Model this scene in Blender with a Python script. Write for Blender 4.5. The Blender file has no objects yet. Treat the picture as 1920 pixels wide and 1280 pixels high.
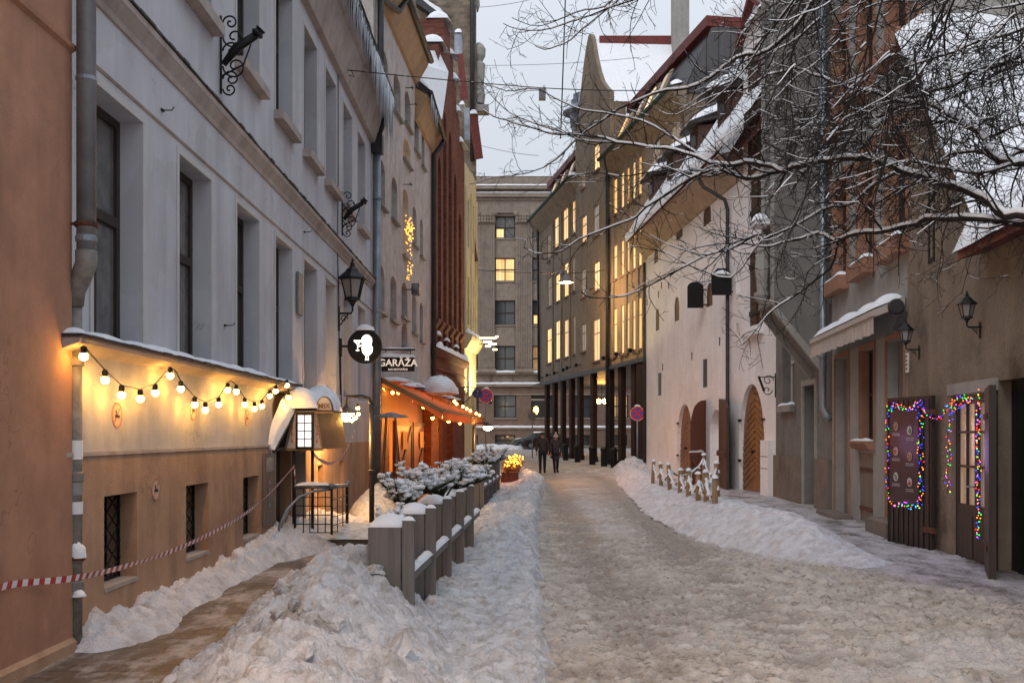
import bpy, bmesh, math, random
import numpy as np
from mathutils import Vector, Matrix, geometry
R = math.radians
random.seed(7)
scene = bpy.context.scene
C = scene.collection
F, CX, HY, CH = 1866.67, 960.0, 815.0, 1.6

# ---------------------------------------------------------------- camera, sky, sun, exposure
cam_d = bpy.data.cameras.new('camera'); cam = bpy.data.objects.new('camera', cam_d); C.objects.link(cam)
cam.location = (0, 0, CH); cam.rotation_euler = (R(90), 0, 0)
cam_d.sensor_width = 36; cam_d.lens = 35; cam_d.shift_y = (HY-640)/1920.0
cam_d.clip_start = .05; cam_d.clip_end = 600
scene.camera = cam
scene.view_settings.view_transform = 'Standard'; scene.view_settings.look = 'None'
scene.view_settings.exposure = 0.0; scene.view_settings.gamma = 1
scene.render.engine = 'CYCLES'
scene.cycles.use_denoising = True
scene.cycles.max_bounces = 5; scene.cycles.diffuse_bounces = 3; scene.cycles.glossy_bounces = 2
scene.cycles.transmission_bounces = 3; scene.cycles.transparent_max_bounces = 4
scene.cycles.use_light_tree = True; scene.cycles.sample_clamp_indirect = 4

SUN_EL, SUN_AZ = 6.0, 205.0
world = bpy.data.worlds.new('World'); scene.world = world; world.use_nodes = True
wn, wl = world.node_tree.nodes, world.node_tree.links
wn.clear()
sky = wn.new('ShaderNodeTexSky'); sky.sky_type = 'NISHITA'; sky.sun_disc = False
sky.sun_elevation = R(SUN_EL); sky.sun_rotation = R(SUN_AZ)
hs = wn.new('ShaderNodeHueSaturation'); hs.inputs['Saturation'].default_value = .25
geo = wn.new('ShaderNodeNewGeometry'); sep = wn.new('ShaderNodeSeparateXYZ')
tc = wn.new('ShaderNodeTexCoord')
mr = wn.new('ShaderNodeMapRange')          # overcast sky: the zenith three times as bright as the horizon
mr.inputs['From Min'].default_value = 0; mr.inputs['From Max'].default_value = 1
mr.inputs['To Min'].default_value = .78; mr.inputs['To Max'].default_value = 2.35
cm = wn.new('ShaderNodeVectorMath'); cm.operation = 'SCALE'; cm.inputs[0].default_value = (.63, .68, .765)
nz = wn.new('ShaderNodeTexNoise'); nz.inputs['Scale'].default_value = 2.2; nz.inputs['Detail'].default_value = 3
nr = wn.new('ShaderNodeMapRange'); nr.inputs['To Min'].default_value = .93; nr.inputs['To Max'].default_value = 1.07
mu = wn.new('ShaderNodeMath'); mu.operation = 'MULTIPLY'
bg1 = wn.new('ShaderNodeBackground'); bg1.inputs['Strength'].default_value = .05
bg2 = wn.new('ShaderNodeBackground'); bg2.inputs['Strength'].default_value = .72
add = wn.new('ShaderNodeAddShader'); wo = wn.new('ShaderNodeOutputWorld')
wl.new(sky.outputs[0], hs.inputs['Color']); wl.new(hs.outputs[0], bg1.inputs['Color'])
wl.new(tc.outputs['Generated'], sep.inputs[0]); wl.new(sep.outputs['Z'], mr.inputs['Value'])
wl.new(tc.outputs['Generated'], nz.inputs['Vector']); wl.new(nz.outputs['Fac'], nr.inputs['Value'])
wl.new(mr.outputs[0], mu.inputs[0]); wl.new(nr.outputs[0], mu.inputs[1]); wl.new(mu.outputs[0], cm.inputs['Scale'])
wl.new(cm.outputs[0], bg2.inputs['Color'])
wl.new(bg1.outputs[0], add.inputs[0]); wl.new(bg2.outputs[0], add.inputs[1]); wl.new(add.outputs[0], wo.inputs[0])

sd = bpy.data.lights.new('sun', 'SUN'); sd.energy = .75; sd.angle = R(22); sd.color = (1, .95, .9)
so = bpy.data.objects.new('sun', sd); C.objects.link(so)
so.rotation_euler = (R(50), 0, R(180-SUN_AZ))

# ---------------------------------------------------------------- helpers
def P(px, py, Y): return Vector(((px-CX)/F*Y, Y, CH+(HY-py)/F*Y))
def ground_z(x, y):
    t = min(max((y-44)/42.0, 0), 1); return .42*t*t*(3-2*t) if y > 44 else 0.0
class MB:
    def __init__(s): s.v = []; s.f = []; s.m = []; s.sm = []; s.cur = 0; s.smooth = False
    def add(s, vs, fs):
        n = len(s.v); s.v += [tuple(v) for v in vs]
        for f in fs: s.f.append(tuple(i+n for i in f)); s.m.append(s.cur); s.sm.append(s.smooth)
        return s
    def hexa(s, p):      # 8 points: bottom 4, top 4
        return s.add(p, [(3,2,1,0),(4,5,6,7),(0,1,5,4),(1,2,6,5),(2,3,7,6),(3,0,4,7)])
    def box(s, x0, x1, y0, y1, z0, z1):
        return s.hexa([(x0,y0,z0),(x1,y0,z0),(x1,y1,z0),(x0,y1,z0),(x0,y0,z1),(x1,y0,z1),(x1,y1,z1),(x0,y1,z1)])
    def bar(s, a, b, w, h, up=(0,0,1)):
        a = Vector(a); b = Vector(b); d = (b-a).normalized(); u = Vector(up)
        if abs(d.dot(u)) > .98: u = Vector((0,1,0))
        r = d.cross(u).normalized(); u = r.cross(d).normalized(); r = r*(w/2); u = u*(h/2)
        return s.hexa([a-r-u, a+r-u, b+r-u, b-r-u, a-r+u, a+r+u, b+r+u, b-r+u])
    def tube(s, pts, rad, n=8, cap=True):
        pts = [Vector(p) for p in pts]; k = len(pts)
        if not hasattr(rad, '__len__'): rad = [rad]*k
        vs = []; ref = None
        for i, p in enumerate(pts):
            d = (pts[min(i+1,k-1)]-pts[max(i-1,0)])
            d = d.normalized() if d.length > 1e-9 else Vector((0,0,1))
            if ref is None:
                ref = d.orthogonal().normalized()
            else:
                ref = ref - d*ref.dot(d)
                ref = ref.normalized() if ref.length > 1e-6 else d.orthogonal().normalized()
            bi = d.cross(ref)
            for j in range(n):
                a = 2*math.pi*j/n; vs.append(p + (ref*math.cos(a)+bi*math.sin(a))*rad[i])
        fs = [(i*n+j, i*n+(j+1)%n, (i+1)*n+(j+1)%n, (i+1)*n+j) for i in range(k-1) for j in range(n)]
        if cap: fs += [tuple(range(n))[::-1], tuple(range((k-1)*n, k*n))]
        sm = s.smooth; s.smooth = True; s.add(vs, fs); s.smooth = sm
        return s
    def cyl(s, a, b, r0, r1=None, n=12): return s.tube([a, b], [r0, r0 if r1 is None else r1], n)
    def lathe(s, prof, c=(0,0,0), n=16, ax=(0,0,1)):
        c = Vector(c); ax = Vector(ax).normalized()
        e1 = ax.orthogonal().normalized() if abs(ax.z) < .99 else Vector((1,0,0)); e2 = ax.cross(e1)
        vs = [c + ax*z + (e1*math.cos(2*math.pi*(j+.5)/n)+e2*math.sin(2*math.pi*(j+.5)/n))*max(r, .0004) for r, z in prof for j in range(n)]
        fs = [(i*n+j, i*n+(j+1)%n, (i+1)*n+(j+1)%n, (i+1)*n+j) for i in range(len(prof)-1) for j in range(n)]
        fs += [tuple(range(n))[::-1], tuple(range((len(prof)-1)*n, len(prof)*n))]
        return s.add(vs, fs)
    def ball(s, c, r, seg=10, rings=6, sx=1, sy=1, sz=1):
        vs = [(c[0], c[1], c[2]-r*sz)]
        for i in range(1, rings):
            t = math.pi*i/rings
            for j in range(seg):
                a = 2*math.pi*j/seg; vs.append((c[0]+r*sx*math.sin(t)*math.cos(a), c[1]+r*sy*math.sin(t)*math.sin(a), c[2]-r*sz*math.cos(t)))
        vs.append((c[0], c[1], c[2]+r*sz)); L = len(vs)-1
        fs = [(0, 1+(j+1)%seg, 1+j) for j in range(seg)]
        fs += [(1+i*seg+j, 1+i*seg+(j+1)%seg, 1+(i+1)*seg+(j+1)%seg, 1+(i+1)*seg+j) for i in range(rings-2) for j in range(seg)]
        fs += [(1+(rings-2)*seg+j, 1+(rings-2)*seg+(j+1)%seg, L) for j in range(seg)]
        sm = s.smooth; s.smooth = True; s.add(vs, fs); s.smooth = sm
        return s
    def prism(s, poly, ex):   # planar 3D polygon extruded along ex
        n = len(poly); ex = Vector(ex); a = [Vector(p) for p in poly]; b = [p+ex for p in a]
        tri = geometry.tessellate_polygon([a])
        fs = [tuple(t) for t in tri] + [tuple(i+n for i in t)[::-1] for t in tri] + [(i, (i+1)%n, n+(i+1)%n, n+i) for i in range(n)]
        return s.add(a+b, fs)
    def build(s, name, mat, parent=None, local=False, label=None):
        me = bpy.data.meshes.new(name)
        off = Vector((0,0,0))
        if parent is not None and not local:
            q = parent
            while q is not None: off += q.location; q = q.parent
        me.from_pydata([tuple(Vector(v)-off) for v in s.v], [], s.f)
        mats = mat if isinstance(mat, (list, tuple)) else [mat]
        for m in mats: me.materials.append(m)
        me.polygons.foreach_set('material_index', s.m)
        me.polygons.foreach_set('use_smooth', s.sm)
        me.update()
        bm = bmesh.new(); bm.from_mesh(me); bmesh.ops.recalc_face_normals(bm, faces=bm.faces); bm.to_mesh(me); bm.free()
        box_uv(me)
        o = bpy.data.objects.new(name, me); C.objects.link(o)
        if parent is not None: o.parent = parent
        if label: o['label'] = label
        return o
def box_uv(me):
    n = len(me.loops)
    if n == 0: return
    uv = me.uv_layers.new(name='uv')
    co = np.empty(len(me.vertices)*3); me.vertices.foreach_get('co', co); co = co.reshape(-1, 3)
    li = np.empty(n, int); me.loops.foreach_get('vertex_index', li)
    pn = np.empty(len(me.polygons)*3); me.polygons.foreach_get('normal', pn); pn = pn.reshape(-1, 3)
    lt = np.empty(len(me.polygons), int); me.polygons.foreach_get('loop_total', lt)
    N = np.repeat(pn, lt, axis=0); c = co[li]
    hl = np.maximum(np.hypot(N[:,0], N[:,1]), 1e-6)
    u = (c[:,0]*-N[:,1]+c[:,1]*N[:,0])/hl; v = c[:,2].copy()
    fl = np.abs(N[:,2]) > .85; u[fl] = c[fl,0]; v[fl] = c[fl,1]
    uv.data.foreach_set('uv', np.stack([u, v], 1).ravel())

def tag(o, label=None, cat=None, group=None, kind=None):
    if label: o['label'] = label
    if cat: o['category'] = cat
    if group: o['group'] = group
    if kind: o['kind'] = kind
    return o
def thing(name, label, cat, loc=(0,0,0), rz=0, group=None):
    o = bpy.data.objects.new(name, None); C.objects.link(o); o.location = loc; o.rotation_euler = (0,0,rz); o.empty_display_size = .2
    return tag(o, label, cat, group)
def copy_tree(o, parent=None):
    c = o.copy(); C.objects.link(c); c.parent = parent
    for ch in list(o.children): copy_tree(ch, c)
    return c

# ---------------------------------------------------------------- materials
def _new(name):
    m = bpy.data.materials.new(name); m.use_nodes = True; nt = m.node_tree; return m, nt.nodes, nt.links, nt.nodes['Principled BSDF']
def mat(name, col, rough=.85, var=.12, scale=3, bump=.3, bscale=40, metal=0, spec=.3, stain=0, col2=None, streak=0, emis=None, es=0, trans=0, bdist=.01):
    m, N, L, b = _new(name)
    b.inputs['Roughness'].default_value = rough; b.inputs['Metallic'].default_value = metal
    b.inputs['Specular IOR Level'].default_value = spec
    b.inputs['Transmission Weight'].default_value = trans
    c = tuple(col)+(1,)
    if var or col2:
        co = N.new('ShaderNodeTexCoord')
        n1 = N.new('ShaderNodeTexNoise'); n1.inputs['Scale'].default_value = scale; n1.inputs['Detail'].default_value = 6; n1.inputs['Roughness'].default_value = .65
        L.new(co.outputs['Object'], n1.inputs['Vector'])
        rp = N.new('ShaderNodeValToRGB'); rp.color_ramp.elements[0].position = .3; rp.color_ramp.elements[1].position = .7
        a = col2 if col2 else tuple(x*(1-var*1.6) for x in col)
        rp.color_ramp.elements[0].color = tuple(a)+(1,); rp.color_ramp.elements[1].color = (c if col2 else tuple(min(1, x*(1+var)) for x in col)+(1,))
        L.new(n1.outputs['Fac'], rp.inputs['Fac']); out = rp.outputs[0]
        if streak:      # rain streaks and dirt down a wall
            mp = N.new('ShaderNodeMapping'); mp.inputs['Scale'].default_value = (3.2, 3.2, .4)
            n2 = N.new('ShaderNodeTexNoise'); n2.inputs['Scale'].default_value = .9; n2.inputs['Detail'].default_value = 8
            L.new(co.outputs['Object'], mp.inputs[0]); L.new(mp.outputs[0], n2.inputs['Vector'])
            r2 = N.new('ShaderNodeMapRange'); r2.inputs['From Min'].default_value = .45; r2.inputs['From Max'].default_value = .75
            r2.inputs['To Min'].default_value = 0; r2.inputs['To Max'].default_value = streak
            L.new(n2.outputs['Fac'], r2.inputs['Value'])
            mx = N.new('ShaderNodeMix'); mx.data_type = 'RGBA'; mx.blend_type = 'MULTIPLY'
            mx.inputs['B'].default_value = (.35, .32, .3, 1)
            L.new(r2.outputs[0], mx.inputs['Factor']); L.new(out, mx.inputs['A']); out = mx.outputs['Result']
        if stain:
            n3 = N.new('ShaderNodeTexNoise'); n3.inputs['Scale'].default_value = .9; n3.inputs['Detail'].default_value = 8; n3.inputs['Roughness'].default_value = .7
            L.new(co.outputs['Object'], n3.inputs['Vector'])
            r3 = N.new('ShaderNodeMapRange'); r3.inputs['From Min'].default_value = .52; r3.inputs['From Max'].default_value = .68
            r3.inputs['To Max'].default_value = stain; L.new(n3.outputs['Fac'], r3.inputs['Value'])
            mx = N.new('ShaderNodeMix'); mx.data_type = 'RGBA'; mx.blend_type = 'MULTIPLY'; mx.inputs['B'].default_value = (.3, .27, .24, 1)
            L.new(r3.outputs[0], mx.inputs['Factor']); L.new(out, mx.inputs['A']); out = mx.outputs['Result']
        if stain and bump and scale < 6:     # hairline cracks and mended patches in the plaster
            vo = N.new('ShaderNodeTexVoronoi'); vo.feature = 'DISTANCE_TO_EDGE'; vo.inputs['Scale'].default_value = .55
            nd = N.new('ShaderNodeTexNoise'); nd.inputs['Scale'].default_value = 2.5; nd.inputs['Detail'].default_value = 6
            ad = N.new('ShaderNodeVectorMath'); ad.operation = 'MULTIPLY_ADD'; ad.inputs[1].default_value = (.9,.9,.9)
            L.new(co.outputs['Object'], nd.inputs['Vector']); L.new(nd.outputs['Color'], ad.inputs[0]); L.new(co.outputs['Object'], ad.inputs[2]); L.new(ad.outputs[0], vo.inputs['Vector'])
            lt = N.new('ShaderNodeMath'); lt.operation = 'LESS_THAN'; lt.inputs[1].default_value = .0035; L.new(vo.outputs['Distance'], lt.inputs[0])
            nk = N.new('ShaderNodeTexNoise'); nk.inputs['Scale'].default_value = .7; L.new(co.outputs['Object'], nk.inputs['Vector'])
            gk = N.new('ShaderNodeMapRange'); gk.inputs['From Min'].default_value = .5; gk.inputs['From Max'].default_value = .6; gk.inputs['To Max'].default_value = .35; L.new(nk.outputs['Fac'], gk.inputs['Value'])
            mk = N.new('ShaderNodeMath'); mk.operation = 'MULTIPLY'; L.new(lt.outputs[0], mk.inputs[0]); L.new(gk.outputs[0], mk.inputs[1])
            mx = N.new('ShaderNodeMix'); mx.data_type = 'RGBA'; mx.blend_type = 'MULTIPLY'; mx.inputs['B'].default_value = (.35,.32,.3,1); L.new(mk.outputs[0], mx.inputs['Factor']); L.new(out, mx.inputs['A']); out = mx.outputs['Result']
            v2 = N.new('ShaderNodeTexVoronoi'); v2.inputs['Scale'].default_value = .8; L.new(ad.outputs[0], v2.inputs['Vector']); sc_ = N.new('ShaderNodeSeparateColor'); L.new(v2.outputs['Color'], sc_.inputs[0])
            g2 = N.new('ShaderNodeMapRange'); g2.inputs['From Min'].default_value = .78; g2.inputs['From Max'].default_value = .80; g2.inputs['To Max'].default_value = .16; L.new(sc_.outputs['Red'], g2.inputs['Value'])
            mx = N.new('ShaderNodeMix'); mx.data_type = 'RGBA'; mx.blend_type = 'MULTIPLY'; mx.inputs['B'].default_value = (.6,.58,.55,1); L.new(g2.outputs[0], mx.inputs['Factor']); L.new(out, mx.inputs['A']); out = mx.outputs['Result']
        L.new(out, b.inputs['Base Color'])
    else: b.inputs['Base Color'].default_value = c
    if bump:
        co2 = N.new('ShaderNodeTexCoord'); nb = N.new('ShaderNodeTexNoise'); nb.inputs['Scale'].default_value = bscale; nb.inputs['Detail'].default_value = 5
        bp = N.new('ShaderNodeBump'); bp.inputs['Strength'].default_value = bump; bp.inputs['Distance'].default_value = bdist
        L.new(co2.outputs['Object'], nb.inputs['Vector']); L.new(nb.outputs['Fac'], bp.inputs['Height']); L.new(bp.outputs[0], b.inputs['Normal'])
    if emis: b.inputs['Emission Color'].default_value = tuple(emis)+(1,); b.inputs['Emission Strength'].default_value = es
    return m
def brick_mat(name, c1, c2, mortar, bw=.26, bh=.08, dirt=.5):
    m, N, L, b = _new(name); b.inputs['Roughness'].default_value = .9; b.inputs['Specular IOR Level'].default_value = .2
    uv = N.new('ShaderNodeUVMap'); uv.uv_map = 'uv'
    br = N.new('ShaderNodeTexBrick'); br.inputs['Scale'].default_value = 1; br.inputs['Brick Width'].default_value = bw; br.inputs['Row Height'].default_value = bh
    br.inputs['Mortar Size'].default_value = .012; br.inputs['Color1'].default_value = c1+(1,); br.inputs['Color2'].default_value = c2+(1,); br.inputs['Mortar'].default_value = mortar+(1,)
    L.new(uv.outputs[0], br.inputs['Vector'])
    co = N.new('ShaderNodeTexCoord'); n = N.new('ShaderNodeTexNoise'); n.inputs['Scale'].default_value = 1.3; n.inputs['Detail'].default_value = 8
    L.new(co.outputs['Object'], n.inputs['Vector'])
    r = N.new('ShaderNodeMapRange'); r.inputs['From Min'].default_value = .4; r.inputs['From Max'].default_value = .7; r.inputs['To Max'].default_value = dirt
    L.new(n.outputs['Fac'], r.inputs['Value'])
    mx = N.new('ShaderNodeMix'); mx.data_type = 'RGBA'; mx.blend_type = 'MULTIPLY'; mx.inputs['B'].default_value = (.4, .37, .35, 1)
    L.new(r.outputs[0], mx.inputs['Factor']); L.new(br.outputs['Color'], mx.inputs['A']); L.new(mx.outputs['Result'], b.inputs['Base Color'])
    bp = N.new('ShaderNodeBump'); bp.inputs['Strength'].default_value = .6; bp.inputs['Distance'].default_value = .01; bp.invert = True
    L.new(br.outputs['Fac'], bp.inputs['Height']); L.new(bp.outputs[0], b.inputs['Normal'])
    return m
def wood_mat(name, c1, c2, sc=(30, 30, 1.5), rough=.6, plank=0, diag=False):
    m, N, L, b = _new(name); b.inputs['Roughness'].default_value = rough
    co = N.new('ShaderNodeTexCoord'); mp = N.new('ShaderNodeMapping'); mp.inputs['Scale'].default_value = sc
    n = N.new('ShaderNodeTexNoise'); n.inputs['Scale'].default_value = 1; n.inputs['Detail'].default_value = 5
    L.new(co.outputs['Object'], mp.inputs[0]); L.new(mp.outputs[0], n.inputs['Vector'])
    rp = N.new('ShaderNodeValToRGB'); rp.color_ramp.elements[0].position = .3; rp.color_ramp.elements[1].position = .72
    rp.color_ramp.elements[0].color = c1+(1,); rp.color_ramp.elements[1].color = c2+(1,)
    L.new(n.outputs['Fac'], rp.inputs['Fac']); out = rp.outputs[0]
    if plank:
        uv = N.new('ShaderNodeUVMap'); uv.uv_map = 'uv'; sx = N.new('ShaderNodeSeparateXYZ'); L.new(uv.outputs[0], sx.inputs[0])
        d = N.new('ShaderNodeMath'); d.operation = 'DIVIDE'; d.inputs[1].default_value = plank
        L.new(sx.outputs['X'], d.inputs[0])
        fr = N.new('ShaderNodeMath'); fr.operation = 'FRACT'; L.new(d.outputs[0], fr.inputs[0])
        lt = N.new('ShaderNodeMath'); lt.operation = 'LESS_THAN'; lt.inputs[1].default_value = .09; L.new(fr.outputs[0], lt.inputs[0])
        mx = N.new('ShaderNodeMix'); mx.data_type = 'RGBA'; mx.inputs['B'].default_value = tuple(x*.25 for x in c1)+(1,)
        L.new(lt.outputs[0], mx.inputs['Factor']); L.new(out, mx.inputs['A']); out = mx.outputs['Result']
    L.new(out, b.inputs['Base Color'])
    bp = N.new('ShaderNodeBump'); bp.inputs['Strength'].default_value = .3; bp.inputs['Distance'].default_value = .004
    L.new(n.outputs['Fac'], bp.inputs['Height']); L.new(bp.outputs[0], b.inputs['Normal'])
    return m
def emit_mat(name, col, s):
    m, N, L, b = _new(name); b.inputs['Base Color'].default_value = tuple(col)+(1,); b.inputs['Emission Color'].default_value = tuple(col)+(1,)
    b.inputs['Emission Strength'].default_value = s; return m
def lit_window_mat(name, c1, c2, s):
    m, N, L, b = _new(name); b.inputs['Base Color'].default_value = (.2, .18, .15, 1); b.inputs['Roughness'].default_value = .15
    co = N.new('ShaderNodeTexCoord'); mp = N.new('ShaderNodeMapping'); mp.inputs['Scale'].default_value = (1.2, 1.2, .5)
    n = N.new('ShaderNodeTexNoise'); n.inputs['Scale'].default_value = 1.1; n.inputs['Detail'].default_value = 3
    L.new(co.outputs['Object'], mp.inputs[0]); L.new(mp.outputs[0], n.inputs['Vector'])
    rp = N.new('ShaderNodeValToRGB'); rp.color_ramp.elements[0].position = .35; rp.color_ramp.elements[1].position = .65
    rp.color_ramp.elements[0].color = c1+(1,); rp.color_ramp.elements[1].color = c2+(1,)
    mp2 = N.new('ShaderNodeMapping'); mp2.inputs['Scale'].default_value = (11, 11, .25); n2 = N.new('ShaderNodeTexNoise'); n2.inputs['Scale'].default_value = 1; n2.inputs['Detail'].default_value = 3
    L.new(co.outputs['Object'], mp2.inputs[0]); L.new(mp2.outputs[0], n2.inputs['Vector']); oi = N.new('ShaderNodeObjectInfo')      # curtain folds, and a different lamp behind each window
    r1 = N.new('ShaderNodeMapRange'); r1.inputs['From Min'].default_value = .35; r1.inputs['From Max'].default_value = .65; r1.inputs['To Min'].default_value = .6; r1.inputs['To Max'].default_value = 1.15; L.new(n2.outputs['Fac'], r1.inputs['Value'])
    r2 = N.new('ShaderNodeMapRange'); r2.inputs['To Min'].default_value = .8*s; r2.inputs['To Max'].default_value = 1.3*s; L.new(oi.outputs['Random'], r2.inputs['Value'])
    mm = N.new('ShaderNodeMath'); mm.operation = 'MULTIPLY'; L.new(r1.outputs[0], mm.inputs[0]); L.new(r2.outputs[0], mm.inputs[1])
    L.new(n.outputs['Fac'], rp.inputs['Fac']); L.new(rp.outputs[0], b.inputs['Emission Color']); L.new(mm.outputs[0], b.inputs['Emission Strength'])
    return m
def snow_mat(name, a, c, dirt=None, damt=0, dscale=2, bs=25, bd=.02, bst=.6):
    m, N, L, b = _new(name); b.inputs['Roughness'].default_value = .75; b.inputs['Specular IOR Level'].default_value = .25
    co = N.new('ShaderNodeTexCoord'); n = N.new('ShaderNodeTexNoise'); n.inputs['Scale'].default_value = 5; n.inputs['Detail'].default_value = 8
    L.new(co.outputs['Object'], n.inputs['Vector'])
    rp = N.new('ShaderNodeValToRGB'); rp.color_ramp.elements[0].position = .35; rp.color_ramp.elements[1].position = .65
    rp.color_ramp.elements[0].color = a+(1,); rp.color_ramp.elements[1].color = c+(1,); L.new(n.outputs['Fac'], rp.inputs['Fac']); out = rp.outputs[0]
    if dirt:
        n2 = N.new('ShaderNodeTexNoise'); n2.inputs['Scale'].default_value = dscale; n2.inputs['Detail'].default_value = 9; n2.inputs['Roughness'].default_value = .7
        L.new(co.outputs['Object'], n2.inputs['Vector'])
        r = N.new('ShaderNodeMapRange'); r.inputs['From Min'].default_value = .46; r.inputs['From Max'].default_value = .66; r.inputs['To Max'].default_value = damt
        L.new(n2.outputs['Fac'], r.inputs['Value'])
        mx = N.new('ShaderNodeMix'); mx.data_type = 'RGBA'; mx.inputs['B'].default_value = dirt+(1,)
        L.new(r.outputs[0], mx.inputs['Factor']); L.new(out, mx.inputs['A']); out = mx.outputs['Result']
    L.new(out, b.inputs['Base Color'])
    nb = N.new('ShaderNodeTexNoise'); nb.inputs['Scale'].default_value = bs; nb.inputs['Detail'].default_value = 7; nb.inputs['Roughness'].default_value = .65
    bp = N.new('ShaderNodeBump'); bp.inputs['Strength'].default_value = bst; bp.inputs['Distance'].default_value = bd
    L.new(co.outputs['Object'], nb.inputs['Vector']); L.new(nb.outputs['Fac'], bp.inputs['Height']); L.new(bp.outputs[0], b.inputs['Normal'])
    return m
M = {}
M['orange'] = mat('salmon render', (.43,.222,.142), stain=.15, bump=.5, bscale=120, streak=.35)
M['grey_render'] = mat('grey violet render', (.53,.53,.57), var=.05, bump=.4, bscale=90, stain=.10, streak=.3, scale=1.5)
M['grey_lower'] = mat('grey lower render', (.50,.49,.48), var=.08, bump=.4, bscale=90, stain=.25, streak=.3)
M['plinth'] = mat('ochre plinth render', (.45,.28,.18), var=.12, bump=.5, bscale=80, stain=.4, streak=.5)
M['cornice'] = mat('pinkish cornice stone', (.42,.36,.33), var=.12, bump=.4, stain=.3, streak=.3)
M['trim_white'] = mat('white painted trim', (.52,.50,.49), var=.06, bump=.3)
M['cream'] = mat('cream rough render', (.50,.445,.42), var=.14, bump=.8, bscale=30, stain=.25, streak=.3, bdist=.02)
M['ochre_cornice'] = mat('ochre cornice', (.42,.27,.15), var=.12, stain=.3)
M['brick'] = brick_mat('dark red brick', (.24,.075,.05), (.14,.042,.03), (.12,.07,.055))
M['firebrick'] = brick_mat('yellow grey fire wall brick', (.27,.215,.16), (.16,.13,.10), (.22,.2,.17), bw=.4, bh=.16, dirt=.9)
M['yellow'] = mat('pale yellow render', (.60,.52,.34), var=.07, stain=.1)
M['stone'] = mat('warm grey stone', (.29,.24,.20), var=.13, bump=.4, stain=.3, scale=2, streak=.25)
M['stone_base'] = mat('brown base stone', (.20,.135,.105), var=.13, bump=.4, stain=.3)
M['tan'] = mat('tan brown render', (.245,.19,.14), var=.12, bump=.6, bscale=25, stain=.3, streak=.4, bdist=.03)
M['white_wash'] = mat('white limewash', (.86,.83,.83), var=.05, bump=.6, bscale=12, stain=.10, streak=.12, scale=1, bdist=.03)
M['h_grey'] = mat('grey green render', (.185,.18,.17), var=.12, stain=.4, streak=.2)
M['h_plinth'] = mat('brown grey plinth', (.19,.155,.13), var=.15, stain=.5)
M['i_render'] = mat('light grey render', (.32,.31,.29), var=.08, stain=.2, streak=.3)
M['peach'] = mat('peach painted trim', (.31,.165,.11), var=.12, stain=.15)
M['j_render'] = mat('old beige render', (.235,.19,.145), var=.14, scale=1.2, bump=.7, bscale=25, stain=.8, streak=.35, bdist=.02)
M['j_dark'] = mat('dark grey render', (.13,.125,.12), var=.15, stain=.3)
M['black'] = mat('black painted iron', (.012,.012,.013), rough=.45, var=0, bump=.15, metal=.3)
M['dark_metal'] = mat('dark pipe metal', (.05,.05,.055), rough=.5, var=.2, metal=.4)
M['zinc'] = mat('zinc pipe', (.27,.30,.34), rough=.45, var=.25, scale=2, metal=.55, bump=.1, streak=.5)
M['rust'] = mat('rusty iron', (.12,.05,.03), rough=.9, var=.4, scale=20)
M['cast'] = mat('stained cast iron pipe', (.22,.2,.18), rough=.7, var=.3, scale=9, stain=.8)
M['brown_frame'] = wood_mat('dark brown frame', (.022,.014,.011), (.04,.026,.02))
M['glass'] = mat('window glass', (.055,.06,.065), rough=.06, var=0, bump=0, spec=.8)
M['glass_curtain'] = mat('curtained glass', (.13,.125,.12), rough=.12, var=.3, scale=4, bump=0, spec=.7)
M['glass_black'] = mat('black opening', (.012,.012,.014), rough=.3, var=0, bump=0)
M['lit'] = lit_window_mat('lit window', (.98,.50,.13), (1,.70,.30), 1.25)
M['lit_dim'] = lit_window_mat('dim lit window', (.35,.16,.05), (.8,.45,.15), .55)
M['tan_glow'] = lit_window_mat('faint tan pane glow', (.16,.10,.06), (.3,.2,.11), .5)  # faint glow put into the tan panes of unlit windows
M['sill'] = mat('tin sill', (.2,.19,.19), rough=.5, var=.2)
M['snow'] = snow_mat('snow', (.74,.76,.80), (.84,.85,.88))
M['snow_pile'] = snow_mat('ploughed snow', (.66,.68,.72), (.86,.87,.90), dirt=(.36,.32,.28), damt=.75, dscale=7, bs=34, bd=.05, bst=1)
M['snow_bank'] = snow_mat('bank snow', (.72,.72,.77), (.86,.86,.90), dirt=(.42,.34,.31), damt=.6, dscale=7, bs=36, bd=.045, bst=1)
M['slush'] = snow_mat('brown slush', (.36,.30,.245), (.47,.41,.35), dirt=(.20,.15,.115), damt=.75, dscale=3.0, bs=45, bd=.03, bst=.9)
M['red_roof'] = mat('red metal roof', (.15,.032,.026), rough=.5, var=.25, scale=6)
M['slate'] = wood_mat('dark mansard cladding', (.045,.043,.045), (.075,.07,.072), plank=.5)
M['copper'] = mat('green copper', (.05,.085,.07), var=.2)
M['dark_wood'] = wood_mat('dark stained planks', (.022,.014,.011), (.045,.028,.02), plank=.14)
M['shutter_wood'] = wood_mat('brown shutter planks', (.055,.022,.015), (.10,.045,.028), plank=.14)
M['door_wood'] = wood_mat('varnished oak door', (.17,.075,.03), (.30,.15,.065), rough=.45, sc=(12,12,2))
M['red_wood'] = wood_mat('red brown open door', (.11,.024,.009), (.21,.05,.017), rough=.5)
M['grey_wood'] = wood_mat('weathered grey planks', (.10,.08,.07), (.19,.155,.13), plank=.12)
M['post_wood'] = wood_mat('light round post', (.21,.13,.065), (.32,.21,.11))
M['canopy_wood'] = wood_mat('warm planks', (.07,.016,.006), (.15,.04,.013), plank=.16)
M['planter'] = wood_mat('grey brown planter boards', (.115,.106,.098), (.19,.176,.162))
M['planter_dark'] = wood_mat('charcoal planter boards', (.04,.038,.037), (.065,.06,.058))
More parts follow.
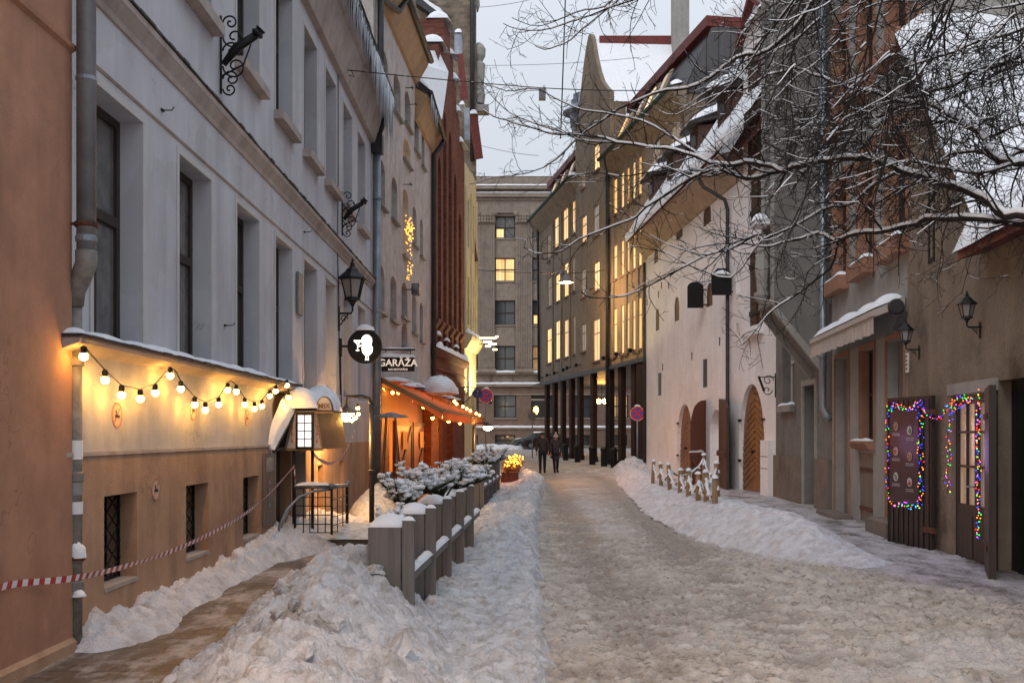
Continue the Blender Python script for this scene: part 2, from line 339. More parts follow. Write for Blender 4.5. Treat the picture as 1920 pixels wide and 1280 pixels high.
M['canvas'] = mat('terracotta canvas', (.42,.19,.11), var=.15, bump=.2)
def cloth_mat(name, col):
    m, N, L, b = _new(name); b.inputs['Base Color'].default_value = col+(1,); b.inputs['Roughness'].default_value = .9
    t = N.new('ShaderNodeBsdfTranslucent'); t.inputs['Color'].default_value = (1,.58,.2,1); x = N.new('ShaderNodeMixShader'); x.inputs[0].default_value = .55; L.new(b.outputs[0], x.inputs[1]); L.new(t.outputs[0], x.inputs[2]); L.new(x.outputs[0], N['Material Output'].inputs['Surface']); return m
M['canvas'] = cloth_mat('terracotta canvas', (.50,.30,.15))
M['awning'] = mat('striped pale awning', (.46,.40,.36), var=.08)
M['bulb'] = emit_mat('warm bulb', (1,.48,.085), 125)
M['bulb_far'] = emit_mat('small warm bulb', (1,.36,.045), 45)
M['lamp'] = emit_mat('street lamp bulb', (1,.58,.18), 60)
M['cool_panel'] = emit_mat('cool lit pane', (.95,.97,1), .95)
M['lamp_glass'] = mat('frosted lantern glass', (.28,.27,.26), rough=.2, var=.1, bump=0)
M['bark'] = mat('dark bark', (.022,.016,.014), var=.3, scale=14, bump=.8, bscale=60, bdist=.01)
M['ice'] = mat('ice', (.62,.66,.72), rough=.15, var=.1, bump=.3, spec=.6, trans=.35)
M['red'] = mat('sign red', (.72,.03,.025), rough=.4, var=0, bump=0)
M['blue'] = mat('sign blue', (.03,.12,.55), rough=.4, var=0, bump=0)
M['white'] = mat('white', (.78,.78,.78), rough=.5, var=.03, bump=0)
M['grey_sign'] = mat('grey sign back', (.16,.16,.17), rough=.5, var=.05, bump=0)
M['asphalt'] = mat('wet paving', (.085,.062,.048), rough=.33, var=.3, scale=5, bump=.5, bscale=25, spec=.5)

# ---------------------------------------------------------------- facades
class Plane:
    def __init__(s, x0, y0, dx, side):
        s.o = Vector((x0, y0, 0)); s.dx = dx; s.k = math.sqrt(1+dx*dx)
        s.d = Vector((dx, 1, 0))/s.k; s.n = Vector((s.d.y, -s.d.x, 0))*side; s.side = side
    def Y(s, px, off=0):
        o = s.o+s.n*off; return (o.x-s.dx*o.y)/((px-CX)/F-s.dx)
    def s(s_, px, off=0):
        o = s_.o+s_.n*off; return (s_.Y(px, off)-o.y)*s_.k
    def z(s, px, py, off=0): return CH+(HY-py)/F*s.Y(px, off)
    def pt(s_, s, z, out=0): return s_.o+s_.d*s+s_.n*out+Vector((0,0,z))
    def sY(s_, Y): return (Y-s_.o.y)*s_.k
def rect(s0, s1, z0, z1): return [(s0,z0),(s1,z0),(s1,z1),(s0,z1)]
def arch(s0, s1, z0, z1, kind='round', n=8, rise=None):
    w = (s1-s0); m = (s0+s1)/2
    if kind == 'pointed':
        r = rise or w*.9; pts = [(s0,z0),(s1,z0),(s1,z1-r)]
        for i in range(1, n): t = i/n; pts.append((s1-(w/2)*(1-math.cos(t*math.pi/2)), z1-r+r*math.sin(t*math.pi/2)*1.0))
        pts.append((m, z1))
        for i in range(n-1, 0, -1): t = i/n; pts.append((s0+(w/2)*(1-math.cos(t*math.pi/2)), z1-r+r*math.sin(t*math.pi/2)))
        pts.append((s0,z1-r)); return pts
    r = rise or w/2; pts = [(s0,z0),(s1,z0)]
    for i in range(n+1):
        a = math.pi*i/n; pts.append((m+w/2*math.cos(a), z1-r+r*math.sin(a)))
    return pts
def inside(p, poly):
    x, y = p; c = False; n = len(poly)
    for i in range(n):
        x1, y1 = poly[i]; x2, y2 = poly[i-1]
        if (y1 > y) != (y2 > y) and x < (x2-x1)*(y-y1)/(y2-y1)+x1: c = not c
    return c
def wall(mb, pl, outer, holes, out=0, depth=.2, thick=.35):
    """holes: list of (polygon, depth or None)"""
    vs = []; es = []
    for poly in [outer]+[h[0] for h in holes]:
        n = len(vs); k = len(poly); vs += [Vector(p) for p in poly]; es += [(n+i, n+(i+1)%k) for i in range(k)]
    r = geometry.delaunay_2d_cdt(vs, es, [], 0, 1e-5); V, T = r[0], r[2]
    fs = []
    for t in T:
        c = (sum(V[i].x for i in t)/len(t), sum(V[i].y for i in t)/len(t))
        if inside(c, outer) and not any(inside(c, h[0]) for h in holes): fs.append(tuple(t))
    mb.add([pl.pt(v.x, v.y, out) for v in V], fs)
    for h in holes:
        d = h[1] if len(h) > 1 and h[1] else depth; q = h[0]; k = len(q)
        mb.add([pl.pt(a, b, out) for a, b in q]+[pl.pt(a, b, out-d) for a, b in q], [(i, (i+1)%k, k+(i+1)%k, k+i) for i in range(k)])
    k = len(outer)
    if thick: mb.add([pl.pt(a, b, out) for a, b in outer]+[pl.pt(a, b, out-thick) for a, b in outer], [(i, (i+1)%k, k+(i+1)%k, k+i) for i in range(k)])
def sbox(mb, pl, s0, s1, z0, z1, o0, o1):
    mb.hexa([pl.pt(s0,z0,o0), pl.pt(s1,z0,o0), pl.pt(s1,z0,o1), pl.pt(s0,z0,o1), pl.pt(s0,z1,o0), pl.pt(s1,z1,o0), pl.pt(s1,z1,o1), pl.pt(s0,z1,o1)])
def window(pl, root, s0, s1, z0, z1, dep, frame='brown_frame', glass='glass', vb=(.5,), hb=(), fw=.06, sill=None, out=0, ft=.05, name='window', label=None):
    mb = MB(); a = out-dep; e = .03
    S0, S1, Z0, Z1 = s0-e, s1+e, z0-e, z1+e
    for q in ((S0,S0+fw+e,Z0,Z1),(S1-fw-e,S1,Z0,Z1),(S0+fw+e,S1-fw-e,Z0,Z0+fw+e),(S0+fw+e,S1-fw-e,Z1-fw-e,Z1)): sbox(mb, pl, *q, a-ft, a+.002)
    w = s1-s0; h = z1-z0
    for t in vb: sbox(mb, pl, s0+w*t-fw*.45, s0+w*t+fw*.45, z0+fw, z1-fw, a-ft, a-.004)
    for t in hb: sbox(mb, pl, s0+fw, s1-fw, z0+h*t-fw*.6, z0+h*t+fw*.6, a-ft, a+.012)
    o = mb.build(name, M[frame], root)
    if label: o['label'] = label
    g = MB(); sbox(g, pl, S0+.01, S1-.01, Z0+.01, Z1-.01, a-ft-.25 if False else a-ft*.75, a-ft*.55); g.build('pane', M[glass], o)
    if sill:
        q = MB(); sbox(q, pl, s0-.08, s1+.08, z0-sill[0], z0+.012, out-dep*.9, out+sill[1]); q.build('sill', M[sill[2]], o)
    return o
_rs = np.random.RandomState(5); _perm = _rs.permutation(512); _gr = _rs.uniform(-1, 1, (512, 2))
def pnoise(x, y):
    x = np.asarray(x, float); y = np.asarray(y, float)
    xi = np.floor(x).astype(int); yi = np.floor(y).astype(int); xf = x-xi; yf = y-yi
    u = xf**3*(xf*(xf*6-15)+10); v = yf**3*(yf*(yf*6-15)+10)
    def g(ix, iy, dx, dy):
        h = _perm[(_perm[ix & 511]+iy) & 511]; G = _gr[h]; return G[..., 0]*dx+G[..., 1]*dy
    a = g(xi, yi, xf, yf); b = g(xi+1, yi, xf-1, yf); c = g(xi, yi+1, xf, yf-1); d = g(xi+1, yi+1, xf-1, yf-1)
    return (a*(1-u)+b*u)*(1-v)+(c*(1-u)+d*u)*v
def fbm(x, y, f, o=4, g=.5):
    r = 0; a = 1.0
    for i in range(o): r = r+a*pnoise(x*f+i*17.3, y*f-i*9.1); a *= g; f *= 2.03
    return r
def billow(x, y, f, o=3, g=.5):
    r = 0; a = 1.0
    for i in range(o): r = r+a*(.35-np.abs(pnoise(x*f+i*31.7, y*f+i*5.3))*1.6); a *= g; f *= 2.1
    return r
def clods(x, y, f, seed=0):
    """rounded snow lumps: the height of the nearest of scattered half balls"""
    x = np.asarray(x)*f; y = np.asarray(y)*f; xi = np.floor(x).astype(int); yi = np.floor(y).astype(int); best = np.zeros(x.shape)
    for dx in (-1,0,1):
        for dy in (-1,0,1):
            cx = xi+dx; cy = yi+dy; h = _perm[(_perm[(cx+seed) & 511]+cy) & 511]
            px = cx+.5+.45*_gr[h,0]; py = cy+.5+.45*_gr[h,1]; r = .32+.33*np.abs(_gr[_perm[h],0])
            d2 = ((x-px)**2+(y-py)**2)/(r*r); best = np.maximum(best, np.sqrt(np.clip(1-d2, 0, 1))*r)
    return best/f
def snow_cap(mb, a, b, side, h, lump=.35, seg=.12, droop=0, seed=0):
    """a rounded lumpy ridge of snow from a to b lying on a ledge whose width is the vector side"""
    a = Vector(a); b = Vector(b); side = Vector(side); n = max(2, int((b-a).length/seg)); m = 6
    vs = []
    for i in range(n+1):
        t = i/n; p = a.lerp(b, t); e = min(1, min(t, 1-t)*n*.7+.12)
        w = float(fbm(i*seg*1.0+seed*3.1, seed*7.7+.5, 2.2, 3))
        hh = h*max(.25, 1+lump*2*w)*e; ww = 1+.12*w
        for j in range(m+1):
            u = j/m; vs.append(p+side*((u-.5)*ww+.5)+Vector((0,0, hh*math.sin(math.pi*u)**.55 - (droop if j == m else 0))))
    fs = [(i*(m+1)+j, i*(m+1)+j+1, (i+1)*(m+1)+j+1, (i+1)*(m+1)+j) for i in range(n) for j in range(m)]
    fs += [tuple((m+1)*i0+j for j in range(m+1)) for i0 in (0, n)]
    sm = mb.smooth; mb.smooth = True; mb.add(vs, fs); mb.smooth = sm
def icicles(mb, a, b, n, lmin, lmax, r=.012, seed=1):
    rr = random.Random(seed); a = Vector(a); b = Vector(b)
    for i in range(n):
        t = rr.random(); p = a.lerp(b, t); l = lmin+(lmax-lmin)*rr.random()**2; r0 = r*(.5+rr.random())
        mb.cyl(p+Vector((rr.uniform(-.02,.02),rr.uniform(-.02,.02),.03)), p-Vector((rr.uniform(-.02,.02),rr.uniform(-.02,.02),l)), r0, r0*.12, 5)
def lump(mb, c, sx, sy, sz, seed=0, seg=20, rings=12, amp=.18, flat=.15):
    """a rounded lump of snow"""
    vs = []; c = Vector(c)
    for i in range(rings+1):
        t = math.pi/2*(1-i/rings)
        for j in range(seg):
            a = 2*math.pi*j/seg; k = 1+amp*2*float(fbm(math.cos(a)*1.3+seed*5.1, math.sin(a)*1.3+t*1.1, 1.3, 3))
            vs.append(c+Vector((sx*math.sin(t)*math.cos(a)*k, sy*math.sin(t)*math.sin(a)*k, sz*math.cos(t)*k)))
    fs = [(i*seg+j, i*seg+(j+1)%seg, (i+1)*seg+(j+1)%seg, (i+1)*seg+j) for i in range(rings) for j in range(seg)]
    sm = mb.smooth; mb.smooth = True; mb.add(vs, fs); mb.smooth = sm
def grid_sheet(name, xs, ys, hf, m, keep=None, parent=None, attr=None):
    X, Y = np.meshgrid(xs, ys); Z = hf(X, Y); nx = len(xs); ny = len(ys)
    co = np.stack([X, Y, Z], -1).reshape(-1, 3)
    i = np.arange(ny-1)[:, None]*nx+np.arange(nx-1)[None, :]
    q = np.stack([i, i+1, i+nx+1, i+nx], -1).reshape(-1, 4)
    av = attr(X, Y) if attr else None
    if keep is not None:
        kv = keep(X, Y, Z).ravel(); q = q[kv[q].any(1)]
        used = np.zeros(len(co), bool); used[q.ravel()] = True; idx = np.cumsum(used)-1; co = co[used]; q = idx[q]
        if av is not None: av = [(k_, v_.ravel()[used]) for k_, v_ in av]
    me = bpy.data.meshes.new(name); me.vertices.add(len(co)); me.vertices.foreach_set('co', co.ravel())
    me.loops.add(len(q)*4); me.loops.foreach_set('vertex_index', q.ravel())
    me.polygons.add(len(q)); me.polygons.foreach_set('loop_start', np.arange(len(q))*4); me.polygons.foreach_set('loop_total', np.full(len(q), 4))
    me.update(calc_edges=True); me.validate()
    me.polygons.foreach_set('use_smooth', np.ones(len(me.polygons), bool)); me.materials.append(m)
    if av is not None:
        for k_, v_ in av: at = me.attributes.new(k_, 'FLOAT', 'POINT'); at.data.foreach_set('value', v_.ravel().astype(np.float32))
    o = bpy.data.objects.new(name, me); C.objects.link(o); o.parent = parent
    return o
def body(mb, pl, s0, s1, z0, z1, t0, t1):  # closed block behind a facade
    sbox(mb, pl, s0, s1, z0, z1, t0, t1)
def text(parent, body_, size, loc, rot, m, ext=.004, name='lettering', shear=0, align='CENTER'):
    cu = bpy.data.curves.new(name, 'FONT'); cu.body = body_; cu.size = size; cu.extrude = ext; cu.align_x = align; cu.align_y = 'CENTER'; cu.offset = size*.018
    cu.materials.append(m); o = bpy.data.objects.new(name, cu); C.objects.link(o); o.parent = parent; o.location = loc; o.rotation_euler = rot; return o
def area_ok(): pass
def point(name, loc, e, col, r=.05, parent=None):
    d = bpy.data.lights.new(name, 'POINT'); d.energy = e; d.color = col; d.shadow_soft_size = r
    o = bpy.data.objects.new(name, d); C.objects.link(o); o.location = loc
    if parent is not None: o.parent = parent
    return o

M['menu_brown'] = mat('dark brown print', (.045,.028,.035), var=.1, bump=0, rough=.35)
M['gate_black'] = wood_mat('near black gate boards', (.012,.012,.013), (.02,.019,.019), plank=.15)
M['door_pane'] = lit_window_mat('shop door pane', (.22,.16,.14), (.8,.48,.26), .55)
M['eave_wood'] = mat('plastered eave cove', (.42,.33,.26), var=.12, stain=.3)

M['sign_glow'] = emit_mat('backlit white', (1,.97,.88), 2.2)
M['sign_white'] = emit_mat('softly lit lettering', (.9,.72,.62), .55)
M['blue_dark'] = mat('dark blue plate', (.03,.05,.16), rough=.4, var=.1, bump=0)
M['neon'] = emit_mat('warm neon', (1,.80,.42), 9)
M['neon_dim'] = emit_mat('lamp lens', (1,.75,.4), 2)
M['cheek_white'] = mat('white painted board', (.62,.60,.57), var=.06, bump=.1)
M['sign_field'] = mat('cream sign field', (.62,.58,.52), var=.05, bump=0)
M['sign_letters'] = mat('brown letters', (.30,.16,.10), var=.1, bump=0)
M['tape_red'] = mat('tape red', (.50,.05,.04), rough=.4, var=.1, bump=0)
M['paper'] = mat('paper notice', (.55,.42,.25), var=.1, bump=0)
M['flame_tube'] = emit_mat('flame glass tube', (1,.25,.03), .7)
M['lit_lantern'] = emit_mat('orange lantern glass', (1,.5,.14), 5)
M['gold'] = emit_mat('golden fairy bulb', (1,.50,.06), 3.5)
for n_, c_ in (('f_red',(1,.012,.01)),('f_orange',(1,.22,.015)),('f_green',(.01,.8,.05)),('f_blue',(.02,.05,1)),('f_magenta',(.8,.06,.6))): M[n_] = emit_mat(n_[2:]+' fairy bulb', c_, 5)
M['print_white'] = mat('printed white', (.42,.40,.38), var=.1, bump=0)
M['print_tan'] = mat('printed tan', (.30,.22,.15), var=.2, bump=0)
M['f_food_a'] = mat('food brown', (.25,.11,.04), bump=0); M['f_food_b'] = mat('food green', (.12,.18,.05), bump=0); M['f_food_c'] = mat('food red', (.35,.06,.03), bump=0)
class FPlane(Plane):       # a facade square to the view
    def __init__(s, x0, Y0): s.o = Vector((x0, Y0, 0)); s.d = Vector((1,0,0)); s.n = Vector((0,-1,0)); s.dx = 0; s.k = 1; s.side = 1
    def Y(s, px, off=0): return s.o.y-off
    def s(s_, px, off=0): return (px-CX)/F*(s_.o.y-off)-s_.o.x
def molding(mb, pl, s0, s1, prof): mb.prism([pl.pt(s0, z, o) for o, z in prof], pl.d*(s1-s0))
def pwin(pl, px0, px1, y0, y1, off=0):
    """the window rectangle on the facade (s0, s1, z0, z1) from where its corners are seen"""
    a, b = pl.s(px0, off), pl.s(px1, off); s0, s1 = min(a, b), max(a, b)
    return s0, s1, pl.z(px1 if pl.side > 0 and pl.dx is not None else px0, y1, off), pl.z((px0+px1)/2, y0, off)

# ================================================================ GROUND
def wallx(Y): return np.where(Y < 19.5, 5.4+.1*(Y-10.9), np.where(Y < 24.6, 6.26+.05*(Y-19.5), 6.52-.08*(Y-24.6)))
def pave_amt(X, Y):        # how far a spot belongs to the trodden pavement along the right-hand houses
    w = np.where(Y < 13, 1.9-.22*(13-Y), 2.3)+.35*pnoise(np.asarray(Y)*.8, 3.3)+.25*fbm(X, Y, 1.4, 3)
    return np.clip((X-(wallx(Y)-w))/.5, 0, 1)
def road_white(X, Y):      # cleaner snow: between the wheel tracks, along the banks and where it was pushed aside at the near right
    n = fbm(X, Y, .9, 4, .6); e = np.where(Y > 20, 2.68+.065*(Y-20), np.where(Y > 15, 2.68+.02*(20-Y), 2.78+.186*np.maximum(15-Y, 0)**1.25))
    w = .75*np.exp(-((X-1.55-.025*(Y-14))/.42)**2)*np.clip((Y-13)/4, 0, 1)*np.clip((34-Y)/6, 0, 1)
    w = w+.9*np.clip(1-(e-X)/.32, 0, 1)*np.clip((Y-11)/1.5, 0, 1)+.75*np.clip((X-1.7)/1.2, 0, 1)*np.clip((8.2-Y)/1.6, 0, 1)
    return np.clip(w+1.1*n*(.35+w), 0, 1)
def road_h(X, Y):
    base = np.where(Y > 44, .42*np.clip((Y-44)/42, 0, 1)**2*(3-2*np.clip((Y-44)/42, 0, 1)), 0.0)
    near = np.clip((34-Y)/22, .12, 1)
    h = .030*fbm(X, Y, 1.1, 2)+near*(.024*billow(X, Y*.8, 3.4, 4, .66)+.048*fbm(X*.9, Y*1.15, 7, 4, .62)+.036*fbm(X, Y, 17, 2)+.42*clods(X*.9, Y*1.2, 11, 13)*np.clip(1.5*fbm(X, Y, .9, 2)+.35, .05, 1)-.35*clods(X*.8, Y*1.2, 8, 77)*np.clip(1.8*fbm(X+9, Y, 1.3, 2)+.2, 0, 1))
    rough = np.clip((X-1.2+.9*pnoise(X*.5, Y*.4))/1.4, 0, 1)*np.clip((13.5-Y)/2.5, 0, 1)
    h = h+rough*(.055*billow(X*.8, Y*1.3, 2.0, 4, .6)+.25*clods(X*.9, Y*1.2, 6, 3))*(1-pave_amt(X, Y))
    h = h*(1-.65*pave_amt(X, Y))+.05*pave_amt(X, Y)
    for cx, w, d in ((1.05+.012*(Y-12), .30, .040), (2.30+.045*(Y-12), .32, .045)):       # wheel ruts
        h = h-d*np.exp(-((X-cx-.12*pnoise(Y*.3, cx))/w)**2)*np.clip((Y-5)/8, .3, 1)
    return base+h+.035
def road_mat():
    m = snow_mat('brown slush and icy pavement', (.59,.525,.46), (.75,.69,.625), dirt=(.35,.285,.23), damt=.6, dscale=3.2, bs=48, bd=.03, bst=1.0); N, L = m.node_tree.nodes, m.node_tree.links; b = N['Principled BSDF']
    src = b.inputs['Base Color'].links[0].from_socket; co = N.new('ShaderNodeTexCoord')
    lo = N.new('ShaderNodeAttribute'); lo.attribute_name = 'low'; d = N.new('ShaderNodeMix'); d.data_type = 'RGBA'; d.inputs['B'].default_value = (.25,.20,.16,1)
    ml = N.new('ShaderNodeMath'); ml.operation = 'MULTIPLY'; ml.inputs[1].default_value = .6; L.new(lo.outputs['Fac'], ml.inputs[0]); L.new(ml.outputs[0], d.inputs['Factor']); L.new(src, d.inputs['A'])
    br = N.new('ShaderNodeTexBrick'); br.inputs['Scale'].default_value = 1; br.inputs['Brick Width'].default_value = .2; br.inputs['Row Height'].default_value = .11; br.inputs['Mortar Size'].default_value = .010
    br.inputs['Color1'].default_value = (.15,.125,.11,1); br.inputs['Color2'].default_value = (.10,.085,.08,1); br.inputs['Mortar'].default_value = (.05,.045,.042,1); L.new(co.outputs['Object'], br.inputs['Vector'])
    n = N.new('ShaderNodeTexNoise'); n.inputs['Scale'].default_value = 1.5; n.inputs['Detail'].default_value = 10; n.inputs['Roughness'].default_value = .78; mp = N.new('ShaderNodeMapping'); mp.inputs['Scale'].default_value = (1.5,.9,1); L.new(co.outputs['Object'], mp.inputs[0]); L.new(mp.outputs[0], n.inputs['Vector'])
    r = N.new('ShaderNodeMapRange'); r.inputs['From Min'].default_value = .36; r.inputs['From Max'].default_value = .56; r.inputs['To Max'].default_value = .95; L.new(n.outputs['Fac'], r.inputs['Value'])
    sx = N.new('ShaderNodeMix'); sx.data_type = 'RGBA'; sx.inputs['B'].default_value = (.64,.60,.63,1); L.new(r.outputs[0], sx.inputs['Factor']); L.new(br.outputs['Color'], sx.inputs['A'])
    wa_ = N.new('ShaderNodeAttribute'); wa_.attribute_name = 'white'; wm = N.new('ShaderNodeMix'); wm.data_type = 'RGBA'; wm.inputs['B'].default_value = (.74,.71,.71,1)
    wf = N.new('ShaderNodeMath'); wf.operation = 'MULTIPLY'; wf.inputs[1].default_value = .75; L.new(wa_.outputs['Fac'], wf.inputs[0]); L.new(wf.outputs[0], wm.inputs['Factor'])
    ns_ = N.new('ShaderNodeTexNoise'); ns_.inputs['Scale'].default_value = 11; ns_.inputs['Detail'].default_value = 5; ns_.inputs['Roughness'].default_value = .7; mq = N.new('ShaderNodeMapping'); mq.inputs['Scale'].default_value = (.8,1.3,1); L.new(co.outputs['Object'], mq.inputs[0]); L.new(mq.outputs[0], ns_.inputs['Vector'])
    rs_ = N.new('ShaderNodeMapRange'); rs_.inputs['From Min'].default_value = .56; rs_.inputs['From Max'].default_value = .61; rs_.inputs['To Max'].default_value = .75; L.new(ns_.outputs['Fac'], rs_.inputs['Value'])
    sp_ = N.new('ShaderNodeMix'); sp_.data_type = 'RGBA'; sp_.inputs['B'].default_value = (.25,.195,.15,1); L.new(rs_.outputs[0], sp_.inputs['Factor']); L.new(d.inputs['A'].links[0].from_socket, sp_.inputs['A']); L.new(sp_.outputs['Result'], d.inputs['A'])
    L.new(d.inputs['A'].links[0].from_socket, wm.inputs['A']); L.new(wm.outputs['Result'], d.inputs['A'])
    pv = N.new('ShaderNodeAttribute'); pv.attribute_name = 'pave'; f = N.new('ShaderNodeMix'); f.data_type = 'RGBA'; L.new(pv.outputs['Fac'], f.inputs['Factor']); L.new(d.outputs['Result'], f.inputs['A']); L.new(sx.outputs['Result'], f.inputs['B']); L.new(f.outputs['Result'], b.inputs['Base Color'])
    rr = N.new('ShaderNodeMapRange'); rr.inputs['To Min'].default_value = .75; rr.inputs['To Max'].default_value = .42; L.new(pv.outputs['Fac'], rr.inputs['Value']); L.new(rr.outputs[0], b.inputs['Roughness'])
    return m
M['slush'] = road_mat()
xs = np.arange(-.9, 7.2, .019); ys = [3.2]
while ys[-1] < 46: ys.append(ys[-1]+max(.024, ys[-1]*.0036))
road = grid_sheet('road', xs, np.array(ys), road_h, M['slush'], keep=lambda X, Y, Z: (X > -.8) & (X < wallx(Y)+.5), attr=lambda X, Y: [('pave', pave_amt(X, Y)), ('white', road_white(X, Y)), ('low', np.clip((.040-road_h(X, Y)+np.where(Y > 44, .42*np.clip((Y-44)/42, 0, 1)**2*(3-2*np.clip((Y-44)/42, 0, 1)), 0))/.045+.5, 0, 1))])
tag(road, kind='structure')
gx = np.concatenate([np.linspace(-150, -12, 12), np.linspace(-10, 14, 40), np.linspace(18, 150, 12)])
gy = np.concatenate([np.linspace(-60, 0, 8), np.linspace(2, 100, 80), np.linspace(110, 300, 10)])
def far_h(X, Y): return np.where(Y > 44, .42*np.clip((Y-44)/42, 0, 1)**2*(3-2*np.clip((Y-44)/42, 0, 1)), 0.0)-.03*(Y < 45)-.02+.02*np.clip(Y-45,0,1)+.015*pnoise(X*.7, Y*.7)
M['far_slush'] = snow_mat('packed street snow', (.33,.29,.25), (.55,.52,.50), dirt=(.15,.12,.10), damt=.8, dscale=.6, bs=6, bd=.05)
tag(grid_sheet('ground', gx, gy, far_h, M['far_slush']), kind='structure')
# wet pavement on the left, between the house wall and the terrace
def pave_mat(name, tile=.32, snow=.5):
    m, N, L, b = _new(name); b.inputs['Specular IOR Level'].default_value = .5
    co = N.new('ShaderNodeTexCoord'); br = N.new('ShaderNodeTexBrick'); br.inputs['Scale'].default_value = 1; br.inputs['Brick Width'].default_value = tile; br.inputs['Row Height'].default_value = tile*.6
    br.inputs['Mortar Size'].default_value = .012; br.inputs['Color1'].default_value = (.10,.075,.058,1); br.inputs['Color2'].default_value = (.082,.062,.05,1); br.inputs['Mortar'].default_value = (.058,.045,.036,1)
    L.new(co.outputs['Object'], br.inputs['Vector'])
    n = N.new('ShaderNodeTexNoise'); n.inputs['Scale'].default_value = 1.6; n.inputs['Detail'].default_value = 10; n.inputs['Roughness'].default_value = .75
    mp = N.new('ShaderNodeMapping'); mp.inputs['Scale'].default_value = (1.6, .8, 1); L.new(co.outputs['Object'], mp.inputs[0]); L.new(mp.outputs[0], n.inputs['Vector'])
    r = N.new('ShaderNodeMapRange'); r.inputs['From Min'].default_value = .47; r.inputs['From Max'].default_value = .60; r.inputs['To Max'].default_value = snow; L.new(n.outputs['Fac'], r.inputs['Value'])
    mx = N.new('ShaderNodeMix'); mx.data_type = 'RGBA'; mx.inputs['B'].default_value = (.50,.48,.48,1)
    L.new(r.outputs[0], mx.inputs['Factor']); L.new(br.outputs['Color'], mx.inputs['A']); L.new(mx.outputs['Result'], b.inputs['Base Color'])
    rr = N.new('ShaderNodeMapRange'); rr.inputs['To Min'].default_value = .22; rr.inputs['To Max'].default_value = .8; L.new(n.outputs['Fac'], rr.inputs['Value']); L.new(rr.outputs[0], b.inputs['Roughness'])
    bp = N.new('ShaderNodeBump'); bp.inputs['Strength'].default_value = .8; bp.inputs['Distance'].default_value = .012
    ad = N.new('ShaderNodeMath'); ad.operation = 'SUBTRACT'; L.new(n.outputs['Fac'], ad.inputs[0]); L.new(br.outputs['Fac'], ad.inputs[1])
    L.new(ad.outputs[0], bp.inputs['Height']); L.new(bp.outputs[0], b.inputs['Normal'])
    return m
M['pave'] = pave_mat('wet brown paving', .3, .6); M['pave_snowy'] = pave_mat('snow dusted paving', .25, .85)
tag(grid_sheet('pavement', np.arange(-3.9, -.55, .08), np.concatenate([np.arange(3, 14, .1), np.arange(14, 42, .5)]), lambda X, Y: .02+.012*pnoise(X*2, Y*2)+.008*fbm(X, Y, 5, 2), M['pave']), kind='structure')
# ================================================================ SNOW HEAPS
def sheet_thing(name, xs, ys, hf, m, label, cat, thr=-.015, group=None):
    o = grid_sheet(name, xs, ys, hf, m, keep=lambda X, Y, Z: Z > thr); return tag(o, label, cat, group)
def pile_h(X, Y):
    # ridge of the heap runs from its top down towards the viewer
    t = np.clip((8.5-Y)/4.2, 0, 1.3); cx = -1.42+.25*t-.05*pnoise(Y, 1.2); top = .70-.22*t
    w = np.where(X < cx, .80+.18*t, .78+.75*t)
    back = np.clip((9.35-Y)/1.0, 0, 1)**.7
    d = np.abs(X-cx)/w
    h = top*np.clip(1-d**1.25, -.4, 1)*back-.03
    a = np.clip(h*6, 0, 1)
    h = h+a*(.13*fbm(X, Y, 1.5, 3)+.10*billow(X, Y, 2.6, 4, .55)+.42*clods(X, Y, 3.4, 1)*np.clip(.5+2*pnoise(X*1.3, Y*1.3), .1, 1)+.50*clods(X, Y, 8, 5)*np.clip(.4+2.2*pnoise(X*1.7+5, Y*1.7), .1, 1)+.45*clods(X, Y, 19, 8)+(.045*fbm(X, Y, 9, 3, .6)+.03*billow(X, Y, 8, 2)+.022*fbm(X, Y, 24, 2))*np.clip(.45+1.9*pnoise(X*1.9+3, Y*1.9), .12, 1.1)-.02)+.03*fbm(X, Y, 5, 4, .6)
    return h
pile = sheet_thing('snow_pile', np.arange(-2.95, 1.2, .013), np.arange(3.0, 9.6, .017), pile_h, M['snow_pile'],
    'big lumpy heap of ploughed snow in the foreground in front of the terrace boxes', 'snow pile')
def chunk(parent, x, y, z, r, seed, m='snow_pile'):      # a broken slab of snow
    rr = random.Random(seed); o = MB(); o.ball((0,0,0), r, 9, 7, 1, .75, .6); rot = Matrix.Rotation(rr.uniform(-.9,.9), 3, 'X') @ Matrix.Rotation(rr.uniform(-.9,.9), 3, 'Y') @ Matrix.Rotation(rr.uniform(0,6.3), 3, 'Z')
    el = rr.uniform(.8,1.9); vv = []
    for v in o.v: w = Vector(v); w = Vector((max(-r*.72, min(r*.72, w.x)), max(-r*.5, min(r*.5, w.y)), max(-r*.38, min(r*.38, w.z)))); w = w*(1+.25*rr.uniform(-1,1)); w.x *= el; w = rot @ w; vv.append((w.x+x, w.y+y, w.z+z))
    o.v = vv; o.sm = [False]*len(o.sm); return o.build('snow_chunk', M[m], parent)
rr_ = random.Random(12)
for i in range(46):
    Yc_ = rr_.uniform(4.9,8.9); Xc_ = -1.35+rr_.uniform(-.95,1.1); zz = float(pile_h(np.array([Xc_]), np.array([Yc_]))[0])
    if zz > .06: chunk(pile, Xc_, Yc_, zz+.005, rr_.choice((.03,.04,.05,.07,.10)), i)
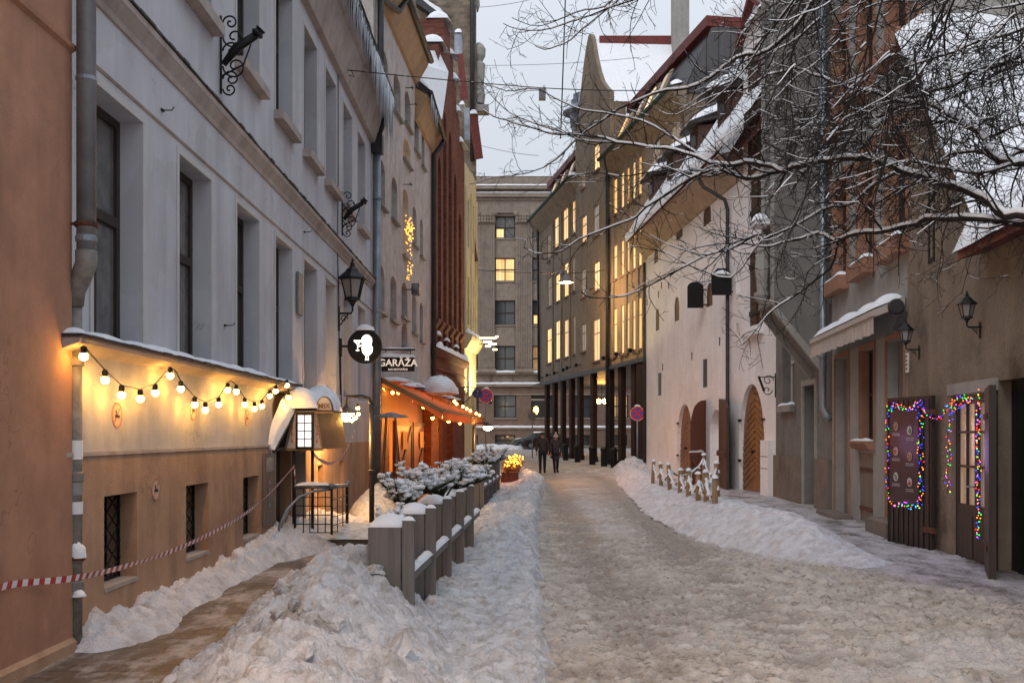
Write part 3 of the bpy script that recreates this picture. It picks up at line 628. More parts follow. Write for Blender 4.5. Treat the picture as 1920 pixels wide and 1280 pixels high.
def shelf_h(X, Y):
    edge = .22+.03*np.clip(Y-6, -3, 4)+.012*np.clip(Y-10, 0, 6)+.042*np.clip(Y-16, 0, 17)-.09*np.clip(Y-33, 0, 9)+.10*pnoise(Y*1.1, .4)+.09*pnoise(Y*4, X*5)+.05*pnoise(Y*11, X*9)
    inner = -.95+.02*(Y-8)
    ridge = .30*np.exp(-((X-(edge-.42))/.34)**2)*np.clip((Y-18)/4, 0, 1)*(.75+.4*pnoise(Y*.6, 5))
    h = .10+.08*fbm(X, Y, 1.2, 3)+.07*billow(X, Y, 2.6, 4, .6)+.30*clods(X, Y, 4, 11)*np.clip(.3+2*pnoise(X*1.3, Y*.9), .05, 1)+.35*clods(X, Y, 10, 4)*np.clip(.4+2*pnoise(X*1.6, Y*1.1+8), .1, 1)+.25*clods(X, Y, 22, 2)+.036*fbm(X, Y, 9, 3, .6)+.03*billow(X, Y, 7, 2)+.018*fbm(X, Y, 21, 2)+ridge
    mound = .22*np.exp(-((X+.15)/.38)**2-((Y-15.2)/1.9)**2)+.12*np.exp(-((X+.35)/.3)**2-((Y-18)/2.)**2)
    h = h+mound
    e = np.clip((edge-X)/.10, -1, 1); h = np.where(e < 1, h*e-.05*(e < 0), h)
    g = np.clip((X-inner)/.18, 0, 1); return np.where(X < inner, -.1, h*g)-.012*(g < 1)
ysh = [3.0]
while ysh[-1] < 43: ysh.append(ysh[-1]+max(.022, ysh[-1]*.0028))
sheet_thing('snow_bank', np.arange(-1.2, 1.5, .022), np.array(ysh), shelf_h, M['snow_pile'],
    'trampled snow bank between the terrace boxes and the left edge of the road', 'snow bank', group='snow banks along the road')
def lbank_h(X, Y):
    w = .40+.10*pnoise(Y*1.3, 7)+.75*np.clip((Y-12.3)/2.2, 0, 1)+.15*np.exp(-((Y-8.0)/.6)**2)
    x0 = -3.26; t = (X-x0)/w
    h = (.20+.14*np.clip((Y-10.5)/3, 0, 1))*np.clip(1-t**2, -.3, 1)*np.clip((Y-7.15)/.35, -1, 1)
    a = np.clip(h*7, 0, 1); h = h+a*(.08*billow(X, Y, 2.6, 3)+.55*clods(X, Y, 4.5, 9)*np.clip(.4+2*pnoise(X*1.5, Y*1.5), .1, 1)+.55*clods(X, Y, 10, 2)*np.clip(.5+2*pnoise(X*2, Y*2+4), .1, 1)+.4*clods(X, Y, 22, 6)+.034*fbm(X, Y, 10, 3, .6)+.016*fbm(X, Y, 24, 2)-.02)
    return h-.02+.035*fbm(X, Y, 5, 4, .6)
sheet_thing('snow_bank', np.arange(-3.27, -1.7, .016), np.arange(7.1, 16.5, .022), lbank_h, M['snow_bank'],
    'lumpy strip of snow shovelled against the foot of the grey and ochre house', 'snow bank', group='snow banks along the road')
def rbank_h(X, Y):
    near = np.clip((Y-11.2)/2.2, 0, 1)
    edge = np.where(Y > 20, 2.68+.065*(Y-20), np.where(Y > 15, 2.68+.02*(20-Y), 2.78+.186*np.maximum(15-Y, 0)**1.25))+.14*pnoise(Y*1.2, 3)+.10*pnoise(Y*4, X*4)
    back = np.where(Y < 16, wallx(Y)-.75-.10*(Y-11), wallx(Y)-1.45-.02*(Y-16))
    back = np.where(Y > 20, 4.75+.02*(Y-20), back)
    mid = (edge+back)/2; w = np.maximum((back-edge)/2, .1); d = np.abs(X-mid)/w
    h = (.34+.16*np.exp(-((Y-15.8)/2.5)**2))*near*np.clip(1-d**1.5, -.3, 1)*np.clip((42-Y)/3, 0, 1)
    a = np.clip(h*7, 0, 1); h = h+a*(.12*fbm(X, Y, .9, 3)+.05*billow(X, Y, 2.8, 4)+.22*clods(X, Y, 7, 9)*np.clip(.2+2.2*pnoise(X*1.1, Y*.8), 0, 1)+.2*clods(X, Y, 16, 3)+.030*fbm(X, Y, 8, 3, .6)+.02*billow(X, Y, 5, 2)*np.clip((16-Y)/3, 0, 1))
    return np.where(near > .02, h+.03+.03*fbm(X, Y, 4, 4, .6), -1)
ysr = [10.6]
while ysr[-1] < 43: ysr.append(ysr[-1]+max(.03, ysr[-1]*.0032))
sheet_thing('snow_bank', np.arange(2.2, 6.0, .03), np.array(ysr), rbank_h, M['snow_bank'],
    'smooth white snow bank along the right edge of the road, fence posts standing in it', 'snow bank', thr=.032, group='snow banks along the road')
def mound(cx, cy, rx, ry, h0, label, m='snow_pile', seed=0, st=.05):
    def hf(X, Y):
        d = np.sqrt(((X-cx)/rx)**2+((Y-cy)/ry)**2); h = h0*np.clip(1-d**1.6, -.4, 1); a = np.clip(h*6, 0, 1)
        return far_h(X, Y)*(Y > 46)+h+a*(.35*h0*billow(X+seed, Y, 1.6, 3)+.4*clods(X, Y, 3, seed)*h0+.5*clods(X, Y, 7, seed+1)*h0)
    return sheet_thing('snow_pile', np.arange(cx-rx*1.1, cx+rx*1.1, st), np.arange(cy-ry*1.1, cy+ry*1.1, st*1.3), hf, M[m], label, 'snow pile')
mound(4.85, 40.0, .95, 1.6, .62, 'pointed heap of snow below the right no-stopping sign', seed=4)
mound(.05, 37.5, .5, 3.2, .5, 'low grey snow heap beside the glowing shrub box at the road edge', seed=6)
mound(-2.55, 19.5, .65, 1.6, .55, 'mound of snow against the house wall behind the stair railing', seed=9)
mound(-1.5, 83, 3.4, .9, .38, 'long ridge of snow at the foot of the grey building across the junction', seed=2, st=.12)

# ================================================================ LEFT SIDE
# ---- salmon house
pl0 = Plane(-3.2, .5, 0, 1)
b0 = thing('house', 'salmon orange rendered house wall at the left edge of the picture', 'building', (-3.2, 4, 0))
mb = MB(); wall(mb, pl0, rect(0, 6.74, -.1, 12), [], thick=7); mb.build('wall', M['orange'], b0)
mb = MB(); molding(mb, pl0, -.0, 6.74, [(0,4.37),(.03,4.39),(.035,4.42),(0,4.44)]); mb.build('string_course', M['orange'], b0)
mb = MB(); molding(mb, pl0, 0, 6.755, [(0,-.05),(.03,-.05),(.03,.10),(0,.13)]); mb.build('plinth', M['plinth'], b0)
# ---- drainpipe at the corner
dp = thing('drainpipe', 'big zinc drainpipe with elbow and stained lower pipe at the corner of the salmon house', 'drainpipe', (-3.14, 7.3, 0))
mb = MB(); mb.tube([(-3.10,7.25,13),(-3.10,7.25,2.92)], .068, 20); mb.lathe([(.068,0),(.074,.005),(.074,.03),(.068,.035)], (-3.10,7.25,4.17), 20)
mb.lathe([(.07,0),(.076,.005),(.076,.04),(.068,.05)], (-3.10,7.25,3.0), 20); mb.build('upper_pipe', M['zinc'], dp)
mb = MB(); mb.tube([(-3.10,7.25,2.94),(-3.10,7.25,2.85),(-3.15,7.27,2.74),(-3.20,7.30,2.66),(-3.215,7.32,2.55)], [.076,.076,.074,.07,.062], 18); mb.build('elbow', M['cast'], dp)
mb = MB(); mb.tube([(-3.215,7.32,2.6),(-3.215,7.32,.0)], .052, 16)
for z in (2.1, 1.25, .66, .45): mb.lathe([(.052,0),(.066,.01),(.066,.07),(.052,.08)], (-3.215,7.32,z), 16)
mb.build('lower_pipe', M['cast'], dp)
mb = MB()
for z in (3.11, .68): mb.lathe([(.078 if z > 2 else .07,0),(.084 if z > 2 else .078,.006),(.084 if z > 2 else .078,.03),(.078 if z > 2 else .07,.036)], (-3.10 if z > 2 else -3.215, 7.25 if z > 2 else 7.32, z), 18)
mb.bar((-3.18,7.22,3.13), (-3.2,7.22,3.13), .02,.02); mb.build('clamp', M['rust'], dp)
mb = MB(); lump(mb, (-3.19,7.30,.70), .06,.06,.12, 3, 12, 6); lump(mb, (-3.17,7.28,.42), .05,.05,.05, 5, 12, 6); mb.build('snow_cap', M['snow'], dp)
# stickers on the lower pipe
for i, (z, h, c) in enumerate(((1.42,.14,'white'),(1.16,.16,'lamp_glass'),(1.02,.09,'white'))):
    mb = MB(); mb.tube([(-3.213,7.318,z),(-3.213,7.318,z+h)], .0545, 16, cap=False); mb.build('sticker', M[c], dp)

# ---- grey violet house A
A = Plane(-3.35, 7.2, 0, 1)
bA = thing('house', 'grey violet house with tall dark windows and a snowy ledge over an ochre base', 'building', (-3.5, 15.5, 0))
YL = [7.95,10.0,12.1,14.08,16.0,17.85,19.72,21.6]; W = 1.06
r1 = [(y-7.2, y-7.2+W, 2.36, 4.42) for y in YL]; r2 = [(y-7.2, y-7.2+W, 6.16, 8.2) for y in YL]
mb = MB(); wall(mb, A, rect(-.6, 16.7, 2.2, 9.7), [(rect(*q), .2) for q in r1+r2], thick=.4); mb.build('wall', M['grey_render'], bA)
mb = MB(); body(mb, A, -.6, 16.69, -.1, 9.68, -9, -.42); mb.build('rear_wall', M['grey_render'], bA)
for i, q in enumerate(r1): window(A, bA, *q, .2, glass='glass_curtain' if i in (0,1,3) else 'glass', vb=(.5,), hb=(.55,), fw=.075)
for i, q in enumerate(r2):
    window(A, bA, *q, .2, glass='glass', vb=(.5,), hb=(.6,), fw=.075, sill=(.11, .14, 'cornice'))
mb = MB()
for q in r1+r2:
    a, b, c, d = q; w = .065; o = .012
    sbox(mb, A, a-w, a-.002, c, d, .001, o); sbox(mb, A, b+.002, b+w, c, d, .001, o); sbox(mb, A, a-w, b+w, d+.002, d+w, .001, o)
mb.build('window_surround', M['trim_white'], bA)
mb = MB(); molding(mb, A, -.6, 16.7, [(0,4.545),(.012,4.55),(.022,4.565),(.012,4.58),(0,4.585)]); mb.build('string_course', M['cornice'], bA)
mb = MB(); molding(mb, A, -.6, 16.72, [(0,5.05),(.02,5.06),(.03,5.11),(.085,5.20),(.10,5.22),(.10,5.28),(0,5.33)]); mb.build('cornice', M['cornice'], bA)
mb = MB()
for i in range(90):
    s = -.4+i*.188+random.uniform(-.02,.02); mb.bar(A.pt(s,5.455,.02), A.pt(s+.18,5.435+random.uniform(-.004,.01),.285), .17, .014) if False else sbox(mb, A, s, s+.18, 5.285+random.uniform(0,.008), 5.305+random.uniform(0,.012), .0, .115+random.uniform(-.008,.01))
mb.build('cornice_tile', M['brown_frame'], bA)
mb = MB(); molding(mb, A, -.6, 16.75, [(0,8.5),(.10,8.53),(.12,8.6),(.28,9.22),(.34,9.28),(.36,9.42),(.36,9.55),(0,9.7)]); mb.build('eave', M['cornice'], bA)
mb = MB()
for i in range(24): mb.bar(A.pt(-.6+i*.72, 9.6, .46), A.pt(.12+i*.72, 9.6, .46), .13, .1)
mb.prism([A.pt(-.6,9.7,.5), A.pt(-.6,9.72,.5), A.pt(-.6,12.5,-4.2), A.pt(-.6,12.4,-4.2)], A.d*17.3); mb.build('roof', M['dark_metal'], bA)
mb = MB(); snow_cap(mb, A.pt(-.6,9.64,.56), A.pt(16.7,9.64,.56), (-.5,0,.15), .16, .15); mb.build('snow', M['snow'], bA)
mb = MB()
icicles(mb, A.pt(9.5,9.55,.50), A.pt(13.9,9.55,.50), 150, .1, .85, .016, 3); icicles(mb, A.pt(13.5,9.55,.52), A.pt(16.6,9.55,.52), 150, .2, 1.25, .018, 4); icicles(mb, A.pt(14.5,9.5,.44), A.pt(16.6,9.4,.44), 60, .2, 1.1, .016, 5)
mb.build('icicles', M['ice'], bA)
# lower storey standing proud, ledge with snow, ochre base
base_q = [(.63,1.32,.39,1.115), (2.6,3.32,.38,1.10), (4.68,5.43,.35,1.09)]
PB = .13
mb = MB(); wall(mb, A, rect(-.05, 6.2, 1.45, 2.26), [], out=PB-.005, thick=.14); wall(mb, A, rect(6.2, 16.7, 1.45, 2.3), [], out=.03, thick=.03); mb.build('lower_wall', M['grey_lower'], bA)
mb = MB(); wall(mb, A, rect(-.05, 6.2, -.1, 1.45), [(rect(*q), .26) for q in base_q]+[], out=PB+.012, thick=.15)
door = (6.75, 7.7, -.05, 1.38)
bw2 = [(8.35,8.75,.3,1.05),(9.75,10.2,.32,1.08),(11.9,12.35,.34,1.1)]
wall(mb, A, rect(6.2, 16.7, -.1, 1.45), [(rect(*door), .2)]+[(rect(*q), .18) for q in bw2], out=.045, thick=.05)
mb.build('base', M['plinth'], bA)
mb = MB(); sbox(mb, A, -.05, 6.2, 1.44, 1.47, 0, PB+.022); mb.build('base_trim', M['cornice'], bA)
for q in base_q:
    a, b, c, d = q; o = MB(); sbox(o, A, a-.02, b+.02, c-.02, d+.02, -.2, -.15); w_ = o.build('window', M['glass_black'], bA)
    g = MB(); n = 4; dz = (d-c)/5; oo = PB-.2+.06
    for fr in (0, 1): g.bar(A.pt(a+.02+(b-a-.04)*fr, c, oo), A.pt(a+.02+(b-a-.04)*fr, d, oo), .02, .02)
    for fr in (0, 1): g.bar(A.pt(a, c+.02+(d-c-.04)*fr, oo), A.pt(b, c+.02+(d-c-.04)*fr, oo), .02, .02)
    for k in range(-3, 6):
        for sg in (1, -1):
            z0 = c+k*dz if sg > 0 else d-k*dz; pts = []
            for t in np.linspace(0, 1, 13):
                zz = z0+sg*t*dz*3.2; ss = a+(b-a)*t
                if c <= zz <= d: pts.append(A.pt(ss, zz, oo+.012*sg*.5))
            if len(pts) > 1: g.tube(pts, .007, 5)
    g.build('grille', M['black'], w_)
    e = MB(); sbox(e, A, a, b, c-.03, c+.004, -.1, PB+.02); e.build('sill', M['cornice'], w_)
for q in bw2: window(A, bA, *q, .16, glass='glass_black', vb=(.5,), fw=.04, out=.04)
mb = MB(); sbox(mb, A, 6.75, 7.7, -.05, 1.38, -.17, -.13)
for k in range(3): sbox(mb, A, 6.8+k*.3, 7.05+k*.3, .1, 1.3, -.13, -.115)
mb.build('door', M['dark_wood'], bA)
mb = MB(); molding(mb, A, -.12, 7.3, [(0,2.2),(PB,2.2),(PB+.03,2.22),(PB+.14,2.26),(PB+.15,2.285),(PB+.15,2.30),(0,2.36)]); mb.build('ledge', M['cornice'], bA)
mb = MB()
for i in range(40): sbox(mb, A, -.13+i*.186, -.13+i*.186+.19, 2.298, 2.32+random.uniform(0,.01), 0.01, PB+.175+random.uniform(-.008,.008))
mb.build('ledge_tile', M['brown_frame'], bA)
mb = MB(); snow_cap(mb, A.pt(-.12,2.325,.29), A.pt(.06,2.325,.29), (-.2,0,.0), .05); snow_cap(mb, A.pt(.18,2.325,.29), A.pt(3.9,2.325,.29), (-.28,0,.02), .052, .5, seed=1)
snow_cap(mb, A.pt(3.6,2.33,.27), A.pt(5.5,2.325,.30), (-.28,0,.02), .062, .6, seed=2); snow_cap(mb, A.pt(5.6,2.325,.25), A.pt(7.2,2.325,.29), (-.28,0,.02), .045, .5, seed=3)
mb.build('ledge_snow', M['snow'], bA)
# round stickers
def disc_sign(px, py, pl, off, r, label, group):
    Y_ = pl.Y(px, off); c = pl.pt(pl.s(px, off), pl.z(px, py, off), off)
    o = thing('sticker', label, 'sticker', c, 0, group)
    n = pl.n
    a = MB(); a.lathe([(r,0),(r,.003)], c, 24, n); a.build('face', M['pink'], o)
    a = MB()
    for i in range(24):
        t0, t1 = 2*math.pi*i/24, 2*math.pi*(i+1)/24; e1, e2 = pl.d, Vector((0,0,1))
        q = [c+(e1*math.cos(t)+e2*math.sin(t))*rr+n*.0045 for t, rr in ((t0,r),(t1,r),(t1,r*.86),(t0,r*.86))]; a.add(q, [(0,1,2,3)])
    a.bar(c+(pl.d+Vector((0,0,1)))*r*.62+n*.0045, c-(pl.d+Vector((0,0,1)))*r*.62+n*.0045, .012, .002, up=n)
    a.build('red_ring', M['sticker_red'], o)
    a = MB(); a.bar(c-pl.d*.045+n*.006+Vector((0,0,-.01)), c+pl.d*.045+n*.006+Vector((0,0,-.01)), .022, .002, up=n); a.bar(c-pl.d*.01+n*.006, c-pl.d*.03+n*.006+Vector((0,0,.04)), .016, .002, up=n); a.build('symbol', M['black'], o)
M['pink'] = mat('faded pink sticker', (.52,.40,.33), var=.1, bump=0); M['sticker_red'] = mat('faded red', (.48,.17,.11), var=.1, bump=0)
for px, py, r, l in ((219,778,.105,'faded round red bordered sticker under the first bulbs, nearest the drainpipe'), (362,768,.105,'faded round red bordered sticker under the middle of the bulb string'),
                     (463,783,.10,'faded round red bordered sticker just left of the snowy bar canopy'), (292,917,.10,'faded round red bordered sticker on the ochre base between two barred windows')):
    disc_sign(px, py, A, PB+.014 if py > 850 else PB-.004, r, l, 'round stickers on the grey house')
# plaque, hooks, brackets
mb = MB(); sbox(mb, A, *(lambda q: (q[0], q[1], q[2], q[3]))((A.s(554), A.s(563), A.z(558,590), A.z(558,512))), .01, .05)
tag(mb.build('plaque', M['grey_sign']), 'grey rectangular plaque between the ground floor windows of the grey violet house', 'plaque')
for px, py in ((303,207), (570,435), (421,610)):
    Yp = A.Y(px); mb = MB(); c = A.pt(A.s(px), A.z(px, py), 0)
    mb.tube([c, c+Vector((.10,0,.0)), c+Vector((.12,0,.03))], .006, 5); mb.bar(c+Vector((0.01,-.03,0)), c+Vector((.01,.03,0)), .02, .02)
    tag(mb.build('wall_hook', M['black']), {303:'small iron hook high on the grey wall above the second window', 570:'small iron hook on the grey wall below the pink cornice', 421:'small iron hook low on the pier between two ground floor windows'}[px], 'hook')
def scroll(mb, c, e1, e2, r, turns=1.4, th=.01, s=1):
    pts = []
    for i in range(22):
        t = i/21; a = t*turns*2*math.pi; rr = r*(1-t*.85); pts.append(c+e1*(rr*math.cos(a))+e2*(rr*math.sin(a)*s))
    mb.tube(pts, th, 5)
def flag_holder(px, y0, y1, label):
    Y_ = A.Y(px); c = A.pt(A.s(px), (A.z(px,y0)+A.z(px,y1))/2, 0); h = (A.z(px,y0)-A.z(px,y1))/2
    root = thing('flag_bracket', label, 'bracket', c, 0, 'scrolled iron flag brackets')
    a = MB(); X = Vector((1,0,0)); Z = Vector((0,0,1)); o = .012
    a.tube([c+X*.02-Z*h, c+X*.02+Z*h], .014, 6)
    for z, r, s in ((h*.82,.09,1),(h*.45,.13,-1),(h*.1,.11,1),(-h*.3,.14,-1),(-h*.62,.10,1),(-h*.88,.08,-1)): scroll(a, c+X*(.04+r)+Z*z, X*-1, Z, r, 1.3, .011, s)
    a.tube([c+X*.03-Z*h*.55, c+X*.28-Z*h*.25, c+X*.36+Z*h*.25, c+X*.22+Z*h*.5], .011, 5)
    a.build('scrollwork', M['black'], root)
    a = MB(); a.tube([c+X*.05-Z*h*.25, c+X*.20+Z*.08, c+X*.42+Z*h*.5], [.035,.055,.045], 8); a.lathe([(.06,0),(.075,.03),(.05,.06),(.065,.09)], c+X*.42+Z*h*.5, 8, (X*.5+Z*.6)); a.build('flag_socket', M['black'], root)
flag_holder(411, 30, 176, 'black scrolled iron flag bracket high on the grey house, nearer one'); flag_holder(640, 360, 442, 'black scrolled iron flag bracket above the wall lantern, further one')
# pipe at the far corner of A
dp = thing('drainpipe', 'zinc drainpipe with hopper at the far corner of the grey violet house', 'drainpipe', (-3.22, 23.75, 0))
mb = MB(); mb.tube([(-3.22,23.75,8.3),(-3.22,23.75,0)], .095, 12); mb.lathe([(.1,0),(.11,.01),(.11,.06),(.1,.07)], (-3.22,23.75,4.5), 12); mb.lathe([(.1,0),(.11,.01),(.11,.06),(.1,.07)], (-3.22,23.75,7.2), 12); mb.build('pipe', M['zinc'], dp)
mb = MB(); mb.box(-3.34,-3.08,23.6,23.88,8.3,8.75); mb.tube([(-3.2,23.75,8.7),(-3.0,23.75,9.2),(-2.92,23.75,9.5)], .07, 8); mb.build('hopper', M['dark_metal'], dp)
# cable down the wall
mb = MB(); pts = [A.pt(A.s(px), A.z(px,py), .02) for px, py in ((632,130),(632,330),(631,470),(633,560),(634,650),(636,740))]; mb.tube(pts, .01, 5)
tag(mb.build('cable', M['black']), 'thin dark cable running down the grey wall to the lantern', 'cable')

# ---- cream house B
B = Plane(-3.35, 24, .054, 1)
bB = thing('house', 'cream rough rendered house with small arched windows beyond the drainpipe', 'building', (-3.3, 29, 0))
bl = [(712.5,727,94,182,0),(738,751,142,229,0),(759,770,174,250,0),(756,769,262,318,1),(777,785.5,214,295,0),(790.5,796,246,320,0),
      (709,722,300,396,0),(734,745,334,422,0),(755,766,356,489,2),(773.5,781,388,466,0),(787.5,793,411,486,0),
      (709,721,498,591,0),(732,743.5,518,606,0),(753,764,530,601,0),(753,764,606,655,0),(772.5,781,552,628,0),(787,793,567,643,0)]
qs = []
for a, b, c, d, k in bl:
    s0, s1, z0, z1 = pwin(B, a, b, c, d); s1 = max(s1, s0+.6); qs.append((s0, s1, z0, z1, k))
mb = MB(); eB = B.sY(34.3)
holes = [(arch(s0, s1, z0, z1, 'round', 8, min(.3, (s1-s0)*.45)), .28) for s0, s1, z0, z1, k in qs]
wall(mb, B, [(0,-.1),(eB,-.1),(eB,11.9),(B.sY(30.7),12.7),(B.sY(30.69),13.5),(0,12.8)], holes, thick=.4); mb.build('wall', M['cream'], bB)
mb = MB(); body(mb, B, .01, eB-.01, -.1, 11.8, -8, -.42); mb.build('rear_wall', M['cream'], bB)
for s0, s1, z0, z1, k in qs:
    window(B, bB, s0, s1, z0, z1, .28, glass={0:'glass_curtain',1:'lit',2:'lit_dim'}[k] if k else 'glass_curtain', frame='trim_white', vb=(.5,), hb=(.5,), fw=.05, sill=(.05,.10,'sill'))
mb = MB(); s75 = B.sY(30.7)
molding(mb, B, 0, s75-.02, [(0,12.35),(.08,12.4),(.4,12.95),(.45,13.1),(0,13.4)]); molding(mb, B, s75, eB, [(0,11.3),(.08,11.35),(.35,11.95),(.4,12.05),(0,12.3)]); mb.build('eave', M['ochre_cornice'], bB)
mb = MB(); mb.tube([B.pt(0,13.1,.5), B.pt(s75,13.1,.5)], .09, 8); mb.tube([B.pt(s75,12.15,.48), B.pt(eB,11.75,.48)], .08, 8); mb.build('gutter', M['dark_metal'], bB)
mb = MB(); mb.prism([B.pt(0,13.12,.5), B.pt(0,13.2,.5), B.pt(0,17.5,-4), B.pt(0,17.3,-4)], B.d*(s75)); mb.build('roof', M['dark_metal'], bB)
mb = MB(); snow_cap(mb, B.pt(0,13.15,.55), B.pt(s75,13.15,.55), (-.6,0,.5), .2, .5); snow_cap(mb, B.pt(s75,12.2,.5), B.pt(eB,11.85,.5), (-.5,0,.4), .2, .3, seed=3)
mb.prism([P(774,116,32.6), P(829,224,34.2), P(841,135,36.2), P(822,95,36), P(800,97,35), P(784,104,34)], (-.15,.1,.05))
mb.build('roof_snow', M['snow'], bB)
mb = MB(); icicles(mb, B.pt(s75,12.1,.5), B.pt(s75+1.6,12.0,.5), 26, .2, .9, .02, 8); mb.build('icicles', M['ice'], bB)
dp = thing('drainpipe', 'dark drainpipe down the joint between cream house and red brick gable', 'drainpipe', B.pt(eB-.1,0,.1))
mb = MB(); q = [B.pt(eB-.12,z,.12) for z in (11.2,3)]; mb.tube([B.pt(eB,11.75,.46), B.pt(eB-.1,11.5,.35)]+q, .085, 8); mb.build('pipe', M['dark_metal'], dp)
dp = thing('drainpipe', 'dark bent drainpipe under the eave at the near end of the cream house', 'drainpipe', B.pt(.3,0,.1))
mb = MB(); mb.tube([B.pt(2.2,13.05,.46), B.pt(1.9,12.6,.3), B.pt(.35,12.3,.12), B.pt(.3,9.2,.12)], .08, 8); mb.build('pipe', M['dark_metal'], dp)
mb = MB()
mb.cyl(B.pt(B.s(760),B.z(760,543),0), B.pt(B.s(760),B.z(760,543),.35), .02)
mb.hexa([p for p in [B.pt(B.s(760)+dx_,B.z(760,543)+dz_,o_) for dz_ in (-.16,.16) for dx_, o_ in ((-.16,.2),(.16,.2),(.16,.42),(-.16,.42))]]); mb.cyl(B.pt(B.s(760)-.16,B.z(760,543),.31), B.pt(B.s(760)-.2,B.z(760,543),.31), .11, .12)
tag(mb.build('floodlight', M['grey_sign']), 'grey floodlight box on the cream wall beside an arched window', 'floodlight')
for px, py in ((760,165),(767,196),(757,346)):
    c = B.pt(B.s(px), B.z(px,py), 0); mb = MB(); mb.bar(c, c+B.n*.25, .02, .02); mb.bar(c+B.n*.2-B.d*.1, c+B.n*.2+B.d*.1, .03, .04)
    tag(mb.build('wall_bracket', M['black']), {165:'small dark iron bracket beside the topmost arched windows', 196:'small dark iron bracket below the topmost windows, further right', 346:'small dark iron bracket just above the window with fairy lights'}[py], 'bracket', 'iron brackets on the cream house')

# ---- red brick gable C
Cp = Plane(-2.79, 34.3, .11, 1)
bC = thing('house', 'dark red brick gothic gable with snow capped steps and tall pointed recesses', 'building', (-2.5, 38, 0))
def cq(px, py): return (Cp.s(px), Cp.z(px, py))
outer = [(0,-.1),(Cp.s(871.5),-.1),(Cp.s(871.5),12.9),(Cp.s(869),13.4),(Cp.s(862),13.6),(Cp.s(861.8),14.3),(Cp.s(856),14.5),(Cp.s(855.8),15.3),(Cp.s(850),15.5),(Cp.s(849.8),16.1),(Cp.s(844),16.2),(Cp.s(843.8),16.9),(Cp.s(832),17.0),(Cp.s(831.8),15.9),(Cp.s(822),15.6),(Cp.s(821.8),13.2),(0,11.5)]
rec = []
for a, b, zb, zt in ((812,818,4.9,9.6),(821,827,4.9,11.6),(831,837,4.9,13.6),(841,847,4.9,13.2),(851,856,4.9,11.9),(860,865,4.9,10.6)):
    rec.append((arch(Cp.s(a), Cp.s(b), zb, zt, 'pointed', 6, rise=(Cp.s(b)-Cp.s(a))*1.3), .32))
dr = [(arch(.6,1.9,0.0,2.6,'round',8,.4),.3),(arch(3.2,4.6,.0,2.7,'round',8,.5),.3)]
mb = MB(); wall(mb, Cp, outer, rec+dr, thick=1.0); mb.build('wall', M['brick'], bC)
mb = MB(); sbox(mb, Cp, .05, Cp.s(871.3), 4.6, 13.5, -.45, -.34); sbox(mb, Cp, .05, Cp.s(871.3), -.1, 12.0, -7, -1.02); mb.build('rear_wall', M['brick'], bC)
mb = MB(); sbox(mb, Cp, .5, 4.8, -.05, 2.7, -.36, -.3); mb.build('door', M['red_wood'], bC)
for q in rec:
    s0 = min(p[0] for p in q[0]); s1 = max(p[0] for p in q[0])
    for zb in (5.3, 8.0):
        o = MB(); sbox(o, Cp, s0+.12, s1-.12, zb, zb+1.5, -.335, -.30); o.build('window', M['glass_black'], bC)
mb = MB(); molding(mb, Cp, 0, Cp.s(871.6), [(0,4.35),(.12,4.4),(.2,4.52),(.2,4.62),(0,4.75)]); molding(mb, Cp, 0, Cp.s(871.6), [(0,3.9),(.06,3.93),(.06,4.0),(0,4.02)]); mb.build('cornice', M['brick'], bC)
mb = MB(); snow_cap(mb, Cp.pt(0,4.62,.24), Cp.pt(Cp.s(871.5),4.62,.24), (-.25,0,.06), .17, .8, seed=8)
for a, b, z in ((862,871,13.5),(856,862,14.5),(850,856,15.5),(844,850,16.2),(832,844,17.0),(822,832,15.7)):
    snow_cap(mb, Cp.pt(Cp.s(a),z-.02,.2), Cp.pt(Cp.s(b),z-.02,.2), (-.9,0,0), .38, .1, seed=a)
for px, py in ((822,628),(838,640),(855,652)): snow_cap(mb, Cp.pt(Cp.s(px-3),Cp.z(px,py),.1), Cp.pt(Cp.s(px+3),Cp.z(px,py),.1), (-.2,0,.0), .16, .3, seed=px)
mb.build('snow_cap', M['snow'], bC)
mb = MB()
for k, px in enumerate((815,824,834,844,853,862)): mb.prism([Cp.pt(Cp.s(px)-.06,5.6-.25,0), Cp.pt(Cp.s(px)-.06,5.6,.16), Cp.pt(Cp.s(px)-.06,5.68,.16), Cp.pt(Cp.s(px)-.06,5.68,0)], Cp.d*.5)
mb.build('string_course', M['brick'], bC)

# ---- pale yellow narrow house D, brick fire wall K
D = Plane(-1.98, 41.6, .12, 1)
bD = thing('house', 'narrow pale yellow floodlit house between the red brick gable and the junction', 'building', (-2, 43, 0))
eD = D.s(893)
dw = [(D.s(874.5),D.s(880),z,z+2.1) for z in (2.6,6.3,9.6)]+[(D.s(884),D.s(889),z,z+2.1) for z in (2.6,6.3,9.6)]
mb = MB(); wall(mb, D, rect(-.0, eD, -.1, 13), [(rect(*q),.15) for q in dw], thick=6); mb.build('wall', M['yellow'], bD)
for q in dw: window(D, bD, *q, .14, frame='trim_white', glass='glass_curtain')
mb = MB()
for s in (.05, eD*.48, eD-.3): sbox(mb, D, s, s+.22, 5.6, 12, 0, .07)
molding(mb, D, 0, eD+.02, [(0,5.2),(.08,5.25),(.3,5.6),(.32,5.75),(0,5.95)]); mb.build('pilaster', M['yellow'], bD)
mb = MB(); snow_cap(mb, D.pt(0,5.8,.3), D.pt(eD,5.8,.3), (-.3,0,.1), .15, .4); mb.build('snow_cap', M['snow'], bD)
def slab(px0, px1, y0, y1, Y, dy, skew=0):
    a = P(px0,y1,Y); b = P(px1,y1,Y); c = P(px1+skew,y0,Y); d = P(px0+skew,y0,Y); e = Vector((0,dy,0)); return [a,b,b+e,a+e,d,c,c+e,d+e]
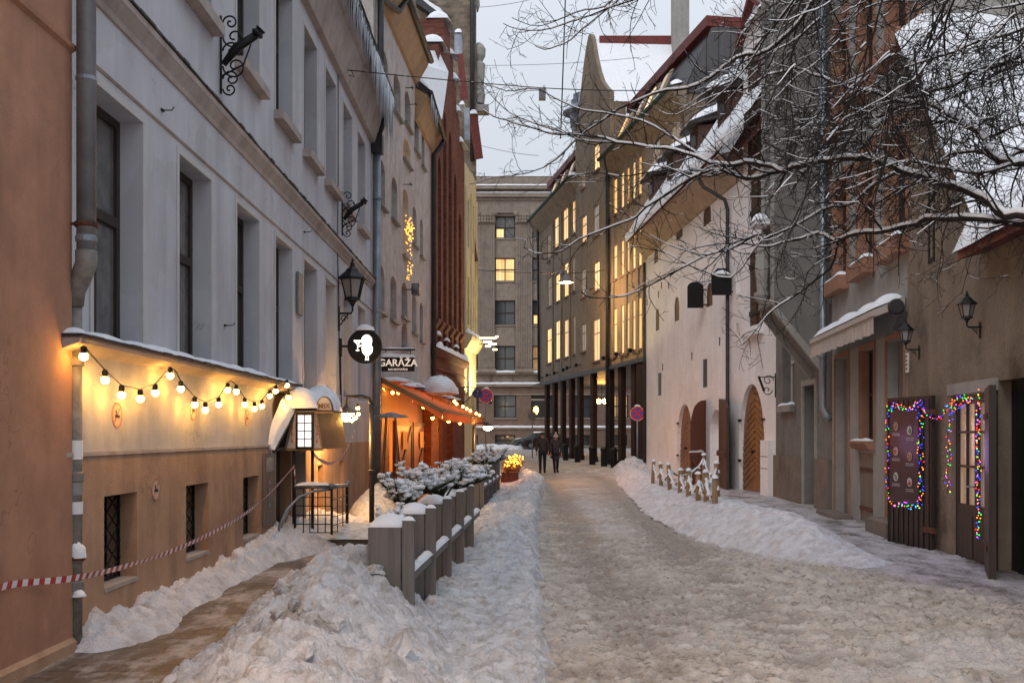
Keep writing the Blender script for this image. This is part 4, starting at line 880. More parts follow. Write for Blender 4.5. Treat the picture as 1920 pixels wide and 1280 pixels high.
mb = MB(); mb.hexa([P(891,300,44.2),P(906,297,44.2),P(906,297,45.0),P(891,300,45.0),P(878,215,44.2),P(895,213,44.2),P(895,213,45.0),P(878,215,45.0)])
mb.hexa([P(884,490,44.3),P(896,490,44.3),P(896,490,44.9),P(884,490,44.9),P(873,400,44.3),P(884,398,44.3),P(884,398,44.9),P(873,400,44.9)])
mb.hexa([P(864,190,42.6),P(878,186,42.6),P(878,186,43.4),P(864,190,43.4),P(857,102,42.6),P(868,100,42.6),P(868,100,43.4),P(857,102,43.4)])
mb.build('red_hood', M['red_roof'], bD)
mb = MB(); mb.hexa(slab(852,866,62,102,42.7,.8)); mb.hexa(slab(871,881,202,262,42.2,.5,-1)); mb.build('roof_vent', M['zinc'], bD)
mb = MB()
for px0, px1, y, Y in ((851,867,62,42.7),(879,896,214,44.2),(872,885,399,44.3),(860,872,197,42.3)): snow_cap(mb, P(px0,y,Y)-Vector((0,.05,0)), P(px1,y,Y)-Vector((0,.05,0)), (0,.9,0), .28, .1, seg=.06)
mb.build('snow_cap', M['snow'], bD)
K = FPlane(-1.615, 45.2)
bK = thing('house', 'very tall building showing a bare brick fire wall above the red gable', 'building', (-4, 48, 0))
mb = MB(); mb.hexa([(-12,45.2,-.1),(-1.62,45.2,-.1),(-2.15,58,-.1),(-12,58,-.1),(-12,45.2,27),(-1.62,45.2,27),(-2.15,58,27),(-12,58,27)]); mb.build('wall', M['firebrick'], bK)
mb = MB(); mb.tube([(-1.80,45.1,27),(-1.80,45.1,14)], .10, 8); mb.build('pipe', M['dark_metal'], bK)
mb = MB(); c = P(898,130,45.6)
mb.lathe([(.25,-1.6),(.3,-1.2),(.22,-.8),(.28,-.2),(.3,.2),(.16,.35),(.3,.6),(.32,.9),(.2,1.1),(.08,1.2)], c, 12); mb.box(c.x-.5,c.x+.45,45.3,46,c.z-2.0,c.z-1.7)
mb.prism([P(893,140,45.4),P(906,146,45.4),P(901,165,45.4),P(893,168,45.4)], (0,.6,0)); mb.prism([P(893,0,45.4),P(899,0,45.4),P(896,12,45.4),P(893,14,45.4)], (0,.6,0)); mb.prism([P(893,168,45.4),P(899,172,45.4),P(896,200,45.4),P(893,222,45.4)], (0,.5,0))
mb.build('ornament', M['i_render'], bK)
mb = MB(); mb.prism([P(777,-40,44.6),P(787,-5,44.6),P(842,42,44.6),P(847,52,44.6),P(780,6,44.6)], (0,.5,0)); mb.build('parapet', M['dark_metal'], bK)
mb = MB(); snow_cap(mb, P(783,-6,44.7), P(842,38,44.7), (0,.6,0), .3, .2); mb.build('snow_cap', M['snow'], bK)

# ---- far grey classical building E
E = FPlane(-6.0, 90)
bE = thing('office_building', 'grey classical building with fluted pilasters closing the street at its far end', 'building', (0, 92, .4))
def es(px): return E.s(px)
def ez(py): return E.z(0, py)
ew = []
for k, px in enumerate((858, 928, 998, 1068, 1138, 1208)):
    for r, (a, b) in enumerate(((405,447),(483,527),(563,609),(648,695),(740,783),(815,835))):
        dpx = 2 if r == 4 else 0; ew.append((es(px-dpx), es(px+38+dpx), ez(b), ez(a), k, r))
mb = MB(); wall(mb, E, rect(0, 26, ez(722), ez(400)), [(rect(*q[:4]), .35) for q in ew if q[5] < 4], thick=.6)
wall(mb, E, rect(0, 26, ez(400), ez(352)), [], out=.25, thick=6); wall(mb, E, rect(0, 26, ez(352), ez(326)), [], out=-.8, thick=5)
mb.build('wall', M['stone'], bE)
mb = MB(); wall(mb, E, rect(0, 26, -.2, ez(722)), [(rect(*q[:4]), .35) for q in ew if q[5] >= 4], out=.12, thick=.6)
for i in range(14): sbox(mb, E, i*2.0, i*2.0+.12, ez(719), ez(699), .12, .22)
mb.build('base', M['stone_base'], bE)
mb = MB()
for y, h, o in ((352,.3,.9),(365,.35,.7),(373,.2,.4),(698,.18,.4),(720,.22,.45),(738,.12,.2),(801,.15,.25)): sbox(mb, E, -.2, 26.2, ez(y)-h, ez(y), 0, o)
for y in (620, 706, 540, 460): sbox(mb, E, 0, 26, ez(y)-.08, ez(y), 0, .06) if y == 706 else None
mb.build('cornice', M['stone'], bE)
mb = MB()
for y, o in ((352,.9),(365,.7),(698,.4),(720,.45),(801,.25)): snow_cap(mb, E.pt(-.2,ez(y),o+.02), E.pt(26,ez(y),o+.02), (0,o*.8,0), .16, .2, seg=.4)
snow_cap(mb, E.pt(-.2,ez(326),-.75), E.pt(26,ez(326),-.75), (0,1.5,0), .2, .2, seg=.5)
mb.build('snow_cap', M['snow'], bE)
mb = MB(); cp = MB()
for px in (827, 897, 967, 1037, 1107, 1177):
    s0, s1 = es(px), es(px+31)
    sbox(mb, E, s0, s1, ez(698), ez(420), 0, .30)
    for i in range(7): a = s0+(s1-s0)*(i+.28)/7; sbox(mb, E, a, a+(s1-s0)*.075, ez(690), ez(425), .30, .38)
    sbox(mb, E, s0-.08, s1+.08, ez(698), ez(692), 0, .62)
    sbox(cp, E, s0-.05, s1+.05, ez(420), ez(400), 0, .50)
    for r_ in range(3):
        for i in range(6): cp.ball(E.pt(s0+(s1-s0)*(i+.5)/6, ez(417-r_*5.5), .52), .16, 6, 4)
    for e in (s0, s1): cp.ball(E.pt(e, ez(403), .56), .24, 8, 5)
mb.build('pilaster', M['stone'], bE); cp.build('capital', M['stone'], bE)
for s0, s1, z0, z1, k, r in ew:
    g = 'glass'
    if (k, r) == (1,1): g = 'lit'
    if (k, r) in ((2,3),(4,4)): g = 'lit_dim'
    if (k, r) in ((1,0),(2,1)): g = 'glass_curtain'
    w_ = window(E, bE, s0, s1, z0, z1, .3, glass=g, vb=(.5,), hb=(.5,), fw=.1, out=.12 if r > 3 else 0, sill=(.12,.1,'stone'))
    if (k, r) in ((1,0),(2,2)):
        o = MB(); sbox(o, E, s0+.15, s0+(s1-s0)*.42, z0+.15, z0+.9, -.34, -.315); o.build('lit_corner', M['lit'], w_)
# ================================================================ RIGHT SIDE
# ---- tan brown office block F on dark columns
Fp = Plane(6.25, 47.6, -.18, -1)
bF = thing('office_building', 'tan brown building with rows of lit windows standing on dark square columns', 'building', (5, 56, .2))
fw_right = [(1145,1156,587,673,'l'),(1168,1181,578,665,'l'),(1191,1204,566,657,'l'),(1145,1156,472,534,'l'),(1168,1181,462,523,'l'),(1191,1203,446,508,'l'),(1145,1156,353,418,'l'),(1168,1180,330,402,'l'),(1190,1204,312,384,'l')]
fw_tower = [(1113,1124.5,598,678,'l'),(1090,1099,607,660,'t'),(1114,1124,491,548,'l'),(1113,1123,385,445,'t'),(1091,1100,405,459,'l'),(1090,1098,505,560,'t'),(1114,1124,271,325,'l'),(1090,1097,325,357,'t')]
fw_far = [(1026,1034,616,682,'l'),(1042,1050,601,675,'l'),(1058,1066,599,671,'l'),(1074,1079,593,665,'t'),(1027,1034,521,577,'t'),(1042,1050,513,568,'l'),(1058,1066,493,559,'l'),(1073,1078,483,548,'t'),(1040,1047,404,468,'l'),(1056,1065,386,455,'l'),(1073,1078.5,369,441,'l'),(1026,1032,440,492,'t')]
def fs(px): return Fp.s(px)
s_near, s_t1, s_t0, s_far = Fp.sY(41.2), Fp.s(1144,.36), Fp.s(1079,.36), fs(1013)
def fholes(lst, mb):
    r = []
    for a, b, c, d, k in lst: s0, s1, z0, z1 = pwin(Fp, a, b, c, d, mb or 0); r.append((s0, s1, z0, z1, k))
    return r
wr = []
for r_, (z0, z1) in enumerate(((5.66,8.1),(9.55,11.35),(12.9,14.75))):          # rows of the near wing; more bays run on behind the white house
    for c_, px in enumerate((1145,1168,1191)): s0 = Fp.s(px+12,.30); wr.append((s0, s0+1.45, z0, z1, 'l'))
    for c_ in range(1, 3): s0 = Fp.s(1203,.30)-2.65*c_; wr.append((s0, s0+1.22, z0, z1, 't'))
wr = [(a, b, c, d, k) for a, b, c, d, k in wr if a > s_near+.2]
wt = fholes(fw_tower, .36); wf = fholes(fw_far, None)
mb = MB()
wall(mb, Fp, rect(s_near, s_t1-.02, 5.15, 15.4), [(rect(*q[:4]), .22) for q in wr], out=.30, thick=.7)
tow = [(s_t1,5.15),(s_t0,5.15)]+[(min(max(Fp.s(a,.36), s_t1), s_t0), Fp.z(a, b, .36)) for a, b in ((1079.2,235),(1086,215),(1089,168),(1092,140),(1095.5,112),(1099,88),(1103,68),(1106,64),(1109,68),(1113,90),(1117,112),(1122,134),(1128,152),(1136,164),(1145.8,169))]
wall(mb, Fp, tow, [(rect(*q[:4]), .2) for q in wt], out=.36, thick=.22); sbox(mb, Fp, s_t1+.02, s_t0-.02, 5.2, 19.0, -.5, .12)
wall(mb, Fp, rect(s_t0+.02, s_far, 5.15, 16.5), [(rect(*q[:4]), .22) for q in wf], out=0, thick=.4)
sbox(mb, Fp, s_near+.02, s_far-.02, 5.35, 15.3, -6.5, -.45)
sbox(mb, Fp, s_t0-.1, s_far-.02, 15.2, 16.4, -6.4, -.42)
mb.prism([Fp.pt(s_far,5.15,0), Fp.pt(s_far,16.5,0), Fp.pt(s_far,16.5,-6.5), Fp.pt(s_far,5.15,-6.5)], Fp.d*.3)
mb.build('wall', M['tan'], bF)
for lst, o in ((wr,.30),(wt,.36),(wf,0)):
    for s0, s1, z0, z1, k in lst: window(Fp, bF, s0, s1, z0, z1, .10, out=o, frame='win_tan', glass='lit' if k == 'l' else 'tan_glow', vb=(.5,), hb=(.62,) if z1-z0 > 1.9 else (), fw=.07, sill=(.08,.1,'stone_base')) if False else None
M['win_tan'] = mat('pale window frame', (.34,.27,.19), var=.05, bump=0)
for lst, o in ((wr,.30),(wt,.36),(wf,0)):
    for s0, s1, z0, z1, k in lst: window(Fp, bF, s0, s1, z0, z1, .035, out=o, frame='win_tan', glass='lit' if k == 'l' else 'tan_glow', vb=(.5,), hb=(.66,), fw=.045, ft=.03, sill=(.08,.1,'stone_base'))
mb = MB()                                                # shallow piers between the windows
for s in [fs(x) for x in (1037,1053,1069)]: sbox(mb, Fp, s-.18, s+.18, 5.9, 16.2, 0, .07)
for s in [fs(1161), fs(1186), fs(1208)]: sbox(mb, Fp, s-.2, s+.2, 5.5, 15.2, .30, .38)
mb.build('pier', M['tan'], bF)
mb = MB(); sbox(mb, Fp, s_near, s_far+.1, 5.0, 5.2, -6.5, .48); mb.build('lintel', M['dark_metal'], bF)
mb = MB(); molding(mb, Fp, s_near-.3, s_t1, [(.3,14.9),(.38,15.0),(.85,15.55),(.95,15.7),(.95,15.85),(.3,16.0)]); molding(mb, Fp, s_t0, s_far+.7, [(0,15.9),(.1,16.0),(.65,16.6),(.75,16.75),(.75,16.9),(0,17)])
mb.build('eave', M['tan'], bF)
mb = MB(); mb.tube([Fp.pt(s_near-.3,15.88,1.0), Fp.pt(s_t1,15.88,1.0)], .1, 6); mb.tube([Fp.pt(s_t0,16.95,.8), Fp.pt(s_far+.7,16.95,.8)], .1, 6); mb.build('gutter', M['copper'], bF)
mb = MB(); snow_cap(mb, Fp.pt(s_near-.3,15.9,1.0), Fp.pt(s_t1,15.9,1.0), (.6,0,.15), .22, .5, seg=.25); snow_cap(mb, Fp.pt(s_t0,16.95,.8), Fp.pt(s_far+.7,16.95,.8), (.6,0,.15), .22, .5, seg=.25); mb.build('snow_cap', M['snow'], bF)
mb = MB(); mb.prism([Fp.pt(s_near,15.9,.3), Fp.pt(s_near,18.5,-.9), Fp.pt(s_near,18.5,-7), Fp.pt(s_near,15.9,-7)], Fp.d*(s_t1-s_near))
mb.prism([Fp.pt(s_t0,16.9,.0), Fp.pt(s_t0,19.4,-.9), Fp.pt(s_t0,19.4,-6), Fp.pt(s_t0,16.9,-6)], Fp.d*(s_far-s_t0)); mb.build('roof', M['slate'], bF)
mb = MB(); sbox(mb, Fp, s_near-.35, s_t1+.1, 18.42, 18.85, -1.3, -.55); sbox(mb, Fp, s_near-.4, s_near-.03, 18.40, 18.83, -8, -1.32)
sbox(mb, Fp, s_t0-.1, s_far+.6, 19.35, 19.75, -1.4, -.6); mb.build('roof_edge', M['red_roof'], bF)
mb = MB(); mb.prism([Fp.pt(s_near-.3,18.86,-.9), Fp.pt(s_near-.3,20.6,-4), Fp.pt(s_near-.3,20.6,-8), Fp.pt(s_near-.3,18.86,-8)], Fp.d*(s_t1-s_near)); snow_cap(mb, Fp.pt(s_near-.3,18.8,-1.3), Fp.pt(s_near-.3,18.8,-8), (0,.9,.1), .5, .4, seg=.2); mb.build('roof_snow', M['snow'], bF)
for k, (px, zz, g) in enumerate(((1158,16.3,'lit'),(1176,16.3,'lit_dim'),(1200,16.3,'lit_dim'),(1222,16.3,'lit'),(1245,16.3,'lit_dim'))):
    s = fs(px); s = min(max(s, s_near+.6), s_t1-1.4); o = MB()
    fr = [Fp.pt(s,zz,.28), Fp.pt(s+.9,zz,.28), Fp.pt(s+.9,zz+1.7,-.48), Fp.pt(s,zz+1.7,-.48)]; o.prism(fr, Fp.n*.1); w_ = o.build('window', M['win_tan'], bF)
    o = MB(); fr = [Fp.pt(s+.12,zz+.14,.33), Fp.pt(s+.78,zz+.14,.33), Fp.pt(s+.78,zz+1.55,-.30), Fp.pt(s+.12,zz+1.55,-.30)]; o.prism(fr, Fp.n*.02); o.build('pane', M[g], w_)
for k, px in enumerate((1032,1048,1064)):
    s = fs(px); o = MB(); fr = [Fp.pt(s,17.3,-.05), Fp.pt(s+1.0,17.3,-.05), Fp.pt(s+1.0,19.0,-.66), Fp.pt(s,19.0,-.66)]; o.prism(fr, Fp.n*.1); w_ = o.build('window', M['win_tan'], bF)
    o = MB(); fr = [Fp.pt(s+.14,17.45,.0), Fp.pt(s+.86,17.45,.0), Fp.pt(s+.86,18.85,-.50), Fp.pt(s+.14,18.85,-.50)]; o.prism(fr, Fp.n*.03); o.build('pane', M['lit_dim'], w_)
# end wall above the white house's roof
mb = MB(); mb.hexa([Fp.pt(s_near-.02,5.1,.3), Fp.pt(s_near-.02,5.1,.0)+Vector((8,0,0)), Fp.pt(s_near+.2,5.1,0)+Vector((8,0,0)), Fp.pt(s_near+.2,5.1,.3), Fp.pt(s_near-.02,15.7,.3), Fp.pt(s_near-.02,15.7,0)+Vector((8,0,0)), Fp.pt(s_near+.2,15.7,0)+Vector((8,0,0)), Fp.pt(s_near+.2,15.7,.3)]); mb.build('end_wall', M['tan'], bF)
mb = MB(); a = Fp.pt(s_near-.1,15.7,.3)
mb.prism([a, a+Vector((8.5,0,0)), a+Vector((8.5,0,2.7)), a+Vector((1.1,0,2.7))], (0,.2,0)); mb.build('end_cladding', M['slate'], bF)
# round cap of the bay on the tower
mb = MB(); c = P(1090,212,60.0)
mb.lathe([(.35,-1.8),(.62,-.9),(.7,-.5),(.72,-.1),(1.12,-.05),(1.15,.0),(1.1,.08),(.75,.3),(.62,.45),(.62,.75),(.5,.8),(.5,1.1),(.2,1.25),(.0,1.3)], c, 18); mb.build('round_bay_cap', M['zinc'], bF)
mb = MB()
for px in (1013.5, 1134.5, 1160):
    pass
cols = [(1026,1034),(1040,1050),(1056,1065),(1073,1081),(1087,1099),(1112,1124),(1144,1156),(1165,1178),(1190,1203)]
for a, b in cols:
    sc = (fs(a)+fs(b))/2; p = Fp.pt(sc,0,.05); g = ground_z(p.x, p.y); o = MB(); wv = .33
    sbox(o, Fp, sc-wv, sc+wv, g-.1, 5.02, -.33, .36); sbox(o, Fp, sc-wv-.04, sc+wv+.04, g-.1, g+.35, -.37, .40); o.build('column', M['column'], bF) if 'column' in M else None
M['column'] = mat('dark brown granite column', (.030,.014,.010), rough=.75, var=.2, spec=.15)
for a, b in cols:
    sc = (fs(a)+fs(b))/2; p = Fp.pt(sc,0,.05); g = ground_z(p.x, p.y); wv = .30
    for o0, o1 in ((.02,.27),):
        if o0 < -1 and a not in (1040,1087,1144,1190): continue
        o = MB(); sbox(o, Fp, sc-wv, sc+wv, g-.1, 5.02, o0, o1); sbox(o, Fp, sc-wv-.04, sc+wv+.04, g-.1, g+.3, o0-.04, o1+.04); o.build('column', M['column'], bF)
mb = MB(); s = fs(1209); sbox(mb, Fp, s-1.2, s+.1, -.1, 5.02, -.5, .4); mb.build('column', M['column'], bF)
mb = MB()
for px, y0, y1, o in ((1139,345,862,.5),):
    s = Fp.s(px,.5); mb.tube([Fp.pt(s-1.2,15.8,1.0), Fp.pt(s-.2,15.3,.55), Fp.pt(s,14.9,o), Fp.pt(s,.1,o)], .11, 8)
mb.tube([Fp.pt(s_far,16.8,.8), Fp.pt(s_far-.1,16.2,.2), Fp.pt(s_far-.1,5.4,.12)], .09, 8)
mb.build('drainpipe', M['dark_metal'], bF)
for i, (px, py) in enumerate(((1018,707),(1033,702),(1047,698),(1064,692),(1082,685),(1100,680),(1151,667),(1176,659),(1203,652))):
    s = fs(px); o_ = .36 if 1079 < px < 1146 else (.3 if px > 1146 else 0); z = Fp.z(px, py, o_); mb = MB(); mb.bar(Fp.pt(s,z,o_), Fp.pt(s,z-.06,o_+.3), .06, .06); mb.bar(Fp.pt(s-.12,z-.05,o_+.3), Fp.pt(s+.12,z-.05,o_+.3), .16, .2); mb.build('spotlight', M['black'], bF)
# columns' bollards
for i, px in enumerate((1072,1098,1122,1152,1176,1196)):
    p = Fp.pt(fs(px),0,1.2); g = ground_z(p.x, p.y); o = MB(); o.lathe([(.17,0),(.17,.75),(.2,.8),(.2,.88),(.12,.98),(.0,1.0)], (p.x,p.y,g), 10)
    tag(o.build('bollard', M['black']), ['dark bollard in front of the columns, farthest from the white house','dark bollard, second along the columns from the far end','dark bollard, third along the columns from the far end','dark bollard just beyond the drainpipe of the column hall','dark bollard, second from the sign post along the columns','dark bollard behind the right no-stopping sign post'][i], 'bollard', 'bollards along the column hall')

# ---- distant roof with red ridge and chimney
bM = thing('house', 'distant snow covered roof with a red ridge behind the pointed gable', 'building', (10, 78, 0))
mb = MB(); mb.prism([P(1118,66,106), P(1300,70,106), P(1300,250,98), P(1140,250,98)], (0,.8,-.6)); mb.build('roof_snow', M['snow'], bM)
mb = MB(); mb.hexa(slab(1124,1272,67,84,105.3,.8)); mb.hexa(slab(1146,1182,190,198,97.4,.5)); mb.build('ridge', M['red_roof'], bM)
mb = MB(); mb.box(P(1140,0,106).x, P(1420,0,106).x, 99.5, 112, 0, 33); mb.build('wall', M['stone'], bM)
mb = MB(); a = P(1262,68,104); mb.box(a.x, a.x+1.7, 104, 105.4, a.z-3, a.z+7); mb.build('chimney', M['i_render'], bM)

# ---- white warehouse G
G = Plane(6.45, 25.5, -.08, -1)
bG = thing('warehouse', 'old white limewashed warehouse with arched wooden doors and a steep snowy roof', 'building', (6, 32, 0))
g0, g1 = G.sY(24.62), G.sY(39.5)
sl = [(1229,1236,578,621,'a'),(1264,1273.5,556,604,'a'),(1233,1240,699,742,'r'),(1317,1326,673,727,'r'),(1226,1234,464,496,'a'),(1267,1280,415,453,'a'),(1318,1333,380,427,'a'),(1324,1336,530,577,'a'),(1352,1372,505,553,'a'),(1380,1390,500,551,'n')]
hol = []
for a, b, c, d, k in sl:
    s0, s1, z0, z1 = pwin(G, a, b, c, d); hol.append((arch(s0,s1,z0,z1,'round',8,min((s1-s0)/2,.4)) if k in 'an' else rect(s0,s1,z0,z1), .3 if k != 'n' else .12))
def gdoor(a, b, ytop, kind='pointed', rise=1.1):
    s0, s1, z0, z1 = pwin(G, a, b, ytop, 900); return s0, s1, .0, z1
d1 = gdoor(1270,1298,757); d2 = gdoor(1331,1356,767); d3 = gdoor(1386,1433,719)
for q, r_ in ((d1,1.25),(d3,1.6)): hol.append((arch(*q, 'pointed', 8, r_), .22))
hol.append((arch(*d2, 'round', 8), .30))
big = [pwin(G,1401,1429,469,614), pwin(G,1403,1430,330,427)]
for q in big: hol.append((rect(*q), .14))
h0, h1 = G.s(1441), G.s(1394)
outer = [(g0,-.1),(g1,-.1),(g1,9.0),(h1,8.6),(h1-.001,12.3),((h0+h1)/2,13.1),(h0,12.3),(h0-.001,8.6),(g0,8.6)]
mb = MB(); wall(mb, G, outer, hol, thick=.6); sbox(mb, G, g0, g0+.35, -.1, 8.8, -10, -.62); sbox(mb, G, g1-.35, g1, -.1, 9.0, -10, -.62)
mb.prism([G.pt(g1-.3,8.9,0), G.pt(g1-.3,16.4,-4.1), G.pt(g1-.3,9,-10)], G.d*.28)
mb.build('wall', M['white_wash'], bG)
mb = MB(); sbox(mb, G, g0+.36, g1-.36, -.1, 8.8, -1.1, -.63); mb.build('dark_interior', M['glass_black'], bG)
for (poly_, dd_), (a, b, c, d, k) in zip(hol[:len(sl)], sl):
    if k == 'n': continue
    s0 = min(p[0] for p in poly_); s1 = max(p[0] for p in poly_); z0 = min(p[1] for p in poly_); z1 = max(p[1] for p in poly_); o = MB(); sbox(o, G, s0-.03, s1+.03, z0-.03, z1+.03, -.16, -.025); o.build('slit_window', M['shutter_wood'] if k == 'a' else M['glass_black'], bG)
mb = MB()
q = pwin(G,1380,1390,500,551); sbox(mb, G, q[0]-.05, q[1]+.05, q[2]-.05, q[3]+.05, -.16, -.122); q = d2; sbox(mb, G, q[0]-.05, q[1]+.05, -.1, q[3]+.05, -.4, -.302); mb.build('niche_back', M['white_wash'], bG)
mb = MB(); sbox(mb, G, g0, g1+.02, -.1, .42, .001, .03); mb.build('plinth', M['h_plinth'], bG) if False else None
def diag_door(q, dep, rise, name='door', m='door_wood'):
    s0, s1, z0, z1 = q; a = MB(); sbox(a, G, s0-.05, s1+.05, -.05, z1+.05, -dep-.08, -dep+.03); o = a.build(name, M[m], bG)
    b_ = MB(); mid = (s0+s1)/2
    for k in range(-8, 26):            # herringbone battens
        zz = k*.17
        for sg in (-1, 1):
            e = mid+sg*(s1-s0)/2; z_in, z_out = zz+.42, zz
            if z_in > z1-.02 or z_out < .02: continue
            frac = 1.0
            if z_in > z1-rise: frac = max(.1, 1-((z_in-(z1-rise))/rise)**2)
            ee = mid+(e-mid)*frac; zo = z_in+(z_out-z_in)*frac
            b_.bar(G.pt(mid+sg*.012,z_in,-dep+.04), G.pt(ee,zo,-dep+.04), .125, .02, up=G.n)
    b_.build('batten', M[m], o)
    h = MB()
    for zz in (.9, 2.0):
        if zz < z1-.5:
            for e, sg in ((s0,1),(s1,-1)): h.bar(G.pt(e-sg*.06,zz,.01), G.pt(e+sg*.2,zz,.01), .03, .06)
    h.ball(G.pt(mid+.1,1.15,-dep+.09), .045, 8, 6); h.build('hinge', M['black'], o)
diag_door(d1, .15, 1.25); diag_door(d3, .15, 1.6)
# open leaves
def leaf(px_h, px_t, ytop_h, ytop_t, ybot_h, ybot_t, Yh, m, name='door_leaf', th=.07, archd=True, swing=None):
    a = Vector(((px_h-CX)/F*Yh, Yh, 0)); 
    return a
mb = MB(); hx = G.pt(G.s(1298),0,.0); tip = Vector(((1326-CX)/F*34.2, 34.2, 0)); hx = Vector((6.02, 30.9, 0)); tip = Vector((5.42, 30.15, 0))
dv = tip-hx; tp = []
for u, z in ((0,.05),(1,.05),(1,1.75),(.93,2.15),(.75,2.45),(.5,2.6),(.25,2.66),(0,2.68)): tp.append(hx+dv*u+Vector((0,0,z)))
mb.prism(tp, Vector((-.03,-.06,0)))
lf = mb.build('door_leaf', M['red_wood'], bG)
mb = MB(); up = Vector((-.06,-.12,0))
mb.bar(hx+up*1.0+Vector((0,0,1.02)), tip+up*1.0+Vector((0,0,1.02)), .04, .10); mb.bar(hx+up+Vector((0,0,.2)), tip+up+Vector((0,0,.95)), .04, .1); mb.build('brace', M['red_wood'], lf)
mb = MB(); snow_cap(mb, hx+up*1.3+Vector((0,0,1.07)), tip+up*1.3+Vector((0,0,1.07)), (.0,.1,0), .06, .4); mb.build('snow_cap', M['snow'], lf)
mb = MB(); a = Vector((6.10, 29.0, .05)); b_ = Vector(((1367-CX)/F*27.4, 27.4, .05)); tp = [a, b_, b_+Vector((0,0,2.3)), (a*.4+b_*.6)+Vector((0,0,2.55)), a+Vector((0,0,2.6))]; mb.prism(tp, (-.08,0,0)); lf = mb.build('door_leaf', M['shutter_wood'], bG)
mb = MB(); mb.bar(a+Vector((-.12,0,1.0)), b_+Vector((-.12,0,1.0)), .05,.1); snow_cap(mb, a+Vector((-.16,0,1.05)), b_+Vector((-.16,0,1.05)), (.1,0,0), .06); mb.build('brace', M['shutter_wood'], lf)
# iron shutters standing open
for px0, px1, y0, y1, Y, ar in ((1289,1319,528,577,30.8,True),(1334,1371,503,553,28.1,False)):
    a = P(px0,y1,Y); b_ = P(px1,y1,Y); h = P(px0,y0,Y).z-a.z; w_ = b_.x-a.x
    pts = [a, b_]+([(a+b_)/2+Vector((w_/2*math.cos(t),0,h-w_/2*.7+w_/2*.7*math.sin(t))) for t in np.linspace(0, math.pi, 9)] if ar else [b_+Vector((0,0,h*.8)), b_+Vector((-w_*.25,0,h)), a+Vector((w_*.3,0,h)), a+Vector((0,0,h*.75))])
    mb = MB(); mb.prism(pts, (0,.05,0)); sh = mb.build('iron_shutter', M['black'], bG)
    mb = MB(); mb.bar(b_+Vector((0,.02,.1)), b_+Vector((.25,.1,.1)), .04, .04); mb.bar(b_+Vector((0,.02,h*.7)), b_+Vector((.25,.1,h*.7)), .04, .04); mb.build('hinge', M['rust'], sh)
    if not ar: mb = MB(); snow_cap(mb, a+Vector((.05,-.15,h*.78)), b_+Vector((0,-.15,h*.74)), (0,.12,0), .09, .4); mb.build('snow_cap', M['snow'], sh)
for q in big:
    a = MB(); sbox(a, G, q[0]-.02, q[1]+.02, q[2]-.02, q[3]+.02, -.2, -.08); o = a.build('wooden_shutter', M['shutter_wood'], bG)
    a = MB(); mid = (q[0]+q[1])/2; sbox(a, G, mid-.02, mid+.02, q[2], q[3], -.08, -.05); sbox(a, G, q[0], q[1], q[2]+.3, q[2]+.42, -.08, -.045); sbox(a, G, q[0], q[1], q[3]-.42, q[3]-.3, -.08, -.045); a.build('batten', M['dark_wood'], o)
a = MB(); q = big[0]; sbox(a, G, q[0]-.1, q[1]+.1, q[2]-.28, q[2]-.12, 0, .16); a.build('sill', M['white_wash'], bG)
mb = MB()
for k, z in enumerate((8.4, 10.2)): sbox(mb, G, (h0+h1)/2-.45, (h0+h1)/2+.45, z+.1, z+1.5, .002, .06)
mb.build('wooden_shutter', M['shutter_wood'], bG)
# cove under the eave, roof, dormers
def cove(s0, s1): molding(MBX, G, s0, s1, [(0,8.6),(.08,8.64),(.2,8.8),(.42,9.02),(.62,9.12),(.66,9.25),(0,9.4)])
MBX = MB(); cove(h1+.01, g1+.15); MBX.build('eave', M['eave_wood'] if 'eave_wood' in M else M['ochre_cornice'], bG)
mb = MB(); mb.prism([G.pt(h1+.01,9.22,.72), G.pt(h1+.01,9.3,.72), G.pt(h1+.01,16.9,-4.1), G.pt(h1+.01,16.75,-4.1)], G.d*(g1-h1+.3)); mb.prism([G.pt(g0,9.0,.5), G.pt(g0,9.08,.5), G.pt(g0,16.9,-4.1), G.pt(g0,16.75,-4.1)], G.d*(h1-g0)); mb.build('roof', M['red_roof'], bG)
def roof_snow_h():
    mb = MB(); ns = 90; nu = 40; vs = []
    for i in range(ns+1):
        s = g0+.1+(g1-g0+.2)*i/ns
        for j in range(nu+1):
            u = j/nu; z = 9.28+(16.95-9.28)*u; o = .75-4.85*u; t = .16+.10*float(fbm(s, u*8, .5, 3)); 
            if j == 0: t = .02
            if j == 1: o += .06
            vs.append(G.pt(s, z+t*.55, o+t*.8))
    fsx = [(i*(nu+1)+j, i*(nu+1)+j+1, (i+1)*(nu+1)+j+1, (i+1)*(nu+1)+j) for i in range(ns) for j in range(nu)]
    mb.smooth = True; mb.add(vs, fsx); return mb
roof_snow_h().build('roof_snow', M['snow'], bG)
def rz(u): return 9.28+(16.95-9.28)*u, .75-4.85*u
